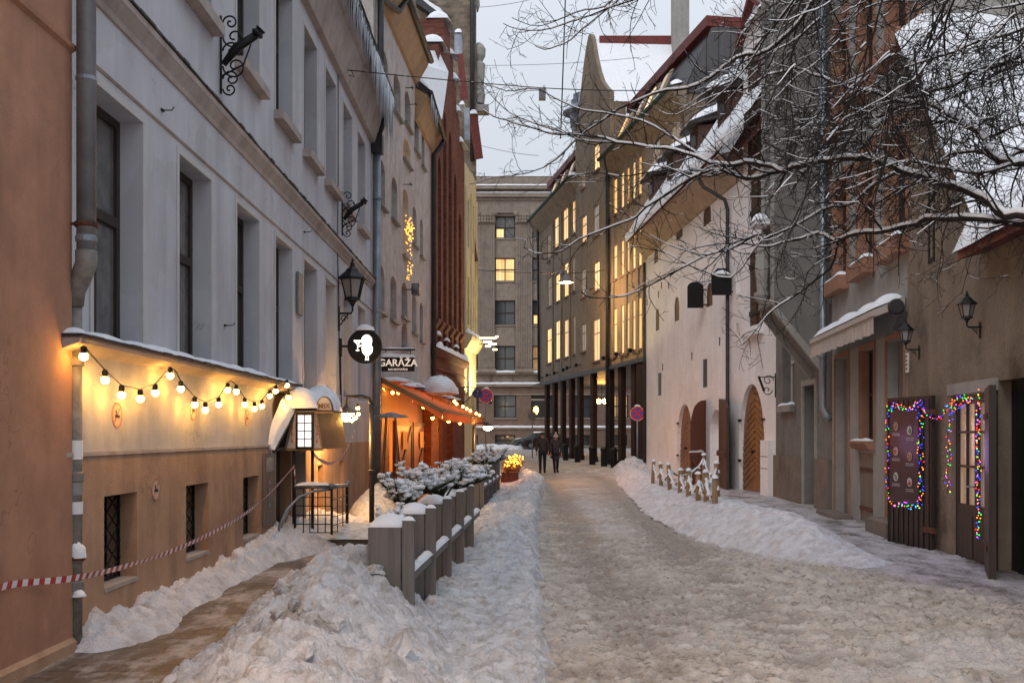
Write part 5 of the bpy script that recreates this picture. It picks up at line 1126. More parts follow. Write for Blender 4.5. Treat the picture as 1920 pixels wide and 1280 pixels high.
for k, (s, u, w, h) in enumerate(((G.sY(37.5),.16,1.0,.8),(G.sY(34.5),.16,1.0,.8),(G.sY(31.3),.16,1.0,.8),(G.sY(28.2),.16,1.0,.8),(G.sY(35.8),.52,.9,.65),(G.sY(31.5),.52,.9,.65),(G.sY(28.5),.52,.9,.65))):
    z, o = rz(u); o += .15; z2, o2 = z+h, o-(h+.2)*4.85/7.67-.35
    a = MB(); a.prism([G.pt(s,z,o), G.pt(s,z+h,o+.02), G.pt(s,z+h+.25,o2-.6), G.pt(s,z+.2,o-.3)], G.d*w); dm = a.build('dormer', M['shutter_wood'], bG)
    a = MB(); sbox(a, G, s+.2, s+w-.2, z+.25, z+h-.15, o-.02, o+.035); a.build('hatch', M['glass_black'], dm)
    a = MB(); a.prism([G.pt(s-.2,z+h,o+.3), G.pt(s-.2,z+h+.08,o+.3), G.pt(s-.2,z+h+.62,o2-.9), G.pt(s-.2,z+h+.5,o2-.9)], G.d*(w+.4)); a.build('dormer_roof', M['dark_wood'], dm)
    a = MB(); snow_cap(a, G.pt(s-.22,z+h+.08,o+.34), G.pt(s+w+.22,z+h+.08,o+.34), -G.n*1.6+Vector((0,0,.62)), .26, .3, seed=k); a.build('snow_cap', M['snow'], dm)
    a = MB(); 
mb = MB(); mb.prism([G.pt(h0-.15,12.35,.2), G.pt((h0+h1)/2,13.2,.2), G.pt(h1+.15,12.35,.2), G.pt(h1+.15,12.2,.2), G.pt((h0+h1)/2,13.05,.2), G.pt(h0-.15,12.2,.2)], -G.n*3); mb.build('hoist_roof', M['red_roof'], bG)
mb = MB(); snow_cap(mb, G.pt(h0-.1,12.4,.2), G.pt(h1+.1,12.4,.2), -G.n*2.5, .9, .2); mb.build('snow_cap', M['snow'], bG)
dp = thing('drainpipe', 'black drainpipe down the white warehouse between the open leaf and the big pointed door', 'drainpipe', G.pt(G.s(1370),0,.1))
s = G.s(1370.5); mb = MB(); mb.tube([G.pt(s+.9,9.15,.72), G.pt(s+.7,8.8,.6), G.pt(s+.1,8.3,.15), G.pt(s,8.0,.1), G.pt(s,2.35,.1), G.pt(s-.05,2.2,.13), G.pt(s-.05,.1,.13)], .055, 10); mb.build('pipe', M['dark_metal'], dp)
dp = thing('drainpipe', 'thin dark pipe at the far corner of the white warehouse', 'drainpipe', G.pt(g1,0,.08)); mb = MB(); mb.tube([G.pt(g1-.1,8.4,.1), G.pt(g1-.1,.1,.1)], .05, 8); mb.build('pipe', M['dark_metal'], dp)
mb = MB(); q = pwin(G,1437,1453,825,935); sbox(mb, G, q[0]+.05, q[1], .05, q[3], .002, .16); cab = mb.build('utility_cabinet', M['white_wash'])
tag(cab, 'pale utility cabinet fixed to the white wall right of the big pointed door', 'cabinet')
mb = MB(); sbox(mb, G, q[0]+.1, q[1]-.05, .75, .77, .16, .165); sbox(mb, G, q[0]+.1, q[1]-.05, 1.05, 1.07, .16, .165); mb.build('seam', M['grey_sign'], cab)
mb = MB(); s = G.s(1455); c = G.pt(s, G.z(1455,722), .02); X = G.n; Z = Vector((0,0,1))
mb.tube([c-Z*.3, c+Z*.3], .012, 5); scroll(mb, c+X*.18+Z*.12, X*-1, Z, .14, 1.3, .012); scroll(mb, c+X*.2-Z*.12, X*-1, Z*-1, .13, 1.2, .012); mb.tube([c+Z*.2, c+X*.42+Z*.2], .012, 5); mb.bar(c+X*.42+Z*.22, c+X*.28-Z*.15, .03, .05)
tag(mb.build('iron_bracket', M['black']), 'black scrolled iron bracket on the corner between white warehouse and grey house', 'bracket')
M['tie'] = M['rust']
for i, (px, py) in enumerate(((1254,535),(1241,535),(1235,552),(1214,567),(1350,640),(1298,668),(1243,688))):
    c = G.pt(G.s(px), G.z(px,py), .015); mb = MB(); mb.bar(c-Z*.12, c+Z*.12, .025, .03); mb.bar(c-G.d*.05+Z*.1, c+G.d*.05+Z*.1, .02, .03)
    tag(mb.build('wall_tie', M['rust']), 'small rusty iron wall tie '+['between the small arched slits, right one','between the small arched slits, upper left one','left of the small arched slits','at the far corner of the white wall','right of the square dark slit','left of the upper square slit','near the lower left slit'][i], 'wall tie', 'rusty wall ties on the white warehouse')

# ---- grey house H with slanting bay
H = Plane(6.26, 19.5, .051, -1)
bH = thing('house', 'grey green house with an upper bay carried on a slanting wedge beside the white warehouse', 'building', (6.5, 22, 0))
hw = (H.s(1489), H.s(1467), H.z(1467,762), H.z(1478,640)); hd = (H.s(1530), H.s(1508), .02, H.z(1519,722))
mb = MB(); wall(mb, H, rect(0, 5.1, -.1, 13), [(rect(*hw), .22), (rect(*hd), .28)], thick=.5); body(mb, H, 0.01, 5.09, -.1, 13, -8, -.52); mb.build('wall', M['h_grey'], bH)
window(H, bH, *hw, .2, frame='trim_white', glass='glass', vb=(.5,), hb=(.7,), fw=.06, sill=(.14,.12,'i_render'))
mb = MB(); snow_cap(mb, H.pt(hw[0]-.1,hw[2]+.01,.12), H.pt(hw[1]+.1,hw[2]+.01,.12), -H.n*.2, .06); mb.build('snow_cap', M['snow'], bH)
mb = MB(); sbox(mb, H, hd[0]-.02, hd[1]+.02, 0, hd[3]+.02, -.34, -.24)
for i in range(2):
    for z0, z1 in ((.2,.9),(1.0,1.9)): sbox(mb, H, hd[0]+.06+i*.33*(hd[1]-hd[0])*1.3, hd[0]+.06+i*.33*(hd[1]-hd[0])*1.3+.3*(hd[1]-hd[0]), z0, z1, -.24, -.22)
mb.build('door', M['j_dark'], bH)
mb = MB(); w = .12; sbox(mb, H, hd[0]-w, hd[0]-.002, 0, hd[3], .001, .04); sbox(mb, H, hd[1]+.002, hd[1]+w, 0, hd[3], .001, .04); sbox(mb, H, hd[0]-w, hd[1]+w, hd[3]+.002, hd[3]+w, .001, .045); mb.build('door_surround', M['i_render'], bH)
mb = MB(); zp = H.z(1480,855)
for s0, s1 in ((-.0, hd[0]-w-.003), (hd[1]+w+.003, 5.1)): sbox(mb, H, s0, s1, -.1, zp, .001, .07)
mb.build('plinth', M['h_plinth'], bH)
bx0, bx1, by0, by1 = 5.28, 6.28, 20.0, 20.97
zf = CH+(HY-572)/F*by0; zb = CH+(HY-688)/F*by0
mb = MB(); mb.add([(bx0,by0,zf),(bx1,by0,zb),(bx1,by0,13),(bx0,by0,13),(bx0,by1,zf),(bx1,by1,zb),(bx1,by1,13),(bx0,by1,13)], [(0,1,2,3),(4,7,6,5),(0,4,5,1),(0,3,7,4),(3,2,6,7),(1,5,6,2)]); mb.build('bay', M['h_grey'], bH)
mb = MB()
for y in (by0-.03, by1-.05): mb.hexa([(bx0-.04,y,zf-.12),(bx0-.04,y+.1,zf-.12),(bx1,y+.1,zb-.2),(bx1,y,zb-.2),(bx0-.04,y,zf+.06),(bx0-.04,y+.1,zf+.06),(bx1,y+.1,zb+.02),(bx1,y,zb+.02)])
mb.build('wedge_rib', M['i_render'], bH)
mb = MB()
for y in (by0+.03, by1-.2): mb.box(bx0-.045, bx0-.002, y, y+.16, zf+.1, 13)
mb.box(bx0-.09, bx0-.003, by0-.02, by1, zf+.0, zf+.13); mb.build('bay_trim', M['i_render'], bH)
mb = MB(); zc = zf+.25; c = Vector((bx0-.14, by0+.45, zc))
mb.lathe([(.03,-.25),(.12,-.1),(.17,0),(.17,.06),(.11,.08),(.12,.3),(.15,.55),(.13,.8),(.15,.98),(.07,1.06),(.085,1.15),(.07,1.26),(.0,1.3)], c, 10); mb.build('statue', M['i_render'], bH)
mb = MB(); mb.box(bx0-.34,bx0-.01,by0+.2,by0+.75,zc+1.42,zc+1.5); snow_cap(mb, (bx0-.36,by0+.18,zc+1.5), (bx0-.36,by0+.77,zc+1.5), (.34,0,0), .16); mb.build('niche_canopy', M['snow'], bH)
dp = thing('drainpipe', 'long zinc drainpipe between the grey green house and the peach trimmed house', 'drainpipe', (6.12, 19.6, 0))
mb = MB(); mb.tube([(6.12,19.6,13),(6.12,19.6,2.15),(6.18,19.55,1.98),(6.24,19.5,1.9)], .07, 12)
for z in (3.1,5.2,7.3): mb.lathe([(.07,0),(.08,.01),(.08,.05),(.07,.06)], (6.12,19.6,z), 12)
mb.build('pipe', M['zinc'], dp)

# ---- light house I with peach trim
I = Plane(5.4, 10.9, .1, -1)
bI = thing('house', 'light grey house with peach painted window frames and a snowy awning', 'building', (6, 17, 0))
i0, i1 = I.sY(14.5), I.sY(19.45)
def iw(a, b, c, d): return pwin(I, a, b, c, d)
first = [iw(1564,1590,338,532), iw(1610,1640,300,505), iw(1664,1702,262,468)]
zs = sum(q[2] for q in first)/3; zt = sum(q[3] for q in first)/3
first = [(q[0], q[1], zs, zt) for q in first]; second = [(q[0], q[1], zs+3.0, zt+3.0) for q in first]
gopen = [(*iw(1567,1592,660,940)[:2], .05, 3.05), (*iw(1614,1640,640,828)[:2], 1.52, 3.05), (*iw(1664,1697,620,960)[:2], .05, 3.05)]
shut = (*iw(1611,1637,848,985)[:2], .12, 1.30)
mb = MB(); wall(mb, I, rect(i0, i1, -.1, 12.5), [(rect(*q), .25) for q in first+second+gopen]+[(rect(*shut), .12)], thick=.5); body(mb, I, i0, i1, -.1, 12.5, -8, -.52); mb.build('wall', M['i_render'], bI)
for q in first+second: window(I, bI, *q, .13, frame='peach', glass='glass_black', vb=(.5,), hb=(.65,), fw=.06, sill=(.24,.20,'peach'))
mb = MB()
for q in first+second:
    a, b, c, d = q; w = .085; sbox(mb, I, a-w, a-.002, c, d, .001, .035); sbox(mb, I, b+.002, b+w, c, d, .001, .035); sbox(mb, I, a-w-.03, b+w+.03, d+.002, d+.26, .001, .06)
    for e0, e1 in ((a,a+.004),(b-.004,b)): sbox(mb, I, e0, e1, c+.02, d, -.125, -.004)
for q in gopen:
    a, b, c, d = q; w = .06; sbox(mb, I, a-w, a-.002, c, d, .001, .03); sbox(mb, I, b+.002, b+w, c, d, .001, .03); sbox(mb, I, a-w, b+w, d+.002, d+.08, .001, .03)
a, b, c, d = gopen[1]; sbox(mb, I, b-.004, b, c+.02, d, -.135, -.004)
mb.build('peach_surround', M['peach'], bI)
mb = MB()
for q in first: snow_cap(mb, I.pt(q[0]-.06,q[2]+.01,.20), I.pt(q[1]+.06,q[2]+.01,.20), -I.n*.24, .08, .4)
mb.build('snow_cap', M['snow'], bI)
window(I, bI, *gopen[1], .14, frame='brown_frame', glass='glass_black', vb=(.5,), hb=(.5,), fw=.05)
for q in (gopen[0], gopen[2]):
    a = MB(); sbox(a, I, q[0]-.02, q[1]+.02, q[2]-.05, q[3]+.02, -.26, -.16); a.build('panel', M['h_grey'], bI)
a = MB(); sbox(a, I, shut[0]-.02, shut[1]+.02, shut[2]-.02, shut[3]+.02, -.10, -.02); sh = a.build('cellar_door', M['grey_wood'], bI)
a = MB(); sbox(a, I, shut[0]+.02, shut[1]-.02, .32, .38, -.02, .0); sbox(a, I, shut[0]+.02, shut[1]-.02, .98, 1.04, -.02, .0); a.build('hinge', M['rust'], sh)
mb = MB(); molding(mb, I, shut[0]-.12, shut[1]+.12, [(0,1.34),(.10,1.36),(.16,1.46),(.16,1.5),(0,1.5)]); mb.build('sill', M['peach'], bI)
mb = MB(); snow_cap(mb, I.pt(shut[0]-.1,1.5,.16), I.pt(shut[1]+.1,1.5,.16), -I.n*.17, .04); mb.build('snow_cap', M['snow'], bI)
mb = MB(); sbox(mb, I, gopen[0][0]-.3, gopen[0][1]+.1, -.05, .16, .0, .35); mb.build('step', M['h_plinth'], bI)
mb = MB(); sbox(mb, I, gopen[2][0]-.1, gopen[2][1]+.15, .02, .30, .0, .30); snow_cap(mb, I.pt(gopen[2][0]-.1,.30,.3), I.pt(gopen[2][1]+.15,.30,.3), -I.n*.3, .03); mb.build('step', M['h_plinth'], bI)
aw = thing('awning', 'pale folded awning with snow on it over the peach framed openings', 'awning', I.pt(i0+2,3.3,0))
s0, s1 = i0+.05, i1-.35
mb = MB(); mb.prism([I.pt(s0,3.62,.02), I.pt(s0,3.42,.50), I.pt(s0,3.34,.50), I.pt(s0,3.34,.42), I.pt(s0,3.5,.02)], I.d*(s1-s0)); mb.build('cassette', M['awning'], aw)
mb = MB()
n = 60
vs = []
for i in range(n+1):
    s = s0+(s1-s0)*i/n; w_ = .012*math.sin(i*1.9); vs += [I.pt(s,3.345,.47+w_*.3), I.pt(s,3.08+.01*math.sin(i*1.1),.47+w_*1.6), I.pt(s,3.08+.01*math.sin(i*1.1),.462+w_*1.6), I.pt(s,3.345,.462+w_*.3)]
mb.add(vs, [(i*4+j, i*4+(j+1)%4, (i+1)*4+(j+1)%4, (i+1)*4+j) for i in range(n) for j in range(4)]); mb.build('valance', M['awning'], aw)
mb = MB(); snow_cap(mb, I.pt(s0,3.46,.46), I.pt(s1,3.46,.46), -I.n*.44+Vector((0,0,.17)), .10, .5); mb.build('snow_cap', M['snow'], aw)
mb = MB(); mb.lathe([(.10,0),(.115,.02),(.115,.07),(.08,.09)], I.pt(s0-.09,3.47,.16), 16, I.d); mb.bar(I.pt(s0-.04,3.40,.02), I.pt(s0-.04,3.12,.16), .04, .10); mb.build('end_cap', M['dark_metal'], aw)
mb = MB(); q = I.pt(I.s(1704), I.z(1704,680), .02); mb.bar(q-Vector((0,0,.14)), q+Vector((0,0,.14)), .12, .02, up=I.n); o = mb.build('house_plate', M['white']); tag(o, 'small framed plate on the wall between the awning and the beige wall', 'plate')
mb = MB()
for k in range(4): mb.bar(q+I.n*.012-Vector((0,0,.1-.06*k)), q+I.n*.012-Vector((0,0,.07-.06*k)), .07, .01, up=I.n)
mb.build('print', M['grey_sign'], o)

# ---- beige wall J with lanterns and doors
bJ = thing('house', 'old stained beige wall with a snowy lean-to roof at the right edge', 'building', (5.6, 12, 0))
j1 = I.sY(14.49); j0 = I.sY(4.5)
jd = (I.s(1866), I.s(1786), -.05, 2.08); jg = (I.s(1990), I.s(1872), -.05, 2.2)
outer = [(j0,-.1),(j1,-.1),(j1,7.3),(I.sY(13.6),6.36),(I.sY(11.55),4.03),(I.sY(10.9),3.75),(j0,3.7)]
mb = MB(); wall(mb, I, outer, [(rect(*jd),.28),(rect(*jg),.2)], thick=.45); mb.build('wall', M['j_render'], bJ)
sJ = I.sY(13.3); window(I, bJ, sJ-.0, sJ+.20, 3.95, 5.1, -.01, frame='black', glass='glass_black', vb=(), fw=.03, out=-.0)
mb = MB(); a = I.pt(j1,7.15,-.02); 
q0 = I.pt(j1-.02,7.25,.05); q1 = I.pt(I.sY(11.3),3.85,.05)
mb.hexa([q1, q1+Vector((6,0,0)), q0+Vector((6,0,0)), q0, q1+Vector((0,0,.14)), q1+Vector((6,0,.14)), q0+Vector((6,0,.14)), q0+Vector((0,0,.14))]); mb.build('roof', M['dark_wood'], bJ)
def jroof():
    m_ = MB(); vs = []; nu, nv = 50, 60
    for i in range(nu+1):
        for j in range(nv+1):
            u, v = i/nu, j/nv; p = q1.lerp(q0, v)+Vector((6*u-.1,0,0)); h = .34+.10*float(fbm(p.x, p.y*1.4, .8, 3)); e = min(1, min(u*nu/3.5+.15, v*nv/3.5+.15)); vs.append(p+Vector((-.06,-.05,.10+h*e)))
    m_.smooth = True; m_.add(vs, [(i*(nv+1)+j, (i+1)*(nv+1)+j, (i+1)*(nv+1)+j+1, i*(nv+1)+j+1) for i in range(nu) for j in range(nv)]); return m_
jroof().build('roof_snow', M['snow'], bJ)
mb = MB(); mb.prism([I.pt(I.sY(11.5),3.62,.30), I.pt(I.sY(11.5),3.72,.30), I.pt(I.sY(11.5),3.95,-.4), I.pt(I.sY(11.5),3.8,-.4)], -I.d*6)
for i in range(40): p = I.pt(I.sY(11.5)-.08-i*.15,3.69,.24); mb.tube([p, p-I.n*.3+Vector((0,0,.12))], .045, 6)
mb.build('tile_coping', M['red_roof'], bJ)
mb = MB(); snow_cap(mb, I.pt(I.sY(11.55),3.70,.36), I.pt(j0,3.70,.36), -I.n*.8+Vector((0,0,.14)), .36, .35, seg=.07); mb.build('coping_snow', M['snow'], bJ)
bK2 = thing('house', 'dark grey wall rising behind the snowy lean-to roof at the top right', 'building', (10, 15, 0))
mb = MB(); mb.box(6.35, 14, 14.52, 15.2, 0, 12.4); mb.build('wall', M['j_dark'], bK2)
mb = MB(); mb.box(5.9, 14, 14.50, 14.6, 12.3, 12.5); mb.build('eave', M['dark_metal'], bK2)
# glazed door
dJ = MB(); s0, s1, z0, z1 = jd
fr = MB(); mid = (s0+s1)/2
for q in ((s0,s0+.07,z0,z1),(s1-.07,s1,z0,z1),(s0+.07,s1-.07,z1-.10,z1),(mid-.05,mid+.05,z0,z1-.1),(s0+.07,mid-.05,z0,.75),(mid+.05,s1-.07,z0,.75)): sbox(fr, I, *q, -.10, -.04)
for z in (1.2, 1.62):
    sbox(fr, I, s0+.07, mid-.05, z, z+.03, -.09, -.045); sbox(fr, I, mid+.05, s1-.07, z, z+.03, -.09, -.045)
for s in ((s0+mid)/2+.01, (s1+mid)/2-.01): sbox(fr, I, s-.015, s+.015, .75, z1-.1, -.09, -.045)
for a, b in ((s0+.12,mid-.1),(mid+.1,s1-.12)): sbox(fr, I, a, b, .12, .62, -.04, -.028)
do = fr.build('door', M['dark_wood'], bJ)
g = MB(); sbox(g, I, s0+.05, s1-.05, .7, z1-.05, -.082, -.075); g.build('pane', M['door_pane'] if 'door_pane' in M else M['lit_dim'], do)
h = MB(); h.cyl(I.pt(mid+.02,.98,-.04), I.pt(mid+.02,.98,.02), .012); h.bar(I.pt(mid+.02,.98,.02), I.pt(mid+.13,.98,.02), .02, .02); h.build('handle', M['zinc'], do)
a = MB(); sbox(a, I, jg[0]-.02, jg[1]+.02, -.05, 2.22, -.24, -.14); a.build('gate', M['gate_black'] if 'gate_black' in M else M['dark_wood'], bJ)
a = MB(); sbox(a, I, jd[0]-.1, jd[1]+.12, 2.10, 2.24, .002, .03); a.build('lintel', M['i_render'], bJ)
# open door leaves
def leaf_box(name, h, t, z0, z1, th, m, parent):
    h = Vector((*h, 0)); t = Vector((*t, 0)); d = (t-h).normalized(); n = Vector((d.y,-d.x,0))*th
    a = MB(); a.hexa([h+Vector((0,0,z0)), t+Vector((0,0,z0)), t+n+Vector((0,0,z0)), h+n+Vector((0,0,z0)), h+Vector((0,0,z1)), t+Vector((0,0,z1)), t+n+Vector((0,0,z1)), h+n+Vector((0,0,z1))]); return a.build(name, M[m], parent), h, t, d, n
YH, YT = 13.05, 14.15
lh = ((1746-CX)/F*YH, YH); lt = ((1664-CX)/F*YT, YT)
lf1, lh3, lt3, ld, ln = leaf_box('door_leaf', lh, lt, .02, 2.12, .06, 'dark_wood', bJ)
fn = Vector((-ld.y, ld.x, 0)); fn = fn if fn.y < 0 else -fn            # towards the viewer
lb = lh3 if (ln.dot(fn) < 0) else lh3+ln
def lp(u, z, o=0): return lb+ (lt3-lh3)*u+Vector((0,0,z))+fn*o
a = MB()
for u in np.linspace(.04,.96,9): a.bar(lp(u,.05,.006), lp(u,2.08,.006), .012, .012)
a.build('batten', M['black'], lf1)
a = MB()
for z in (.35,1.9): a.bar(lp(-.12,z,.02), lp(.12,z,.02), .03, .07)
a.build('hinge', M['rust'], lf1)
# menu board
mbo = thing('menu_board', 'dark menu board with six food pictures on the open door leaf', 'menu board', lp(.5,1.3,.03))
a = MB(); a.hexa([lp(.22,.66,.012), lp(.90,.66,.012), lp(.90,.66,.03), lp(.22,.66,.03), lp(.22,1.95,.012), lp(.90,1.95,.012), lp(.90,1.95,.03), lp(.22,1.95,.03)]); a.build('panel', M['menu_brown'] if 'menu_brown' in M else M['black'], mbo)
# ================================================================ LAMPS, SIGNS, LIGHTS
Z = Vector((0,0,1)); X1 = Vector((1,0,0)); Y1 = Vector((0,1,0))
def lantern(c, out, h, label, arm, ang=0, group=None, wall_drop=.0):
    """c: centre of the glass body, out: unit vector from the wall to the lamp, arm: distance to the wall, h: height of the whole head"""
    c = Vector(c); root = thing('wall_lantern', label, 'lantern', c-out*arm, 0, group)
    k = h; a = MB()
    r1, r0 = .33*k, .20*k; zb, zt = -.38*k, .14*k; n = 6
    ring = lambda r, z: [c+Vector((r*math.cos(2*math.pi*(i+.5)/n), r*math.sin(2*math.pi*(i+.5)/n), z)) for i in range(n)]
    t_, b_ = ring(r1, zt), ring(r0, zb)
    for i in range(n): a.bar(b_[i], t_[i], .03*k, .03*k); a.bar(t_[i], t_[(i+1)%n], .035*k, .035*k); a.bar(b_[i], b_[(i+1)%n], .03*k, .03*k)
    a.lathe([(.24*k,-.44*k),(.22*k,-.38*k)], c, 6); a.lathe([(.05*k,-.6*k),(.06*k,-.55*k),(.10*k,-.5*k),(.16*k,-.44*k)], c, 8)
    a.build('frame', M['black'], root)
    a = MB(); a.lathe([(.42*k,.14*k),(.40*k,.18*k),(.24*k,.32*k),(.20*k,.36*k),(.18*k,.40*k),(.10*k,.46*k),(.06*k,.52*k),(.07*k,.56*k),(.03*k,.62*k),(.035*k,.66*k),(.0,.74*k)], c, 6); a.build('cap', M['black'], root)
    a = MB(); a.lathe([(r0*.93,zb+.01),(r1*.93,zt)], c, 6); a.build('glass', M['lamp_glass'], root)
    a = MB(); w = c-out*arm; 
    a.tube([c-Z*.58*k, c-Z*.72*k, c-Z*.80*k-out*.1*arm, w-Z*.80*k], .028*k if k > .5 else .035*k, 6)
    a.tube([w+out*.7*arm-Z*.82*k, w+out*.35*arm-Z*1.0*k, w+out*.05-Z*1.12*k], .02*k, 5); scroll(a, w+out*.4*arm-Z*.95*k, out, Z, .11*k, 1.2, .014*k)
    a.bar(w+out*.02-Z*.6*k, w+out*.02-Z*1.28*k, .10*k, .05*k, up=out); a.build('arm', M['black'], root)
    return root
Yl = 19.2; lantern(P(661,533,Yl), X1, .70, 'black hexagonal lantern on an iron arm above the round bar sign', .28)
c = P(1846,577,11.6); w = I.pt(I.sY(11.6),0,0); lantern((w.x-.17, c.y, c.z), Vector((-1,0,0)), .28, 'black wall lantern on the beige wall above the glazed door, nearer one', .17, group='lanterns on the beige wall')
c = P(1714,625,13.9); w = I.pt(I.sY(13.9),0,0); lantern((w.x-.20, c.y, c.z), Vector((-1,0,0)), .28, 'black wall lantern beside the awning, further one', .20, group='lanterns on the beige wall')

# round bar sign
c = P(684,649,19.3); rs = .335
sg = thing('round_sign', 'round black hanging sign with a glowing white figure and cocktail glass', 'sign', c)
mb = MB(); mb.lathe([(rs*.97,-.05),(rs,-.03),(rs,.03),(rs*.97,.05)], c, 40, Y1); mb.build('disc', M['black'], sg)
mb = MB(); mb.bar(Vector((-3.34,19.3,c.z)), Vector((c.x-rs+.02,19.3,c.z)), .04,.04); mb.bar(Vector((-3.32,19.3,c.z-.2)), Vector((-3.32,19.3,c.z+.15)), .05,.08); mb.build('bracket', M['black'], sg)
rr = random.Random(3); fy = c.y-.056
def flat(mb, pts, y, th=.008): mb.prism([Vector((c.x+a, y, c.z+b)) for a, b in pts], (0,th,0))
mb = MB(); pts = []
for i in range(44):
    t = 2*math.pi*i/44; r = .118*(1.0 if i % 2 else .86)*(1+.05*rr.random()); pts.append((.045+r*.92*math.cos(t), .10+r*1.05*math.sin(t)))
flat(mb, pts, fy)
pts = [(.055+.105*math.cos(t)*(1+.04*math.sin(9*t)), -.06+.125*math.sin(t)) for t in np.linspace(0, 2*math.pi, 30, endpoint=False)]; flat(mb, pts, fy-.003)
for dx in (.03,.075): flat(mb, [(dx-.007,-.26),(dx+.007,-.26),(dx+.007,-.17),(dx-.007,-.17)], fy-.001); flat(mb, [(dx-.02,-.275),(dx+.012,-.275),(dx+.012,-.26),(dx-.02,-.26)], fy-.001)
flat(mb, [(-.11,-.02),(-.05,.00),(-.05,.03),(-.11,.005)], fy-.005)
mb.build('figure', M['sign_glow'], sg)
mb = MB()
for a, b in (((-.20,.105),(-.06,.105)),((-.20,.105),(-.13,.02)),((-.06,.105),(-.13,.02)),((-.13,.02),(-.13,-.08)),((-.165,-.085),(-.095,-.085)),((-.17,.075),(-.09,.075))):
    mb.bar((c.x+a[0],fy,c.z+a[1]), (c.x+b[0],fy,c.z+b[1]), .012, .014)
mb.build('cocktail_glass', M['sign_glow'], sg)
mb = MB(); lump(mb, (c.x,19.3,c.z+rs-.03), .19,.10,.11, 2, 16, 8); mb.build('snow_cap', M['snow'], sg)
mb = MB(); mb.tube([(-3.33,19.32,c.z-.1),(-3.32,19.3,c.z-.6),(-3.3,19.25,c.z-1.1),(-3.31,19.2,2.0)], .012, 5); mb.build('cable', M['black'], sg)
# second hanging sign with lettering
c = P(746.5,683,24.2)
sg = thing('hanging_sign', 'black hanging sign with white GARĀŽA lettering and snow on top', 'sign', c)
mb = MB(); mb.box(c.x-.40, c.x+.40, 24.16, 24.24, c.z-.17, c.z+.17); mb.build('board', M['black'], sg)
text(sg, 'GARĀŽA', .235, (0,-.052,.03), (R(90),0,0), M['sign_white']); text(sg, 'BAR RESTORĀNS', .062, (0,-.052,-.125), (R(90),0,0), M['sign_white'], name='small_lettering')
mb = MB(); mb.bar((-3.3,24.2,c.z+.36), (c.x+.42,24.2,c.z+.36), .04,.04); mb.bar((c.x+.3,24.2,c.z+.16),(c.x+.3,24.2,c.z+.36), .02,.02); mb.bar((c.x-.3,24.2,c.z+.16),(c.x-.3,24.2,c.z+.36), .02,.02); mb.build('bracket', M['black'], sg)
mb = MB(); snow_cap(mb, (c.x-.42,24.12,c.z+.17), (c.x+.42,24.12,c.z+.17), (0,.14,0), .09, .4, seg=.05); snow_cap(mb, (c.x-.35,24.15,c.z+.38), (c.x+.42,24.15,c.z+.38), (0,.1,0), .03, .4, seg=.05); mb.build('snow_cap', M['snow'], sg)
# ---- no-stopping signs
def road_sign(c, r, base, label, post=True, lean=0):
    c = Vector(c); root = thing('road_sign', label, 'road sign', (c.x, c.y, base), 0, 'no-stopping signs')
    a = MB(); a.lathe([(r,0),(r,.01)], c, 32, Y1); a.build('plate', M['grey_sign'], root)
    def ring(r0, r1, y, m, nm):
        a = MB()
        for i in range(40):
            t0, t1 = 2*math.pi*i/40, 2*math.pi*(i+1)/40
            a.add([c+Vector((rr_*math.cos(t), y, rr_*math.sin(t))) for t, rr_ in ((t0,r0),(t0,r1),(t1,r1),(t1,r0))], [(0,1,2,3)])
        return a.build(nm, M[m], root)
    ring(0, r*.78, -.004, 'blue', 'blue_field'); ring(r*.72, r*.96, -.007, 'red', 'red_ring'); ring(r*.95, r*1.0, -.008, 'white', 'rim')
    a = MB(); d = r*.60; e = r*.085
    for s in (1,-1): a.bar(c+Vector((-d*s,-.006-.001*s,-d)), c+Vector((d*s,-.006-.001*s,d)), r*.17, .004, up=(0,1,0)) if False else a.add([c+Vector((x, -.009-.001*s, z)) for x, z in (((-d-e)*s,-d+e),((-d+e)*s,-d-e),((d+e)*s,d-e),((d-e)*s,d+e))], [(0,1,2,3)])
    a.build('red_cross', M['red'], root)
    if post: a = MB(); a.cyl((c.x,c.y+.04,base-.1), (c.x,c.y+.04,c.z+r*.7), .03, n=10); a.build('post', M['zinc'], root)
    a = MB(); lump(a, (c.x,c.y,c.z+r*.97), r*.45,.06,r*.25, 4, 10, 5); a.build('snow_cap', M['snow'], root)
road_sign(P(1195,775,41), .30, .02, 'no-stopping road sign on a post beside the white warehouse')
road_sign(P(911,742,41), .30, 0, 'no-stopping road sign catching warm light beside the pale yellow house')
c = P(895,737,40.2); bs = thing('road_sign', 'small dark blue round sign on a bracket, half hiding the warm-lit no-stopping sign', 'road sign', c)
mb = MB(); mb.lathe([(.20,0),(.20,.012)], c, 24, Y1); mb.build('plate', M['blue_dark'], bs)
mb = MB(); mb.bar(c+Vector((-.03,-.01,-.13)), c+Vector((.05,-.01,.02)), .04,.006); mb.bar(c+Vector((.05,-.01,-.12)), c+Vector((-.02,-.01,.0)), .03,.006); mb.ball(c+Vector((.01,-.01,.08)), .035, 8, 5); mb.build('pictogram', M['pink'], bs)
mb = MB(); b_ = c+Vector((-.65,.4,.25)); mb.tube([c+Z*.2, c+Vector((-.3,.1,.25)), b_], .018, 6); scroll(mb, c+Vector((-.45,.3,.02)), X1, Z, .14, 1.3, .014); mb.tube([c-Vector((.2,0,.05)), c+Vector((-.5,.3,-.35)), b_-Z*.6], .016, 6); mb.build('bracket', M['black'], bs)
c = P(998,779,62); gz_ = ground_z(c.x, 62)
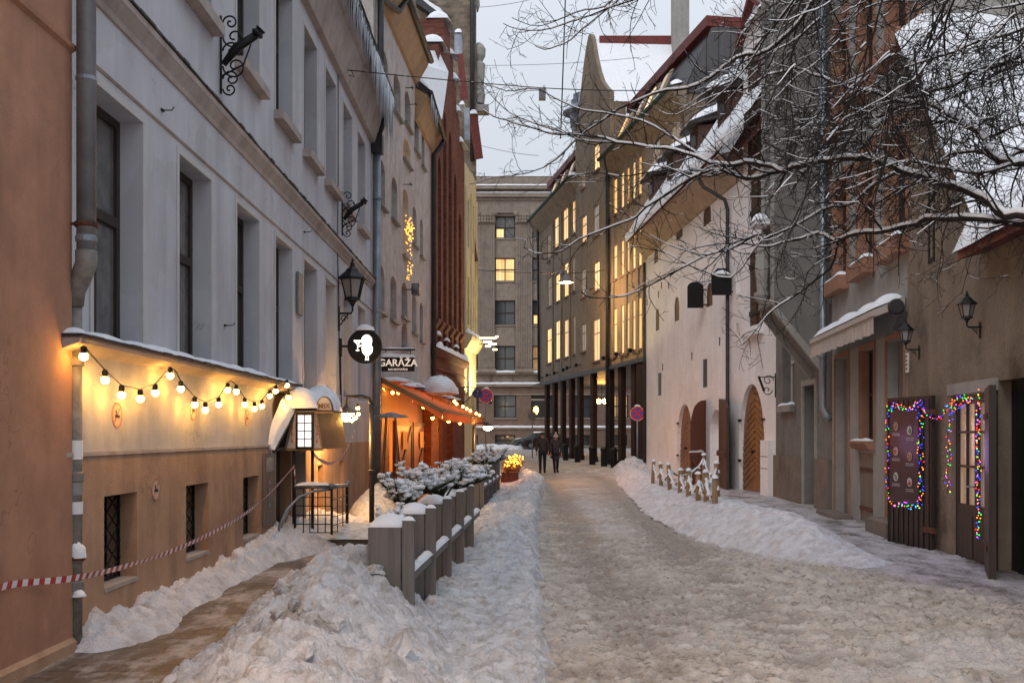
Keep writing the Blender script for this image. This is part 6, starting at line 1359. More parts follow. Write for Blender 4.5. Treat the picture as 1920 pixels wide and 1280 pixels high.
bs = thing('road_sign', 'distant grey back of a round road sign on a thin post near the parked cars', 'road sign', (c.x,62,gz_)); mb = MB(); mb.lathe([(.27,0),(.27,.015)], c, 20, Y1); mb.build('plate', M['grey_sign'], bs); mb = MB(); mb.cyl((c.x,61.97,gz_), (c.x,61.97,c.z+.1), .035, n=8); mb.build('post', M['grey_sign'], bs)
c = P(1014,749,71); bs = thing('street_name_sign', 'small blue-grey street name plate at the corner of the column hall', 'sign', c); mb = MB(); mb.box(c.x-.8,c.x+.5,70.95,71,c.z-.09,c.z+.09); mb.build('plate', M['grey_sign'], bs); mb = MB(); mb.box(c.x-.7,c.x+.4,70.93,70.945,c.z-.03,c.z+.03); mb.build('print', M['white'], bs)

# ---- neon arrow sign on the yellow house
c = P(915,642,43.5); ns = thing('neon_sign', 'glowing horizontal neon bars sticking out from the pale yellow house', 'sign', c)
mb = MB()
for x0, x1, y in ((899,930,634),(906,922,641),(916,931,645),(910,920,649),(924,932,655),(929,934,631)): mb.tube([P(x0,y,43.5), P(x1,y,43.5)], .035, 6)
mb.build('neon_tube', M['neon'], ns)
mb = MB(); mb.bar(P(886,633,43.7), P(930,633,43.7), .03,.03); mb.bar(P(890,645,43.7), P(925,645,43.7), .03,.03); mb.build('bracket', M['black'], ns)
# flood lamp lighting the yellow wall
c = D.pt(D.s(880),3.0,.9); fl = thing('wall_lamp', 'small flood lamp washing the pale yellow wall with warm light', 'lamp', c); mb = MB(); mb.box(c.x-.08,c.x+.08,c.y-.1,c.y+.1,c.z-.06,c.z+.06); mb.bar(c, c-D.n*.55, .03,.03); mb.build('housing', M['black'], fl)
mb = MB(); mb.box(c.x-.07,c.x+.07,c.y-.09,c.y+.09,c.z+.062,c.z+.07); mb.build('lamp_face', M['neon'], fl)
s_ = bpy.data.lights.new('flood_light', 'SPOT'); s_.energy = 900; s_.color = (1,.80,.36); s_.spot_size = R(160); s_.shadow_soft_size = .1; so_ = bpy.data.objects.new('flood_light', s_); C.objects.link(so_); so_.parent = fl; so_.location = (0,0,.12); so_.rotation_euler = (R(180),0,0)

# ---- gooseneck terrace lamps
def goose(base, top, px_head, py_head, Y, dirx, e, label):
    base = Vector(base); root = thing('terrace_lamp', label, 'lamp', base, 0, 'lit terrace lamps')
    a = MB(); a.tube([base-Z*.1, Vector((base.x,base.y,top))], .045, 10); a.lathe([(.05,0),(.065,.01),(.065,.05),(.05,.06)], (base.x,base.y,base.z+.95), 10)
    h = P(px_head, py_head, Y); t = Vector((base.x,base.y,top))
    a.tube([t-Z*.02, t+Vector((dirx*.06,0,.10)), t+Vector((dirx*.16,0,.13)), Vector((h.x,h.y,top+.13))-Vector((dirx*.02,0,0)), h+Z*.12], [.04,.035,.03,.025,.025], 8); a.build('post', M['dark_metal'], root)
    a = MB(); a.lathe([(.19,0),(.17,.02),(.07,.10),(.03,.13)], h+Z*.0, 18); a.build('lamp_shade', M['dark_metal'], root)
    a = MB(); a.ball(h-Z*.04, .155, 16, 8, sz=.6); a.build('bulb', M['lamp'], root)
    o = point('lamp_light', h-Z*.13, e, (1,.52,.17), .09); o.parent = root; o.location = (h-Z*.16)-base
g1_ = P(697,990,17); goose((g1_.x,17,0), 1.6+58/F*17, 649, 775, 17, -1, 220, 'black terrace lamp post with a brilliant orange lamp next to the bar entrance')
goose((P(888,800,33).x,33,0), 1.6+15/F*33, 915, 799, 33, 1, 170, 'slim terrace lamp post with a bright lamp at the far end of the restaurant awning')

# ---- bulb strings
def bulb_string(name_label, pts, cord_pts, r=.030, mat_='bulb', cat='string lights', sock=True, hang=.06):
    root = thing('string_lights', name_label, cat, pts[0])
    a = MB(); a.tube(cord_pts, .005, 5); a.build('cord', M['black'], root)
    for p in pts:
        o = MB(); o.ball(p, r, 12, 8); b_ = o.build('bulb', M[mat_], root)
        if sock: q = MB(); q.lathe([(r*.75,r*.7),(r*.8,r*1.0),(r*.6,r*1.15),(r*.75,r*1.3),(r*.7,r*2.2),(r*.3,r*2.5)], p, 10); q.build('socket', M['black'], b_)
    return root
XO = -3.07
def onw(px, py, x=XO): Y = x*F/(px-CX); return P(px, py, Y)
bp = [(157,668),(197,712),(228,740),(263,747),(291,736),(319,704),(339,729),(365,758),(385,768),(410,758),(427,731),(443,734),(459,758),(477,766),(491,761),(506,742),(517,733),(538,722),(541,745)]
B_ = [onw(*q) for q in bp]; off = Vector((0,0,.075))
cord = []
for i, p in enumerate(B_):
    cord.append(p+off)
    if i in (5,): pass
hooks = {0: onw(160,652,-3.1), 5: onw(320,692,-3.12), 10: onw(434,714,-3.12), 16: onw(520,726,-3.1)}
cd = [hooks[0]]
for i, p in enumerate(B_):
    cd.append(p+off)
    if i+1 < len(B_):
        if i == 5: cd.append(hooks[5]+Vector((0,.12,.0)))
        elif i == 10: cd.append(hooks[10])
bulb_string('string of round warm bulbs swagged along the ledge of the grey violet house', B_, cd, .031)
bp2 = [(586,771),(600,780),(622,774),(627,780),(659,788),(663,785),(667,783),(672,776),(671,765)]
bulb_string('short string of small bulbs around the bright terrace lamp by the bar canopy', [P(x,y,15.6+i*.15) for i, (x,y) in enumerate(bp2)], [P(560,738,15.3)]+[P(x,y-4,15.6+i*.15) for i, (x,y) in enumerate(bp2)], .028, sock=True)

# ---- bar entrance canopy
ce = thing('canopy', 'snow covered entrance canopy with white painted cheeks and a lit lattice window', 'canopy', (-3.3,14,1.45))
Yc = 14.0; zl = P(0,842,Yc).z; zt_ = P(0,768,Yc).z
def c2(px, py, Y=Yc): return P(px, py, Y)
mb = MB(); mb.prism([c2(536,840), c2(604,840), c2(592,770), c2(552,770)], (0,.04,0)); mb.build('cheek', M['cheek_white'], ce)
mb = MB()
for a, b in (((536,840),(552,770)),((604,840),(592,770))): mb.bar(c2(*a)-Y1*.01, c2(*b)-Y1*.01, .02,.03)
mb.bar(c2(534,842)-Y1*.01, c2(606,842)-Y1*.01, .06,.035); mb.build('trim', M['post_wood'], ce)
mb = MB()
for q in ((556,559.5,772,842),(585,589,772,842),(559.5,585,772,778),(559.5,585,837,842)): a = c2(q[0],q[3]); b = c2(q[1],q[2]); mb.box(a.x,b.x,Yc-.06,Yc-.002,a.z,b.z)
for k in (1,2,3): z = c2(0,778+k*14.75).z; mb.box(c2(559.5,0).x,c2(585,0).x,Yc-.05,Yc-.02,z-.006,z+.006)
mb.box(c2(571.6,0).x,c2(572.8,0).x,Yc-.05,Yc-.02,c2(0,837).z,c2(0,778).z); lw = mb.build('lattice_window', M['black'], ce)
a = c2(559.5,837); b = c2(585,778); mb = MB(); mb.box(a.x,b.x,Yc-.03,Yc-.015,a.z,b.z); mb.build('pane', M['cool_panel'], lw)
mb = MB()
for x, s in ((547,1),(594,-1)):
    for k in range(7): mb.bar(c2(x+s*(k%2)*1.5,782+k*7)-Y1*.006, c2(x-s*(k%2)*1.5+1,788+k*7)-Y1*.006, .018,.006)
mb.build('red_pattern', M['red'], ce)
# sloping near side and body behind
A0 = Vector((-3.34,13.0,zl+.02)); A1 = Vector((c2(536,0).x+.0,13.25,zl)); T0 = Vector((-3.3,14.0,P(0,735,14).z)); T1 = c2(552,768)
mb = MB(); mb.prism([A0, A1, T1, T0], (0,.05,-.06)); mb.prism([A0+Z*-.02, A1+Z*-.02, Vector((A1.x,Yc,zl)), Vector((-3.34,Yc,zl))], (0,0,.03))
mb.hexa([Vector((-3.34,Yc+.05,zl)), c2(603,842)+Y1*.05, Vector((c2(603,0).x,16.1,zl)), Vector((-3.34,16.1,zl)), Vector((-3.34,Yc+.05,T0.z)), Vector((c2(592,0).x,Yc+.05,zt_)), Vector((c2(592,0).x,16.1,zt_)), Vector((-3.34,16.1,T0.z))]); mb.build('roof', M['dark_wood'], ce)
sm_ = MB(); n1, n2 = 14, 12; vs = []
for i in range(n1+1):
    for j in range(n2+1):
        u, v = i/n1, j/n2; p = (A0.lerp(A1, .22+.78*u)).lerp(T0.lerp(T1, .25+.75*u), v); e = min(1, min(u, 1-u)*5+.05)*min(1, min(v*4, (1-v)*8)+.1); vs.append(p+Vector((.02,-.07*e,.09*e*(1+.4*float(pnoise(u*3,v*3))))))
sm_.smooth = True; sm_.add(vs, [(i*(n2+1)+j, (i+1)*(n2+1)+j, (i+1)*(n2+1)+j+1, i*(n2+1)+j+1) for i in range(n1) for j in range(n2)]); 
snow_cap(sm_, Vector((-3.3,13.9,P(0,768,14).z+.02)), Vector((-3.3,16.0,P(0,768,14).z+.02)), (c2(597,0).x+3.3,0,0), .26, .3, seg=.1, seed=4)
lump(sm_, (-3.0,15.7,P(0,765,14).z+.0), .30,.7,.38, 7, 24, 10, .15)
sm_.build('snow_cover', M['snow'], ce)
mb = MB(); cc = P(608,771,14.0); pts = [cc+Vector((.125*math.cos(t),0,.215*math.sin(t))) for t in np.linspace(0, math.pi, 14)]; mb.prism(pts, (0,.05,0)); ss = mb.build('arched_sign', M['shutter_wood'], ce)
mb = MB(); pts = [cc+Vector((.105*math.cos(t),-.012,.02+.18*math.sin(t))) for t in np.linspace(0, math.pi, 14)]; mb.prism(pts, (0,.01,0)); mb.build('white_field', M['sign_field'], ss)
text(ss, 'MIX', .10, (cc-Vector((-3.3,14,1.45))+Vector((0,-.02,.075))), (R(90),0,0), M['sign_letters'], .003)
mb = MB(); mb.bar(cc+Vector((-.135,-.01,-.015)), cc+Vector((.135,-.01,-.015)), .05,.03); mb.build('ledge', M['post_wood'], ss)
mb = MB(); icicles(mb, (A0.x+.1,13.05,zl), (A1.x,13.2,zl), 14, .03, .12, .006, 12); icicles(mb, c2(560,842), c2(603,842), 10, .02, .08, .005, 13); mb.build('icicles', M['ice'], ce)
for px, Yp in ((551,14.0),(586,14.05)):
    mb = MB(); p = P(px,0,Yp); mb.cyl((p.x,Yp,.0), (p.x,Yp,zl), .022, n=8); mb.build('post', M['black'], ce)
mb = MB(); a = P(562,0,15.2); mb.box(a.x-.07,a.x+.09,15.2,15.24,.1,zl); mb.build('door_panel', M['lamp_glass'], ce)
# menu boards on the wall
mb = MB(); q = (A.s(490,PB), A.s(512,PB)); sbox(mb, A, q[0], q[1], .42, 1.36, PB+.014, PB+.04); o = tag(mb.build('wall_board', M['grey_wood']), 'tall narrow notice board on the ochre base left of the bar entrance', 'notice board')
mb = MB(); sbox(mb, A, q[0]+.1, q[1]-.15, 1.12, 1.30, PB+.041, PB+.045)
for k in range(4): sbox(mb, A, q[0]+.22, q[0]+.34, .95-k*.10, 1.01-k*.10, PB+.041, PB+.045)
mb.build('print', M['lamp_glass'], o)

# ---- stair railing
rl = thing('railing', 'black iron stair railing with snow on its rail in front of the bar entrance', 'railing', (-2.9,13.6,.2))
mb = MB(); YR = 13.5
def rp(px, py, Y=YR): return P(px, py, Y)
for px in (553, 569, 581, 596, 610): mb.bar(rp(px,913), rp(px,998), .012,.012)
for px in (553, 622): mb.bar(rp(px,912), rp(px,1002), .03,.03)
for py in (932, 948, 965, 982, 998): mb.bar(rp(553,py), rp(622,py), .012,.012)
e2 = 15.0
mb.bar(P(651,910,e2), P(651,997,e2), .04,.04)
for py0, py1 in ((916,912),(937,928),(953,945),(969,961),(985,976),(997,995)): mb.bar(rp(622,py0), P(651,py1,e2), .012,.012)
for t in (.35,.7): mb.bar(rp(622,914).lerp(P(651,910,e2), t), rp(622,998).lerp(P(651,996,e2), t), .012,.012)
mb.build('bars', M['black'], rl)
mb = MB(); mb.tube([rp(552,913), rp(622,912), P(651,908,e2)], .026, 8); mb.ball(rp(622,911), .045, 10, 6); mb.ball(P(651,907,e2), .05, 10, 6); mb.build('handrail', M['zinc'], rl)
for dy in (0, .5):
    mb = MB(); mb.tube([P(520+8*dy,1012,13.0+dy), P(524+8*dy,985,13.0+dy), P(538+6*dy,955,13.05+dy), P(560,932,13.2+dy), P(590,920,13.4+dy), P(620,917,13.5+dy)], .018, 8); mb.build('curved_rail', M['zinc'], rl)
mb = MB(); snow_cap(mb, rp(553,912)+Vector((0,-.03,.015)), rp(620,911)+Vector((0,-.03,.015)), (0,.07,0), .035, .4, seg=.05); mb.build('snow_cap', M['snow'], rl)
mb = MB(); mb.box(-3.0,-1.95,13.9,16.0,-.05,.14); snow_cap(mb, (-3.0,13.85,.14), (-1.95,13.85,.14), (0,2.1,0), .10, .3); mb.build('step', M['h_plinth'], rl)
mb = MB(); snow_cap(mb, (-3.0,13.82,.15), (-1.93,13.82,.15), (0,2.15,0), .13, .3); tag(mb.build('snow_pile', M['snow_pile']), 'flat snow cushion lying on the step behind the stair railing', 'snow')

# ---- red and white barrier tape
def tape(pts, w, label, tw=1.5, sag=0):
    pts = [Vector(p) for p in pts]; n = 160; cum = [0]
    for i in range(1, len(pts)): cum.append(cum[-1]+(pts[i]-pts[i-1]).length)
    L_ = cum[-1]; vs = []; 
    def at(t):
        d = t*L_
        for i in range(1, len(pts)):
            if d <= cum[i] or i == len(pts)-1:
                u = (d-cum[i-1])/(cum[i]-cum[i-1]); p0 = pts[max(i-2,0)]; p1 = pts[i-1]; p2 = pts[i]; p3 = pts[min(i+1,len(pts)-1)]
                return .5*((2*p1)+(p2-p0)*u+(2*p0-5*p1+4*p2-p3)*u*u+(3*p1-p0-3*p2+p3)*u**3)
    m_ = MB(); N_ = int(L_/.03)
    for i in range(N_+1):
        t = i/N_; p = at(t); a = .6+.5*math.sin(t*L_*tw)+.3*math.sin(t*L_*5.1); vs.append(p+Vector((math.cos(a)*.4*w*.5,0,math.sin(a+.8)*w*.5))); vs.append(p-Vector((math.cos(a)*.4*w*.5,0,math.sin(a+.8)*w*.5)))
    m_.v = vs; m_.v = [tuple(v) for v in vs]
    for i in range(N_): m_.f.append((2*i, 2*i+1, 2*i+3, 2*i+2)); m_.m.append(0 if (i//2) % 2 else 1); m_.sm.append(False)
    return tag(m_.build('barrier_tape', [M['white'], M['tape_red']]), label, 'barrier tape')
tape([(-2.9,5.2,.60), P(0,1101,6.15), P(140,1083,7.0), P(245,1058,8.1), P(345,1023,9.4), P(440,975,11.0), P(500,930,12.4), P(552,873,13.9)], .048, 'long twisted red and white barrier tape sagging across the salmon and ochre walls')
tape([P(586,848,14.05), P(600,862,14.6), P(622,868,15.6), P(645,850,16.4), P(660,820,16.8), P(670,795,17)], .05, 'short loop of barrier tape hanging between the canopy and the lit terrace lamp', tw=3)
tape([P(551,873,13.95), P(553,890,13.94), P(554,903,13.93)], .05, 'loose end of barrier tape hanging from the canopy post', tw=.5)

# ---- restaurant awning over the terrace
ra = thing('restaurant_awning', 'long terracotta restaurant awning glowing orange inside, snow lying on it', 'awning', (-2.4,28,2.2))
def ac(px, py, Y): return P(px, py, Y)
Y0, Y2, Y3 = 24.6, 31.6, 37.5
Hh = P(705,703,Y0); Lw = P(830,768,Y0)
def edge(Y, hi): 
    return Vector((-3.30+.054*(Y-24), Y, 3.02)) if hi else Vector((-1.72+.054*(Y-24.6), Y, 2.22))
def awn(Ya, Yb, tag_):
    a, b, c_, d = edge(Ya,1), edge(Ya,0), edge(Yb,0), edge(Yb,1)
    m_ = MB(); m_.hexa([a, b, c_, d, a+Z*.03, b+Z*.03, c_+Z*.03, d+Z*.03]); m_.build('fabric', M['canvas'], ra)
    m_ = MB(); n = 60; vs = []
    for i in range(n+1):
        p = b.lerp(c_, i/n); w_ = .012*math.sin(i*2.1); dz = .25+(.03 if (i//3) % 2 else 0); vs += [p+Vector((.01,0,0)), p+Vector((.012+w_,0,-dz)), p+Vector((.004+w_,0,-dz)), p]
    m_.add(vs, [(i*4+j, i*4+(j+1)%4, (i+1)*4+(j+1)%4, (i+1)*4+j) for i in range(n) for j in range(4)])
    if tag_: m_.prism([b+Vector((0,-.01,0)), b+Vector((0,-.01,-.27)), b+Vector((-.3,-.01,-.05)), a+Vector((0,-.01,-.12)), a+Vector((0,-.01,.02))], (0,.012,0))
    m_.build('valance', M['canvas'], ra)
    m_ = MB(); m_.bar(a-Z*.04, b-Z*.04, .06,.09)
    for k in range(1,6): t = k/5; m_.bar(a.lerp(d,t)-Z*.04, b.lerp(c_,t)-Z*.04, .04,.05)
    m_.bar(b-Z*.03, c_-Z*.03, .06,.06); m_.build('frame', M['post_wood'], ra)
    m_ = MB(); rr = random.Random(int(Ya))
    for k in range(16):
        t = rr.random(); u = rr.random()*.22; p = a.lerp(d,t).lerp(b.lerp(c_,t), u)+Z*.03; lump(m_, p, .25+.2*rr.random(), .35+.3*rr.random(), .07+.06*rr.random(), k, 12, 5)
    m_.build('snow_patch', M['snow'], ra)
awn(Y0, Y2, True); awn(Y2+.5, Y3, True)
mb = MB(); p = edge(30.2,1)+Vector((.75,0,-.18)); lump(mb, p, .55,1.2,.55, 3, 24, 10, .12); mb.build('snow_heap', M['snow'], ra)
mb = MB(); mb.box(-3.34,-3.22,24.5,24.62,0,3.0); mb.box(-3.3,-3.2,24.45,24.5,1.6,3.0); mb.build('side_post', M['canopy_wood'], ra)
# wooden front under the awning
wf_ = thing('wooden_partition', 'reddish plank partition with cross braced doors glowing under the awning', 'partition', B.pt(3,0,.1))
mb = MB(); sbox(mb, B, .25, B.sY(34.0), .0, 2.75, .01, .09); mb.build('cladding', M['canopy_wood'], wf_)
for px0, px1 in ((738,770),(772,800),(803,822)):
    s0, s1 = B.s(px0,.1), B.s(px1,.1); a = MB(); sbox(a, B, s0, s1, .03, 1.95, .095, .13); dd = a.build('door', M['red_wood'], wf_)
    a = MB(); 
    for q in ((s0,s0+.12,.03,1.95),(s1-.12,s1,.03,1.95),(s0,s1,1.85,1.97),(s0,s1,.03,.15)): sbox(a, B, *q, .131, .16)
    a.bar(B.pt(s0+.1,.15,.15), B.pt(s1-.1,1.85,.15), .03,.14, up=B.n) if False else a.bar(B.pt(s0+.1,.15,.15), B.pt(s1-.1,1.85,.15), .03,.14)
    a.build('brace', M['brown_frame'], dd)
    a = MB(); m0 = (s0+s1)/2; sbox(a, B, m0-.35, m0+.35, 1.2, 1.7, .165, .18); a.build('paper_notice', M['paper'], dd)
mb = MB(); sbox(mb, B, B.sY(31.8), B.sY(33.6), 0, 2.6, .095, .35); mb.build('brick_pier', M['brick'], wf_)
bpp = [(718,731,25),(736,736,25.4),(747,736,25.6),(775,750,26.5),(796,755,27.2),(794,763,27),(808,768,27.6),(823,763,28.2),(819,774,28),(826,778,28.4),(831,782,28.6),(797,748,27.3),(856,757,30),(868,762,31),(875,766,32),(882,770,33),(893,775,34.5),(899,778,35.2),(852,752,30.0)]
pts = [P(*q) for q in bpp]; bulb_string('string of small glowing bulbs looped under the terracotta restaurant awning', pts, [p+Z*.06 for p in pts[:11]], .042, 'bulb_far', sock=False)
for k, (x, y, z, e) in enumerate(((-2.1,26.3,2.05,95),(-1.9,29.8,2.0,130),(-1.8,34.5,2.0,110))): 
    p = thing('pendant_lamp', ['small pendant lamp under the near end of the restaurant awning','small pendant lamp under the middle of the restaurant awning','small pendant lamp under the far end of the restaurant awning'][k], 'lamp', (x,y,z), 0, 'pendant lamps under the awning')
    a = MB(); a.cyl((x,y,z+.05), (x,y,2.6), .008, n=5); a.lathe([(.06,.02),(.05,.06),(.02,.1)], (x,y,z), 10); a.build('cord', M['black'], p); a = MB(); a.ball((x,y,z), .045, 10, 6); a.build('bulb', M['bulb_far'], p)
    o = point('lamp_light', (0,0,-.1), e, (1,.28,.035), .08, p)
# patio heater
ph = thing('patio_heater', 'tall pyramid patio heater with a glass flame tube in front of the partition', 'heater', (P(733,0,23).x,23,0))
cx_ = P(733,0,23).x; mb = MB(); mb.hexa([(cx_-.2,22.8,.02),(cx_+.2,22.8,.02),(cx_+.2,23.2,.02),(cx_-.2,23.2,.02),(cx_-.17,22.83,.75),(cx_+.17,22.83,.75),(cx_+.17,23.17,.75),(cx_-.17,23.17,.75)]); mb.build('base', M['rust'], ph)
mb = MB()
for sx in (-1,1):
    for sy in (-1,1): mb.bar((cx_+sx*.19,23+sy*.19,.75), (cx_+sx*.10,23+sy*.10,2.0), .03,.03)
mb.build('leg', M['canopy_wood'], ph)
mb = MB(); mb.cyl((cx_,23,.75), (cx_,23,1.98), .035, n=12); mb.build('glass_tube', M['flame_tube'], ph)
mb = MB(); mb.lathe([(.42,2.0),(.40,2.03),(.05,2.12)], (cx_,23,0), 20); mb.build('reflector', M['zinc'], ph)

# ---- suspended lamps and wires
wr1 = thing('street_wire', 'dark snowy wire slung from the grey house with a small lamp box on it', 'wire', P(640,130,18))
def sagline(a, b, sag, n=24): return [a.lerp(b, i/n)-Z*(sag*4*(i/n)*(1-i/n)) for i in range(n+1)]
a_ = Vector((-3.33, A.Y(638), CH+(HY-130)/F*A.Y(638))); m_ = P(1016,165,24); e_ = P(1400,160,27)
mb = MB(); mb.tube(sagline(a_, m_, .02)+sagline(m_, e_, .1)[1:], .012, 5); mb.tube([a_, a_+Vector((.2,.0,-.03)), a_+Vector((.25,0,-.15)), a_+Vector((.15,0,-.12))], .01, 5); mb.build('wire', M['black'], wr1)
mb = MB(); mb.box(m_.x-.07,m_.x+.09,23.9,24.1,m_.z-.28,m_.z-.02); mb.build('lamp_box', M['grey_sign'], wr1)
mb = MB(); [snow_cap(mb, p, q, (0,.03,0), .025, .3, seg=.3) for p, q in zip(sagline(a_, m_, .02)[2:-1:2], sagline(a_, m_, .02)[3::2])]; mb.build('snow_cap', M['snow'], wr1)
wr2 = thing('street_lamp', 'bell shaped street lamp hanging on a wire between the yellow house and the tan building', 'street lamp', P(1061,518,50))
a_, b_ = P(893,506,46), P(1190,498,50); mb = MB(); lp_ = P(1061,512,50)
mb.tube(sagline(a_, lp_, .05)+sagline(lp_, P(1146,505,52), .04)[1:], .015, 5); mb.build('wire', M['black'], wr2)
mb = MB(); mb.lathe([(.40,-.42),(.38,-.36),(.24,-.22),(.18,-.1),(.14,.0),(.05,.05)], lp_-Z*.05, 18); mb.cyl(lp_, lp_+Z*.15, .04, n=6); mb.box(lp_.x-.5,lp_.x-.1,49.9,50.1,lp_.z-.05,lp_.z+.15); mb.build('lamp_shade', M['grey_sign'], wr2)
mb = MB(); mb.lathe([(.22,-.46),(.22,-.42)], lp_-Z*.05, 14); mb.build('bulb', M['neon_dim'], wr2)
o = point('lamp_light', lp_-Z*.7, 850, (1,.60,.25), .25); o.parent = wr2; o.location = (lp_-Z*.75)-wr2.location
mb = MB(); p0 = P(1058,-40,14); mb.tube([p0, P(1052,250,14.2), P(1050,400,14.5), P(1048,640,15)], .009, 5); tag(mb.build('hanging_cable', M['black']), 'twisted dark cable hanging straight down in front of the sky', 'cable') if False else None
mb = MB(); mb.tube([P(1062,-60,15), P(1056,120,15), P(1051,260,15)], .010, 5); tag(mb.build('hanging_cable', M['black']), 'twisted dark cable hanging straight down in front of the sky', 'cable')
for i, (a, b, Y, l) in enumerate((((896,15),(1010,-4),60,'highest thin sky wire beside the brick fire wall'),((905,123),(1200,108),62,'thin sky wire crossing beside the pointed gable'),((896,262),(1010,292),58,'thin sky wire low over the far grey building'))):
    mb = MB(); mb.tube(sagline(P(a[0]-30,a[1],Y), P(b[0],b[1],Y), .15), .014, 4); tag(mb.build('street_wire', M['dark_metal']), l, 'wire')

# ---- lamps behind the columns
c = P(1128,752,68); o = thing('wall_lamp', 'twin glowing lamp seen between the dark columns', 'lamp', c); mb = MB(); mb.ball(c-X1*.2, .16, 10, 6); mb.ball(c+X1*.2, .16, 10, 6); mb.build('bulb', M['bulb'], o); mb = MB(); mb.bar(c-X1*.3+Z*.2, c+X1*.3+Z*.2, .08,.08); mb.cyl(c+Z*.2, Vector((c.x,c.y,5.1)), .02, n=5); mb.build('bracket', M['black'], o); point('lamp_light', (0,0,-.3), 60, (1,.6,.25), .2, o)
c = P(1005,770,85); o = thing('wall_lamp', 'orange glowing lantern low on the far grey building beside the columns', 'lamp', c); mb = MB(); mb.lathe([(.1,-.3),(.25,.0),(.2,.3),(.05,.4)], c, 8); mb.build('lantern', M['lit_lantern'], o); mb = MB(); mb.bar(c+Z*.3, c+Y1*4.8+Z*.3, .06,.06); mb.build('arm', M['black'], o); point('lamp_light', (0,-.6,0), 60, (1,.55,.2), .2, o)

# ---- fairy lights in the arched window of the cream house
def fairy(root, pts, cols, r, seed=1, mats=None, cord=True, jit=.02, jv=(1,1,1)):
    rr = random.Random(seed); pr = {}
    if cord: a = MB(); a.tube(pts, .004, 4); a.build('cord', M['black'], root)
    L_ = sum((Vector(pts[i+1])-Vector(pts[i])).length for i in range(len(pts)-1)); n = cols
    for k in range(n):
        d = (k+.5)/n*L_; i = 0
        while i < len(pts)-2 and d > (Vector(pts[i+1])-Vector(pts[i])).length: d -= (Vector(pts[i+1])-Vector(pts[i])).length; i += 1
        s = Vector(pts[i+1])-Vector(pts[i]); p = Vector(pts[i])+s*(d/max(s.length,1e-6))+Vector((rr.uniform(-jit,jit)*jv[0], rr.uniform(-jit,jit)*jv[1], rr.uniform(-jit,jit)*jv[2]))
        m_ = rr.choice(mats)
        if m_ not in pr: a = MB(); a.ball((0,0,0), r, 8, 6); o = a.build('bulb', M[m_], root, local=True); pr[m_] = o
        else: o = pr[m_].copy(); C.objects.link(o); o.parent = root
        o.location = p-root.location
ws = B.s(760.5, -.05); zt2, zb2 = B.z(760,413,-.05), B.z(760,486,-.05)
root = thing('fairy_lights', 'golden fairy lights hanging in an arched window of the cream house', 'fairy lights', B.pt(ws,zb2,.06))
pts = [B.pt(ws-.55,zt2,.06), B.pt(ws+.55,zt2-.15,.06), B.pt(ws-.5,zt2-.35,.06), B.pt(ws+.5,zt2-.4,.06), B.pt(ws-.1,zt2-.6,.06), B.pt(ws+.1,zt2-1.2,.06), B.pt(ws-.05,zt2-1.8,.06), B.pt(ws+.15,zb2+.1,.06)]
fairy(root, pts, 80, .017, 2, ['gold'], jit=.08)
# ---- multicoloured fairy lights
FC = ['f_red','f_orange','f_green','f_blue','f_blue','f_blue','f_magenta','f_orange','f_green']
root = thing('fairy_lights', 'multicoloured fairy lights framing the menu board on the open door leaf', 'fairy lights', lp(.5,1.3,.04))
L2 = []
for u, z in ((.10,1.98),(.3,2.03),(.5,1.97),(.7,2.02),(.92,2.0)): L2.append(lp(1-u,z,.05))
fairy(root, [lp(.95,1.98,.05), lp(.75,2.03,.05), lp(.55,1.96,.05), lp(.35,2.0,.05), lp(.18,2.03,.06), lp(.20,1.5,.05), lp(.17,1.0,.06), lp(.18,.66,.05), lp(.4,.60,.05), lp(.6,.64,.05), lp(.88,.64,.05), lp(.93,.9,.05), lp(.92,1.5,.05), lp(.94,1.98,.05)], 99, .0062, 5, FC, jit=.028)
root = thing('fairy_lights', 'multicoloured fairy lights doubling the right and top edge of the menu board', 'fairy lights', lp(.15,1.3,.05))
fairy(root, [lp(.9,1.95,.06), lp(.6,2.0,.06), lp(.3,1.93,.06), lp(.12,2.06,.06), lp(.06,1.9,.07), lp(.14,1.6,.06), lp(.10,1.2,.07), lp(.13,.8,.06), lp(.15,.64,.06), lp(.5,.66,.06), lp(.8,.62,.06)], 90, .0062, 15, FC, jit=.03)
root = thing('fairy_lights', 'multicoloured garland swagged from the menu board over the left jamb of the glazed door', 'fairy lights', I.pt(jd[1]+.3,1.9,.05))
w1 = lp(.10,1.97,.07); s_ = jd[1]
fairy(root, [w1, w1.lerp(I.pt(s_+.2,1.80,.06),.5)-Z*.06, I.pt(s_+.25,1.80,.05), I.pt(s_+.08,1.92,.05), I.pt(s_-.10,2.0,.04), I.pt(s_-.45,2.06,.03), I.pt(s_-.75,2.03,.03), I.pt(s_-.4,1.98,.03), I.pt(s_-.05,1.9,.04), I.pt(s_+.03,1.6,.05), I.pt(s_-.02,1.3,.04), I.pt(s_+.06,1.1,.05), I.pt(s_+.0,.95,.05), I.pt(s_+.06,.86,.05)], 99, .0062, 9, FC, jit=.03)
root = thing('fairy_lights', 'multicoloured fairy lights hanging down beside the edge-on door leaf at the right', 'fairy lights', I.pt(jd[0]+.1,1.3,.1))
s_ = jd[0]; fairy(root, [I.pt(s_+.10,2.1,.14), I.pt(s_+.06,1.85,.16), I.pt(s_+.14,1.6,.14), I.pt(s_+.05,1.3,.16), I.pt(s_+.12,1.0,.15), I.pt(s_+.06,.75,.15), I.pt(s_+.12,.5,.15), I.pt(s_+.08,.42,.15)], 96, .0062, 11, FC, jit=.024)
point('fairy_glow', (-.12,0,.1), 5, (.55,.35,1), .25, root); point('fairy_glow', (-.3,.2,.2), 3, (.7,.4,1), .3, mbo)
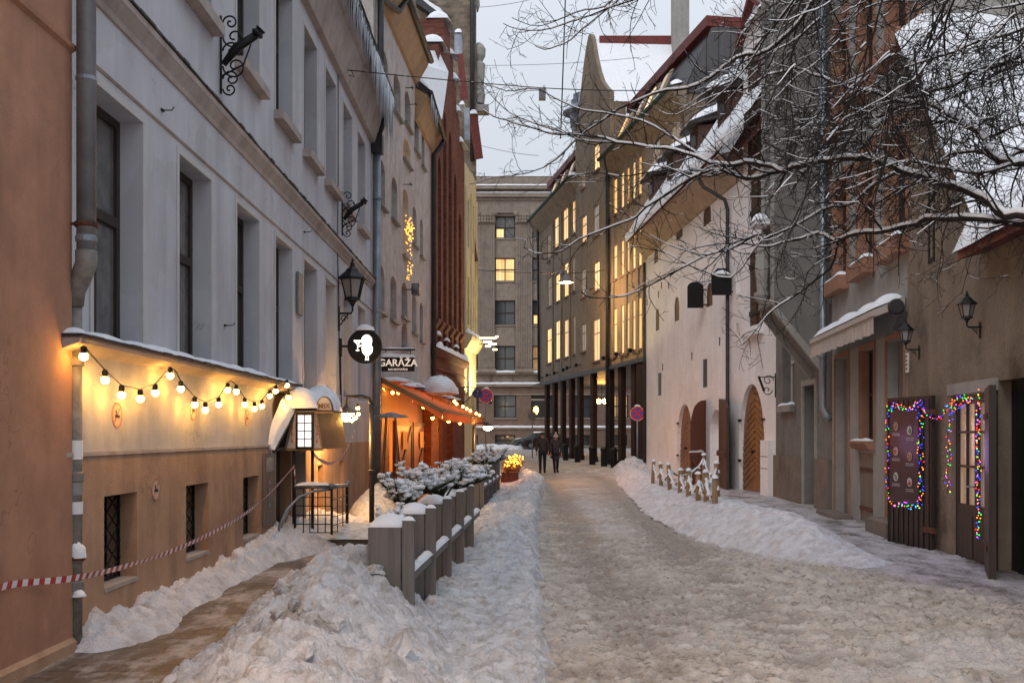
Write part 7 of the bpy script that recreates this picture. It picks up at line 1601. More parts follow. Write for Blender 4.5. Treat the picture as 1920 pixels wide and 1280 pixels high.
# menu pictures
rr = random.Random(8)
for k in range(6):
    cx_, cz_ = (.74 if k % 2 == 0 else .42), 1.72-.35*(k//2)-(.06 if k % 2 else .0)
    c = lp(cx_, cz_, .034); o = MB(); o.lathe([(.062,0),(.062,.003)], c, 18, fn); pl_ = o.build('plate_picture', M['print_white'] if k in (1,4,5) else M['print_tan'], mbo)
    o = MB()
    for j in range(5): q = c+(lt3-lh3).normalized()*rr.uniform(-.03,.03)+Z*rr.uniform(-.03,.03)+fn*.002; o.lathe([(.014+.012*rr.random(),0),(.012,.006)], q, 8, fn)
    o.build('food', M[['f_food_a','f_food_b','f_food_c'][k % 3]], pl_)
o = MB()
for k in range(6):
    cx_, cz_ = (.74 if k % 2 == 0 else .42), 1.72-.35*(k//2)-(.06 if k % 2 else .0)
    for j in range(2): o.bar(lp(cx_+.09,cz_-.10-j*.025,.033), lp(cx_-.09,cz_-.10-j*.025,.033), .004,.007)
o.build('text_line', M['print_white'], mbo)
# edge-on door leaf
a_ = ((1861-CX)/F*11.2, 11.2); YT2 = 10.35
lfe, h_, t_, d_, n_ = leaf_box('door_leaf', (I.pt(I.sY(11.25),0,.02).x, 11.25), ((1868-CX)/F*10.35, 10.35), .0, 2.12, .07, 'dark_wood', bJ)
a = MB(); [a.bar(h_+d_*.1+n_*1.1+Z*z, h_+d_*.8+n_*1.1+Z*z, .02,.06) for z in (.4,1.8)]; a.build('hinge', M['rust'], lfe)

# ---- hanging lamp just behind the viewer that lights the salmon wall and throws the tape's shadow
ol = thing('street_lamp', 'street lamp hanging over the pavement near the salmon house', 'street lamp', (-.9,1.6,3.7))
mb = MB(); mb.lathe([(.30,-.02),(.28,.03),(.10,.16),(.05,.22)], (-.9,1.6,3.7), 18); mb.tube([(-3.2,1.6,4.6),(-.9,1.6,4.35),(3,1.6,4.5)], .01, 5); mb.cyl((-.9,1.6,3.9), (-.9,1.6,4.35), .012, n=5); mb.build('lamp_shade', M['dark_metal'], ol)
mb = MB(); mb.ball((-.9,1.6,3.70), .06, 10, 6); mb.build('bulb', M['bulb'], ol)
s_ = bpy.data.lights.new('lamp_light', 'SPOT'); s_.energy = 420; s_.color = (1,.54,.24); s_.spot_size = R(140); s_.spot_blend = .6; s_.shadow_soft_size = .08; so_ = bpy.data.objects.new('lamp_light', s_); C.objects.link(so_); so_.parent = ol; so_.location = (0,0,-.08); so_.rotation_euler = (R(10),R(-22),0)
# ================================================================ TERRACE BOXES, SHRUBS, TABLES
rp_ = random.Random(21)
def planter_module():
    root = thing('planter_box', 'x', 'planter', (0,0,0))
    a = MB(); a.box(-.045,.045,-.03,.03,-.15,.94); a.build('post', M['planter'], root, local=True)
    a = MB(); a.box(-.31,-.06,.0,.62,-.1,.88); 
    for z in (.3,.6): a.box(-.316,-.054,-.008,.628,z,z+.006)
    a.build('box', M['planter_dark'], root, local=True)
    a = MB(); a.box(-.312,-.058,-.02,-.003,-.1,.885); a.build('front_board', M['planter'], root, local=True)
    a = MB(); a.box(-.02,.02,.03,1.27,.46,.53); a.build('rail', M['planter'], root, local=True)
    a = MB(); snow_cap(a, (.03,.04,.53), (.03,1.26,.53), (-.09,0,0), .035, .5, seg=.06); snow_cap(a, (-.03,.0,.885), (-.03,.62,.885), (-.30,0,0), .055, .8, seg=.05); snow_cap(a, (.05,-.03,.94), (.05,.03,.94), (-.1,0,0), .04, seg=.03); a.build('snow_cap', M['snow'], root, local=True)
    return root
pm = planter_module(); spots = [(7.7,-.80,0),(9.0,-.735,0),(10.3,-.67,0),(11.6,-.605,0),(12.9,-.54,0),(20.5,-.62,1),(21.8,-.555,1),(23.1,-.49,1),(24.4,-.425,1),(25.7,-.36,1)]
pl_lab = ['grey brown planter box with a post, nearest to the big snow heap','grey brown planter box with a post, second from the snow heap','grey brown planter box with a post, third from the snow heap, under the pine sprigs','grey brown planter box with a post, fourth from the snow heap, under the pine sprigs','grey brown planter box, last of the near row, at the low gap',
 'grey planter box, first of the distant row beside the road snow','grey planter box, second of the distant row','grey planter box, middle of the distant row','grey planter box, fourth of the distant row','grey planter box, last of the distant row, before the glowing shrubs']
for i, (y, x, g) in enumerate(spots):
    o = pm if i == 0 else copy_tree(pm); o.location = (x, y, 0); o.rotation_euler = (0,0,-math.atan(.05)); tag(o, pl_lab[i], group='planter boxes along the terrace')
def pine(seed, lights=False):
    rr = random.Random(seed); root = thing('pine_shrub', 'x', 'shrub', (0,0,0)); st = MB(); nd = MB(); sn = MB()
    for k in range(15):
        az = rr.uniform(0, 6.28); el = rr.uniform(.15, 1.3); L_ = rr.uniform(.16,.36); d = Vector((math.cos(az)*math.cos(el), math.sin(az)*math.cos(el), math.sin(el)))
        p0 = Vector((rr.uniform(-.05,.05), rr.uniform(-.1,.1), 0)); p1 = p0+d*L_*.6; p2 = p0+d*L_+Z*.03; st.tube([p0,p1,p2], [.010,.008,.005], 5)
        for j in range(130):
            t = .35+.65*rr.random(); c = p0.lerp(p2, t); nd_ = (Vector((rr.gauss(0,1),rr.gauss(0,1),rr.gauss(0,1))).normalized()+d*.9).normalized(); l = rr.uniform(.05,.085)
            s_ = nd_.orthogonal().normalized()*.0028; nd.add([c-s_, c+s_, c+nd_*l], [(0,1,2)])
        for j in range(11):
            t = .45+.62*rr.random(); c = p0.lerp(p2, t)+Vector((rr.uniform(-.045,.045),rr.uniform(-.045,.045),.012+.03*rr.random())); r = rr.uniform(.012,.034)
            n0 = len(sn.v); sn.ball(c, r, 7, 5, 1+.5*rr.random(), 1+.5*rr.random(), .6)
            for q in range(n0, len(sn.v)): v = Vector(sn.v[q]); sn.v[q] = tuple(v+Vector((rr.uniform(-1,1),rr.uniform(-1,1),rr.uniform(-1,1)))*r*.22)
        for j in range(30):        # frosted needles
            t = .5+.5*rr.random(); c = p0.lerp(p2, t)+Z*.01; nd_ = (Vector((rr.gauss(0,1),rr.gauss(0,1),abs(rr.gauss(0,.8)))).normalized()+d*.8).normalized(); l = rr.uniform(.045,.075)
            sn.tube([c, c+nd_*l], [.0045,.0022], 4)
    st.build('stem', M['bark'], root, local=True); nd.build('needles', M['needle'], root, local=True); sn.build('snow', M['snow'], root, local=True)
    return root
M['needle'] = mat('pine needles', (.035,.06,.02), var=.3, bump=0)
p1, p2 = pine(3), pine(9)
ps = [(p1,-1.02,9.5,.90,1.0,'snowy pine sprigs leaning left out of the near planter boxes'),(p2,-.93,10.1,1.0,1.05,'tall snowy pine sprigs in the middle of the planter row'),(None,-.80,10.9,.93,1.15,'bushy snow loaded pine sprigs right of the tall ones'),(None,-.72,11.9,.96,1.15,'snowy pine sprigs over the fourth planter box'),(None,-.62,13.1,.92,1.1,'snowy pine sprigs at the right end of the near planter row'),
      (None,-.62,22,.92,1.2,'snowy shrub on the first boxes of the distant planter row'),(None,-.50,24,.92,1.3,'snowy shrub in the middle of the distant planter row'),(None,-.45,26,.9,1.1,'snowy shrub at the far end of the distant planter row'),(None,-1.0,8.1,.86,.55,'small snowy sprig with warm glow on the box nearest the snow heap')]
for i, (o, x, y, z, s, l) in enumerate(ps):
    if o is None: o = copy_tree((p1,p2)[i % 2])
    o.location = (x,y,z); o.scale = (s,s,s); o.rotation_euler = (0,0,i*1.3); tag(o, l, group='snowy shrubs in the planters')
hb = thing('shrub', 'twiggy shrub box studded with glowing golden lights beside the road snow', 'shrub', (.05,33,0)); rr = random.Random(4)
mb = MB(); mb.box(-.35,.2,30.5,36.5,0,.45); mb.build('box', M['canopy_wood'], hb)
mb = MB()
for k in range(420):
    y = rr.uniform(30.4,36.8); p = Vector((rr.uniform(-.3,.2)+.012*(y-30), y, .42)); d = Vector((rr.gauss(.15,.45), rr.gauss(0,.4), 1)).normalized(); l = rr.uniform(.2,.5); mb.tube([p, p+d*l*.5, p+d*l+Vector((rr.uniform(-.1,.15),0,-.05))], [.008,.006,.003], 3)
M['twig'] = mat('reddish twigs', (.22,.10,.05), var=.3, bump=0)
mb.build('twigs', M['twig'], hb)
fl_ = thing('fairy_lights', 'golden fairy lights heaped over the twiggy shrub box', 'fairy lights', (.05,33,.8))
pts = [Vector((rr.uniform(-.25,.32)+.012*(30.5+i*.14-30), 30.5+i*.14, .62+rr.uniform(-.08,.28))) for i in range(45)]; fairy(fl_, pts, 80, .028, 6, ['gold'], jit=.08)
point('glow', (0,0,.15), 14, (1,.55,.15), .2, fl_)
for i, (x, y, l) in enumerate(((-1.25,22.5,'small orange red terrace table nearest the patio heater'),(-1.05,27.5,'orange red terrace table in the middle under the awning edge'),(-.85,31.5,'orange red terrace table farthest along the terrace'),(-1.75,18.6,'low orange red terrace table behind the lamp post'))):
    t = thing('table', l, 'table', (x,y,0), 0, 'terrace tables'); a = MB(); a.box(x-.35,x+.35,y-.6,y+.6,.70,.74); a.build('tabletop', M['table_red'] if 'table_red' in M else M['red_wood'], t)
    for sx in (-.3,.3):
        for sy in (-.52,.52): a = MB(); a.box(x+sx-.025,x+sx+.025,y+sy-.025,y+sy+.025,0,.70); a.build('leg', M['brown_frame'], t)

# ================================================================ FENCE POSTS ON THE RIGHT BANK
posts = [(3.72,26.4),(3.68,24.5),(3.63,22.8),(3.57,21.2),(3.51,19.8),(3.46,18.5),(3.42,17.5),(3.37,16.5)]; back = [(4.62,24.0),(4.25,20.5)]
pn = ['leftmost and farthest round wooden post in the right snow bank','second round wooden post from the far end of the right snow bank','third round wooden post from the far end of the right snow bank','fourth round wooden post from the far end of the right snow bank','fifth round wooden post, mid row in the right snow bank','sixth round wooden post, third from the near end of the right snow bank','second nearest round wooden post in the right snow bank','nearest round wooden post, standing tallest at the right of the row','tall back post behind the row of round wooden posts','lower back post behind the row of round wooden posts']
tops = []
for i, (x, y) in enumerate(posts+back):
    rr = random.Random(i+40); zt_p = .90+rr.uniform(-.05,.06) if i < 8 else 1.12-.1*(i-8); lean = Vector((rr.uniform(-.05,.05),0,0)); o = thing('fence_post', pn[i], 'post', (x,y,.1), 0, 'round posts along the right snow bank')
    a = MB(); a.tube([(x,y,.05),(x+lean.x*.5,y,.5),(x+lean.x,y,zt_p)], [.052,.05,.048], 10); a.build('shaft', M['post_wood'], o)
    t = Vector((x+lean.x,y,zt_p)); tops.append(t); a = MB(); lump(a, t-Z*.01, .062,.062,.06, i, 12, 7, .1); lump(a, t+Vector((.045,-.02,-.20)), .03,.03,.07, i+5, 10, 6, .15); a.build('snow_cap', M['snow'], o)
ch = thing('chain', 'rope chain thickly caked with snow drooping between the round wooden posts', 'chain', (3.5,20,.6)); a = MB(); b_ = MB()
for p, q in list(zip(tops[:7], tops[1:8]))+[(tops[2], tops[8]), (tops[8], tops[9]), (tops[9], tops[5])]:
    L_ = sagline(p-Z*.12, q-Z*.12, .26, 12); a.tube(L_, .014, 6)
    b_.tube([v+Z*.03+Vector((rp_.uniform(-.01,.01),0,rp_.uniform(-.015,.015))) for v in L_], [.014+.018*rp_.random() for _ in L_], 7)
    for v in L_[1:-1:3]: lump(b_, v-Z*.03, .03+.03*rp_.random(), .035, .05+.05*rp_.random(), int(v.y*9), 10, 6, .25)
a.build('rope', M['twig'], ch); b_.build('snow', M['snow'], ch)

# ================================================================ PEOPLE AND CARS
def skin_mesh(name, verts, edges, radii, m, sub=1):
    me = bpy.data.meshes.new(name+'_t'); me.from_pydata([tuple(v) for v in verts], edges, []); o = bpy.data.objects.new(name+'_t', me); C.objects.link(o)
    md = o.modifiers.new('skin', 'SKIN'); md.use_smooth_shade = True; sv = me.skin_vertices[0].data if me.skin_vertices else None
    if sv is None:
        me.skin_vertices  # created by the modifier
        bpy.context.view_layer.update(); sv = me.skin_vertices[0].data
    for i, r in enumerate(radii): sv[i].radius = (r, r) if not hasattr(r, '__len__') else r
    sv[0].use_root = True
    s = o.modifiers.new('sub', 'SUBSURF'); s.levels = sub; s.render_levels = sub
    dg = bpy.context.evaluated_depsgraph_get(); dg.update(); nm = bpy.data.meshes.new_from_object(o.evaluated_get(dg)); nm.name = name; nm.materials.clear(); nm.materials.append(m)
    nm.polygons.foreach_set('use_smooth', np.ones(len(nm.polygons), bool)); box_uv(nm); bpy.data.objects.remove(o); n = bpy.data.objects.new(name, nm); C.objects.link(n); return n
def person(loc, h, label, woman=False, seed=0):
    k = h/1.75; V = []; Ed = []; Ra = []
    def v(x, y, z, r, par=None):
        V.append((x*k, y*k, z*k)); Ra.append(tuple(q*k for q in r) if hasattr(r, '__len__') else r*k); i = len(V)-1
        if par is not None: Ed.append((par, i))
        return i
    pel = v(0,0,.95,(.145,.10)); wa = v(0,0,1.12,(.125,.09),pel); chs = v(0,.0,1.33,(.155,.105),wa); nk = v(0,0,1.47,.058,chs); hd = v(0,-.015,1.56,(.078,.088),nk); v(0,-.01,1.67,(.072,.085),hd)
    hands = []
    for s in (-1,1):
        sh = v(s*.19,0,1.41,.058,chs); el = v(s*.25,.03 if s > 0 else .0,1.13,.042,sh); wr = v(s*.25,-.06,.90,.028,el); pm_ = v(s*.25,-.08,.83,(.036,.022),wr)
        for j in range(4): f1 = v(s*(.235+.014*j),-.085-.004*j,.77-.004*abs(j-1),.009,pm_); v(s*(.233+.014*j),-.085,.735-.006*abs(j-1),.007,f1)
        t1 = v(s*.215,-.10,.80,.010,pm_); v(s*.208,-.105,.77,.008,t1)
    ft = []
    for s, st in ((-1,-.16),(1,.12)):
        hp = v(s*.09,0,.88,.085,pel); kn = v(s*.095,st*.5-.02,.49,.056,hp); an = v(s*.095,st,.09,.038,kn); v(s*.105,st-.13,.04,.036,an)
    body = skin_mesh('person', V, Ed, Ra, M['skin']); body.location = loc; tag(body, label, 'person', 'pair walking up the street')
    def cloth(name, idxs, grow, m, extra=None):
        mp = {a: i for i, a in enumerate(idxs)}; vs = [V[i] for i in idxs]; es = [(mp[a], mp[b]) for a, b in Ed if a in mp and b in mp]
        rs_ = [tuple(q+grow for q in (Ra[i] if hasattr(Ra[i], '__len__') else (Ra[i],)*2)) for i in idxs]
        if extra:
            for p, r, par in extra: vs.append(tuple(c*k for c in p)); es.append((par if par >= 0 else len(vs)-2, len(vs)-1)); rs_.append(tuple(q*k for q in r))
        o = skin_mesh(name, vs, es, rs_, m); o.parent = body; return o
    # vertex numbers: 0 pelvis 1 waist 2 chest 3 neck 4 head 5 crown; arms 6.. (14 each), legs 34..
    arm = [6,7,8]; arm2 = [20,21,22]; leg = [34,35,36,37]; leg2 = [38,39,40,41]
    if woman: cloth('coat', [0,1,2,3]+arm+arm2, .035, M['coat'], [((0,0,.75),(.20,.16),0),((0,0,.52),(.22,.18),-1)])
    else: cloth('jacket', [0,1,2,3]+arm+arm2, .028, M['coat'], [((0,0,.80),(.175,.13),0)])
    cloth('trousers', [0,34,35,36,38,39,40], .018, M['trouser']); 
    for q in ((36,37),(40,41)): cloth('boot', list(q), .022, M['black'])
    a = MB()
    if woman: a.ball((0,-.01*k,1.655*k), .112*k, 14, 8, 1,1.05,.95); a.ball((0,0,1.80*k), .052*k, 10, 6); a.lathe([(.112*k,0),(.115*k,.05*k)], (0,-.01*k,1.60*k), 16); hn = 'knitted_hat'; hm = 'beanie'
    else: a.ball((0,-.005*k,1.665*k), .105*k, 14, 8, 1,1.05,.8); hn = 'cap'; hm = 'coat'
    hat = a.build(hn, M[hm], body, local=True)
    for vtx in hat.data.vertices:
        if vtx.co.z < 1.61*k: vtx.co.z = 1.61*k+(vtx.co.z-1.61*k)*.1
    a = MB()
    for s in (-1,1): a.ball((s*.032*k,-.098*k,1.585*k), .009*k, 6, 4)
    a.ball((0,-.112*k,1.555*k), .016*k, 6, 4, .8,1,1.3); a.ball((0,-.098*k,1.515*k), .02*k, 6, 4, 1,.4,.3); a.build('face', M['face_dark'], body, local=True)
    a = MB(); 
    for s in (-1,1): a.ball((s*.09*k,0,1.56*k), .02*k, 6, 4, .5,1,1.5)
    a.build('ear', M['skin'], body, local=True)
    return body
M['skin'] = mat('skin', (.38,.20,.14), var=.05, bump=0); M['coat'] = mat('dark coat', (.045,.043,.045), var=.3, bump=.4, bscale=30); M['trouser'] = mat('dark trousers', (.014,.015,.02), var=.2, bump=0)
M['beanie'] = mat('cream knitted hat', (.48,.40,.31), var=.1, bump=.8, bscale=60); M['face_dark'] = mat('face shade', (.22,.10,.07), var=0, bump=0)
p = P(1017,888,41); m1 = person((p.x,41,.03), 1.70, 'man in a dark jacket and cap walking on the left of the pair', seed=1)
p = P(1042,888,41.2); m2 = person((p.x,41.2,.03), 1.60, 'woman in a long dark coat and cream bobble hat walking on the right', True); m2.rotation_euler = (0,0,.2)
def car(loc, rz, label, m, snow):
    root = thing('parked_car', label, 'car', loc, rz, 'cars parked across the junction'); W_ = 1.72
    prof = [(-2.1,.30),(-2.12,.62),(-1.95,.80),(-1.15,.92),(-.35,1.38),(.75,1.42),(1.5,1.02),(2.05,.95),(2.12,.6),(2.1,.30),(1.75,.22),(1.5,.45),(1.2,.45),(.95,.22),(-1.0,.22),(-1.2,.45),(-1.5,.45),(-1.75,.22)]
    a = MB(); vs = []; n = len(prof); sl_ = [(-1,.93),(-.93,1),(.93,1),(1,.93)]
    for y, kk in sl_:
        for x, z in prof: inn = .82 if z > .95 else 1; vs.append((x*kk, y*W_/2*inn, .3+(z-.3)*kk if z > .3 else z))
    fs_ = [(i*n+j, i*n+(j+1)%n, (i+1)*n+(j+1)%n, (i+1)*n+j) for i in range(3) for j in range(n)]
    a.add(vs, fs_); 
    for i0 in (0,3):
        tri = geometry.tessellate_polygon([[Vector((x,0,z)) for x, z in prof]]); a.add([vs[i0*n+j] for j in range(n)], [tuple(t) for t in tri])
    a.smooth = False; a.build('body', M[m], root, local=True)
    a = MB()
    for s in (-1,1):
        for q in ([(-.95,.96),(-.35,1.31),(.15,1.33),(.15,.96)], [(.2,.96),(.2,1.33),(.7,1.34),(1.25,1.0)]): a.prism([Vector((x,s*(W_/2*.83),z)) for x, z in q], (0,s*.02,0))
    a.hexa([(-1.18,-.6,.94),(-1.12,-.6,.92),(-1.12,.6,.92),(-1.18,.6,.94),(-.42,-.55,1.37),(-.36,-.55,1.36),(-.36,.55,1.36),(-.42,.55,1.37)]); a.build('window', M['glass'], root, local=True)
    for x in (-1.35,1.35):
        for s in (-1,1):
            a = MB(); a.lathe([(.30,-.1),(.32,-.07),(.32,.07),(.30,.1)], (x,s*.76,.32), 18, Y1); w_ = a.build('wheel', M['black'], root, local=True); a = MB(); a.lathe([(.2,-.105),(.2,.105)], (x,s*.76,.32), 12, Y1); a.build('rim', M['zinc'], w_, local=True)
    for s in (-1,1): a = MB(); a.ball((-2.0,s*.6,.68), .12, 8, 6, .6,1,.6); a.build('headlight', M['lamp_glass'], root, local=True)
    if snow: a = MB(); snow_cap(a, (-.3,-.6,1.40), (.7,-.6,1.43), (0,1.2,0), .07, .2); snow_cap(a, (-1.9,-.6,.83), (-1.2,-.6,.93), (0,1.2,0), .04, .2); a.build('snow_cap', M['snow'], root, local=True)
    return root
M['car_grey'] = mat('grey green car paint', (.10,.105,.10), rough=.3, var=.1, bump=0, metal=.3); M['car_dark'] = mat('dark car paint', (.02,.02,.024), rough=.25, var=.1, bump=0, metal=.3)
c = P(958,840,85); car((c.x+2.15,85,.40), 0, 'grey parked car, nose to the left, further left of the two', 'car_grey', True); c = P(977,840,82.5); car((c.x+2.15,82.5,.40), 0, 'dark parked car half behind the walking man, right of the grey one', 'car_dark', False)

# ================================================================ SNOWY TREE
tr = thing('tree', 'bare tree with dark snow lined branches reaching in from the right', 'tree', (4.25,5.2,0)); rt = random.Random(77)
TR = Vector((4.25,5.2,0)); polys = []     # (points, radii, level)
def limb(px, Y0_, Y1_, r0, r1, attach=None, k=3):
    n = len(px); pts = []
    for i, (x, y) in enumerate(px): t = i/(n-1); pts.append(P(x, y, Y0_+(Y1_-Y0_)*t))
    if attach: pts = [attach]+pts
    out = []; m = len(pts)
    for i in range(m-1):
        p0, p1_, p2_, p3 = pts[max(i-1,0)], pts[i], pts[i+1], pts[min(i+2,m-1)]
        for j in range(k): u = j/k; out.append(.5*((2*p1_)+(p2_-p0)*u+(2*p0-5*p1_+4*p2_-p3)*u*u+(3*p1_-p0-3*p2_+p3)*u**3))
    out.append(pts[-1]); N_ = len(out); out = [p+Vector((0,0,.006*math.sin(i*1.7))) for i, p in enumerate(out)]
    rad = [r0+(r1-r0)*(i/(N_-1))**.8 for i in range(N_)]; polys.append((out, rad, 0)); return out, rad
top = TR+Vector((-.1,.1,3.3)); top2 = TR+Vector((0,.1,4.6)); top0 = TR+Vector((-.05,0,2.5))
LM = []
LM.append(limb([(1960,408),(1887,406),(1847,374),(1806,357),(1745,337),(1692,321),(1644,301),(1619,297),(1579,299),(1538,303),(1497,311),(1467,321),(1440,311),(1400,305),(1360,311),(1321,301),(1286,287),(1231,277),(1172,270),(1133,260),(1094,254),(1032,250),(977,234),(938,223),(905,207)], 6.0,8.8,.028,.004,top0))
LM.append(limb([(1960,424),(1920,420),(1806,410),(1737,412),(1713,422),(1644,435),(1591,441),(1571,453),(1534,439),(1481,453),(1430,462),(1360,455),(1290,470)], 6.0,8.0,.025,.004,top0))
LM.append(limb([(1960,302),(1880,302),(1859,285),(1839,252),(1806,231),(1778,215),(1753,199),(1725,191),(1692,193),(1644,175),(1595,166),(1562,154),(1530,142),(1493,130),(1440,142),(1390,170),(1340,178),(1270,214),(1225,205)], 6.2,8.6,.024,.003,top))
LM.append(limb([(1960,95),(1920,101),(1879,122),(1831,130),(1786,162),(1730,175),(1660,215),(1600,228),(1530,262),(1470,265),(1400,300)], 6.4,8.2,.018,.003,top2))
LM.append(limb([(1467,321),(1400,335),(1335,318),(1270,351),(1211,390),(1180,414),(1102,441),(1055,469),(1016,476),(981,465)], 7.4,8.8,.014,.0035))
LM.append(limb([(1960,275),(1880,300),(1830,284),(1780,292),(1735,325),(1700,352),(1660,370),(1610,410),(1560,470),(1520,540)], 6.3,7.4,.014,.003,top))
LM.append(limb([(1571,453),(1558,500),(1510,540),(1440,590),(1400,640),(1385,645)], 7.2,7.8,.010,.003))
LM.append(limb([(1560,-60),(1500,40),(1440,95),(1380,110),(1310,160),(1250,170),(1180,195),(1130,225),(1080,262),(1020,315),(930,333),(880,345)], 7.0,9.2,.016,.003))
LM.append(limb([(1250,-40),(1184,0),(1110,27),(1055,47),(993,59),(944,45)], 8.2,8.9,.008,.003))
LM.append(limb([(1190,-40),(1133,12),(1079,23),(1016,49),(960,35)], 8.4,9.0,.007,.003))
LM.append(limb([(1200,-30),(1106,43),(1071,74),(1032,92),(1004,88)], 8.4,9.0,.006,.003))
LM.append(limb([(1321,301),(1250,250),(1180,220),(1113,210),(1060,195),(1010,168),(950,170),(910,158)], 7.9,8.9,.009,.003))
LM.append(limb([(1172,270),(1090,262),(1030,240),(975,222),(930,190),(902,152)], 8.2,9.0,.007,.0028))
LM.append(limb([(1400,305),(1330,330),(1250,318),(1180,330),(1120,325),(1050,330)], 7.6,8.7,.009,.003))
LM.append(limb([(1420,440),(1370,465),(1300,490),(1200,545),(1120,560),(1090,548)], 7.3,8.0,.010,.003))
LM.append(limb([(1692,321),(1640,345),(1600,380),(1540,395),(1480,430),(1430,450),(1370,520),(1300,500),(1235,470),(1180,462)], 7.0,8.2,.012,.003))
0 and LM.append(limb([(1806,410),(1740,345),(1700,365),(1650,385),(1600,352),(1550,368),(1500,420)], 6.6,7.4,.010,.003))
for k in range(24):        # boughs coming down from the crown above and right of the frame
    x0 = rt.uniform(1500,2050); y0 = rt.uniform(-220,-40) if x0 < 1900 else rt.uniform(-150,330); L_ = rt.uniform(260,560); an = rt.uniform(2.2,3.25) if x0 < 1900 else rt.uniform(2.7,3.5)
    pts = []; x, y = x0, y0
    for j in range(9): pts.append((x, y)); an += rt.uniform(-.42,.36); x += math.cos(an)*L_/8; y += math.sin(an)*L_/8*(1 if y0 < 0 else .6)+rt.uniform(-6,10)
    Ys_ = rt.uniform(5.8,7.4); LM.append(limb(pts, Ys_, Ys_+rt.uniform(.3,1.4), rt.uniform(.006,.013), .0022, k=2))
for k in range(56):        # hanging shoots in the dense part of the crown
    x0 = rt.uniform(1440,1960); y0 = rt.uniform(-60,260); L_ = rt.uniform(120,330); an = rt.uniform(1.3,2.6); pts = []; x, y = x0, y0
    for j in range(7): pts.append((x, y)); an += rt.uniform(-.25,.25); x += math.cos(an)*L_/6; y += math.sin(an)*L_/6
    Ys_ = rt.uniform(5.6,7.6); LM.append(limb(pts, Ys_, Ys_+rt.uniform(-.2,.5), rt.uniform(.004,.008), .0022, k=2))
def grow(pts, rad, lev):
    L_ = sum((pts[i+1]-pts[i]).length for i in range(len(pts)-1)); step = (.092,.078,.075)[lev]; d = rt.uniform(.02, step*2); i = 0; acc = 0
    while d < L_:
        while i < len(pts)-2 and acc+(pts[i+1]-pts[i]).length < d: acc += (pts[i+1]-pts[i]).length; i += 1
        t = (pts[i+1]-pts[i]).normalized(); p = pts[i]+t*(d-acc); r = rad[i]
        ax = Vector((rt.gauss(0,1),rt.gauss(0,1),rt.gauss(0,1))); ax = (ax-t*ax.dot(t)).normalized(); a = rt.uniform(.5,1.25)
        v = (t*math.cos(a)+ax*math.sin(a)); v = (v+Vector((-.10,0,-.05))).normalized(); rem = 1-.55*d/L_
        ln = (rt.uniform(.24,.72), rt.uniform(.12,.38), rt.uniform(.05,.16))[lev]*rem; n = (7,5,3)[lev]; q = [p]; rr0 = min(r*.65, (.0078,.0052,.0036)[lev]); cur = v; bend = Vector((rt.gauss(0,.16),rt.gauss(0,.16),rt.gauss(.03,.16)))
        for j in range(n): cur = (cur+bend*(1 if lev < 2 else .5)+Vector((rt.gauss(0,.10),rt.gauss(0,.10),rt.gauss(0,.10)))).normalized(); q.append(q[-1]+cur*ln/n)
        s_px = CX+p.x/p.y*F; s_py = HY-(p.z-CH)/p.y*F
        if p.x < 3.95 and s_px < 2050 and -120 < s_py < 720 and p.y > 4.5:
            rd = [rr0+(.0021-rr0)*(j/n) for j in range(n+1)]; polys.append((q, rd, lev+1))
            if lev < 2: grow(q, rd, lev+1)
        d += step*rt.uniform(.5,1.7)*(1.0 if s_px > 1380 else 1.25)
for pts, rad in list(LM): grow(pts, rad, 0)
mb = MB(); mb.tube([TR-Z*.1, TR+Vector((.02,0,.5)), TR+Vector((0,.02,1.5)), top0, top, top2, top2+Z*1.5], [.24,.19,.17,.16,.13,.09,.04], 14); mb.build('trunk', M['bark'], tr)
mb = MB(); sn = MB()
for pts, rad, lev in polys:
    mb.tube(pts, rad, (8,5,3,3)[lev], cap=(lev == 0))
    run = []
    for i in range(len(pts)):
        d = (pts[min(i+1,len(pts)-1)]-pts[max(i-1,0)]).normalized(); ok = abs(d.z) < (.80 if lev == 0 else .62) and (rad[i] > .008 or rt.random() < (.86,.6,.33,.12)[lev])
        if ok: run.append((pts[i], rad[i]))
        if (not ok or i == len(pts)-1):
            if len(run) > 1:
                ths = [r_*(.80 if lev == 0 else .7)+(min(.005, r_*.5) if lev == 0 else .0010) for p_, r_ in run]
                sn.tube([p_+Vector((0,0,r_*.55+th_*.45)) for (p_, r_), th_ in zip(run, ths)], [th_*rt.uniform(.8,1.1) for th_ in ths], (8,5,3,3)[lev], cap=(lev == 0))
            run = []
print('TREE polys', len(polys), 'verts', len(mb.v), len(sn.v))
mb.build('crown', M['bark'], tr); sn.build('branch_snow', M['snow'], tr)

# lettering as real meshes
dg = bpy.context.evaluated_depsgraph_get(); dg.update()
for o in [o for o in bpy.data.objects if o.type == 'FONT']:
    me = bpy.data.meshes.new_from_object(o.evaluated_get(dg)); n = bpy.data.objects.new(o.name, me); C.objects.link(n); n.parent = o.parent; n.location = o.location; n.rotation_euler = o.rotation_euler; nm = o.name; bpy.data.objects.remove(o); n.name = nm

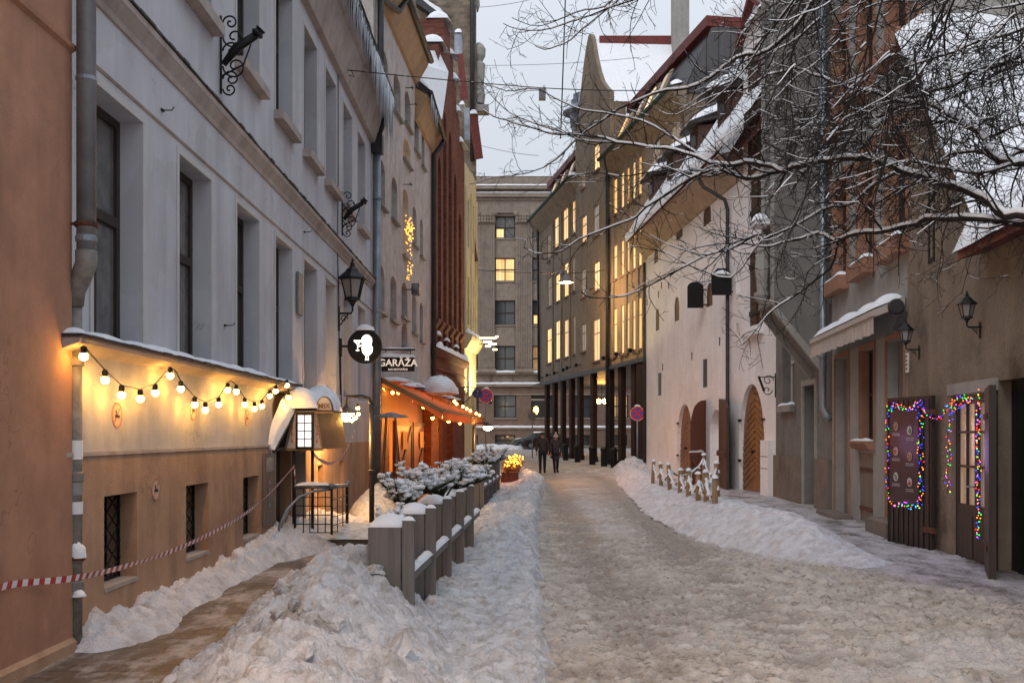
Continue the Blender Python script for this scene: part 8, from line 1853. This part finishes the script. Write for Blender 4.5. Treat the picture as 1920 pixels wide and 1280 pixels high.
# split parts that hold several separate pieces, one object per piece
def split_parts(names, limit=60):
    for o in [o for o in bpy.data.objects if o.type == 'MESH' and o.parent is not None and o.name.split('.')[0] in names]:
        me = o.data; n = len(me.vertices)
        if me.users > 1 or n > 60000: continue
        par = list(range(n))
        def f(a):
            while par[a] != a: par[a] = par[par[a]]; a = par[a]
            return a
        for e in me.edges: a, b = f(e.vertices[0]), f(e.vertices[1]); par[a] = b
        co = np.empty(n*3); me.vertices.foreach_get('co', co); co = co.reshape(-1, 3); lab = np.array([f(i) for i in range(n)]); ids = np.unique(lab)
        if len(ids) < 2 or len(ids) > 900: continue
        bb = [(co[lab == i].min(0)-.03, co[lab == i].max(0)+.03) for i in ids]; g = list(range(len(ids)))
        def h(a):
            while g[a] != a: g[a] = g[g[a]]; a = g[a]
            return a
        for i in range(len(ids)):
            for j in range(i):
                if (bb[i][0] < bb[j][1]).all() and (bb[j][0] < bb[i][1]).all(): g[h(i)] = h(j)
        idx = {v: h(k) for k, v in enumerate(ids)}; cl = sorted(set(idx.values()))
        if len(cl) < 2 or len(cl) > limit: continue
        vc = np.array([idx[l] for l in lab]); polys_ = [(tuple(p.vertices), p.use_smooth, p.material_index) for p in me.polygons]
        for k, c_ in enumerate(cl):
            m2_ = bpy.data.meshes.new(me.name); sel = np.where(vc == c_)[0]; mp = {v: i for i, v in enumerate(sel)}; pf = [(p, s, mi) for p, s, mi in polys_ if vc[p[0]] == c_]
            m2_.from_pydata([tuple(co[v]) for v in sel], [], [tuple(mp[v] for v in p) for p, s, mi in pf]); [m2_.materials.append(m_) for m_ in me.materials]
            m2_.polygons.foreach_set('use_smooth', [s for p, s, mi in pf]); m2_.polygons.foreach_set('material_index', [mi for p, s, mi in pf]); m2_.update(); box_uv(m2_)
            q = o if k == 0 else o.copy()
            if k: C.objects.link(q); q.parent = o.parent
            q.data = m2_
split_parts({'peach_surround','window_surround','drainpipe','eave','pier','roof_edge','pilaster','capital','snow_cap','cornice','red_hood','roof_vent','icicles','gutter','roof','string_course','snow','ornament','hinge','wooden_shutter','curved_rail','bulb','ridge','side_post','bay_trim','wedge_rib','plinth','niche_back','snow_patch','snow','base','clamp','step','ledge_snow','door_surround'})
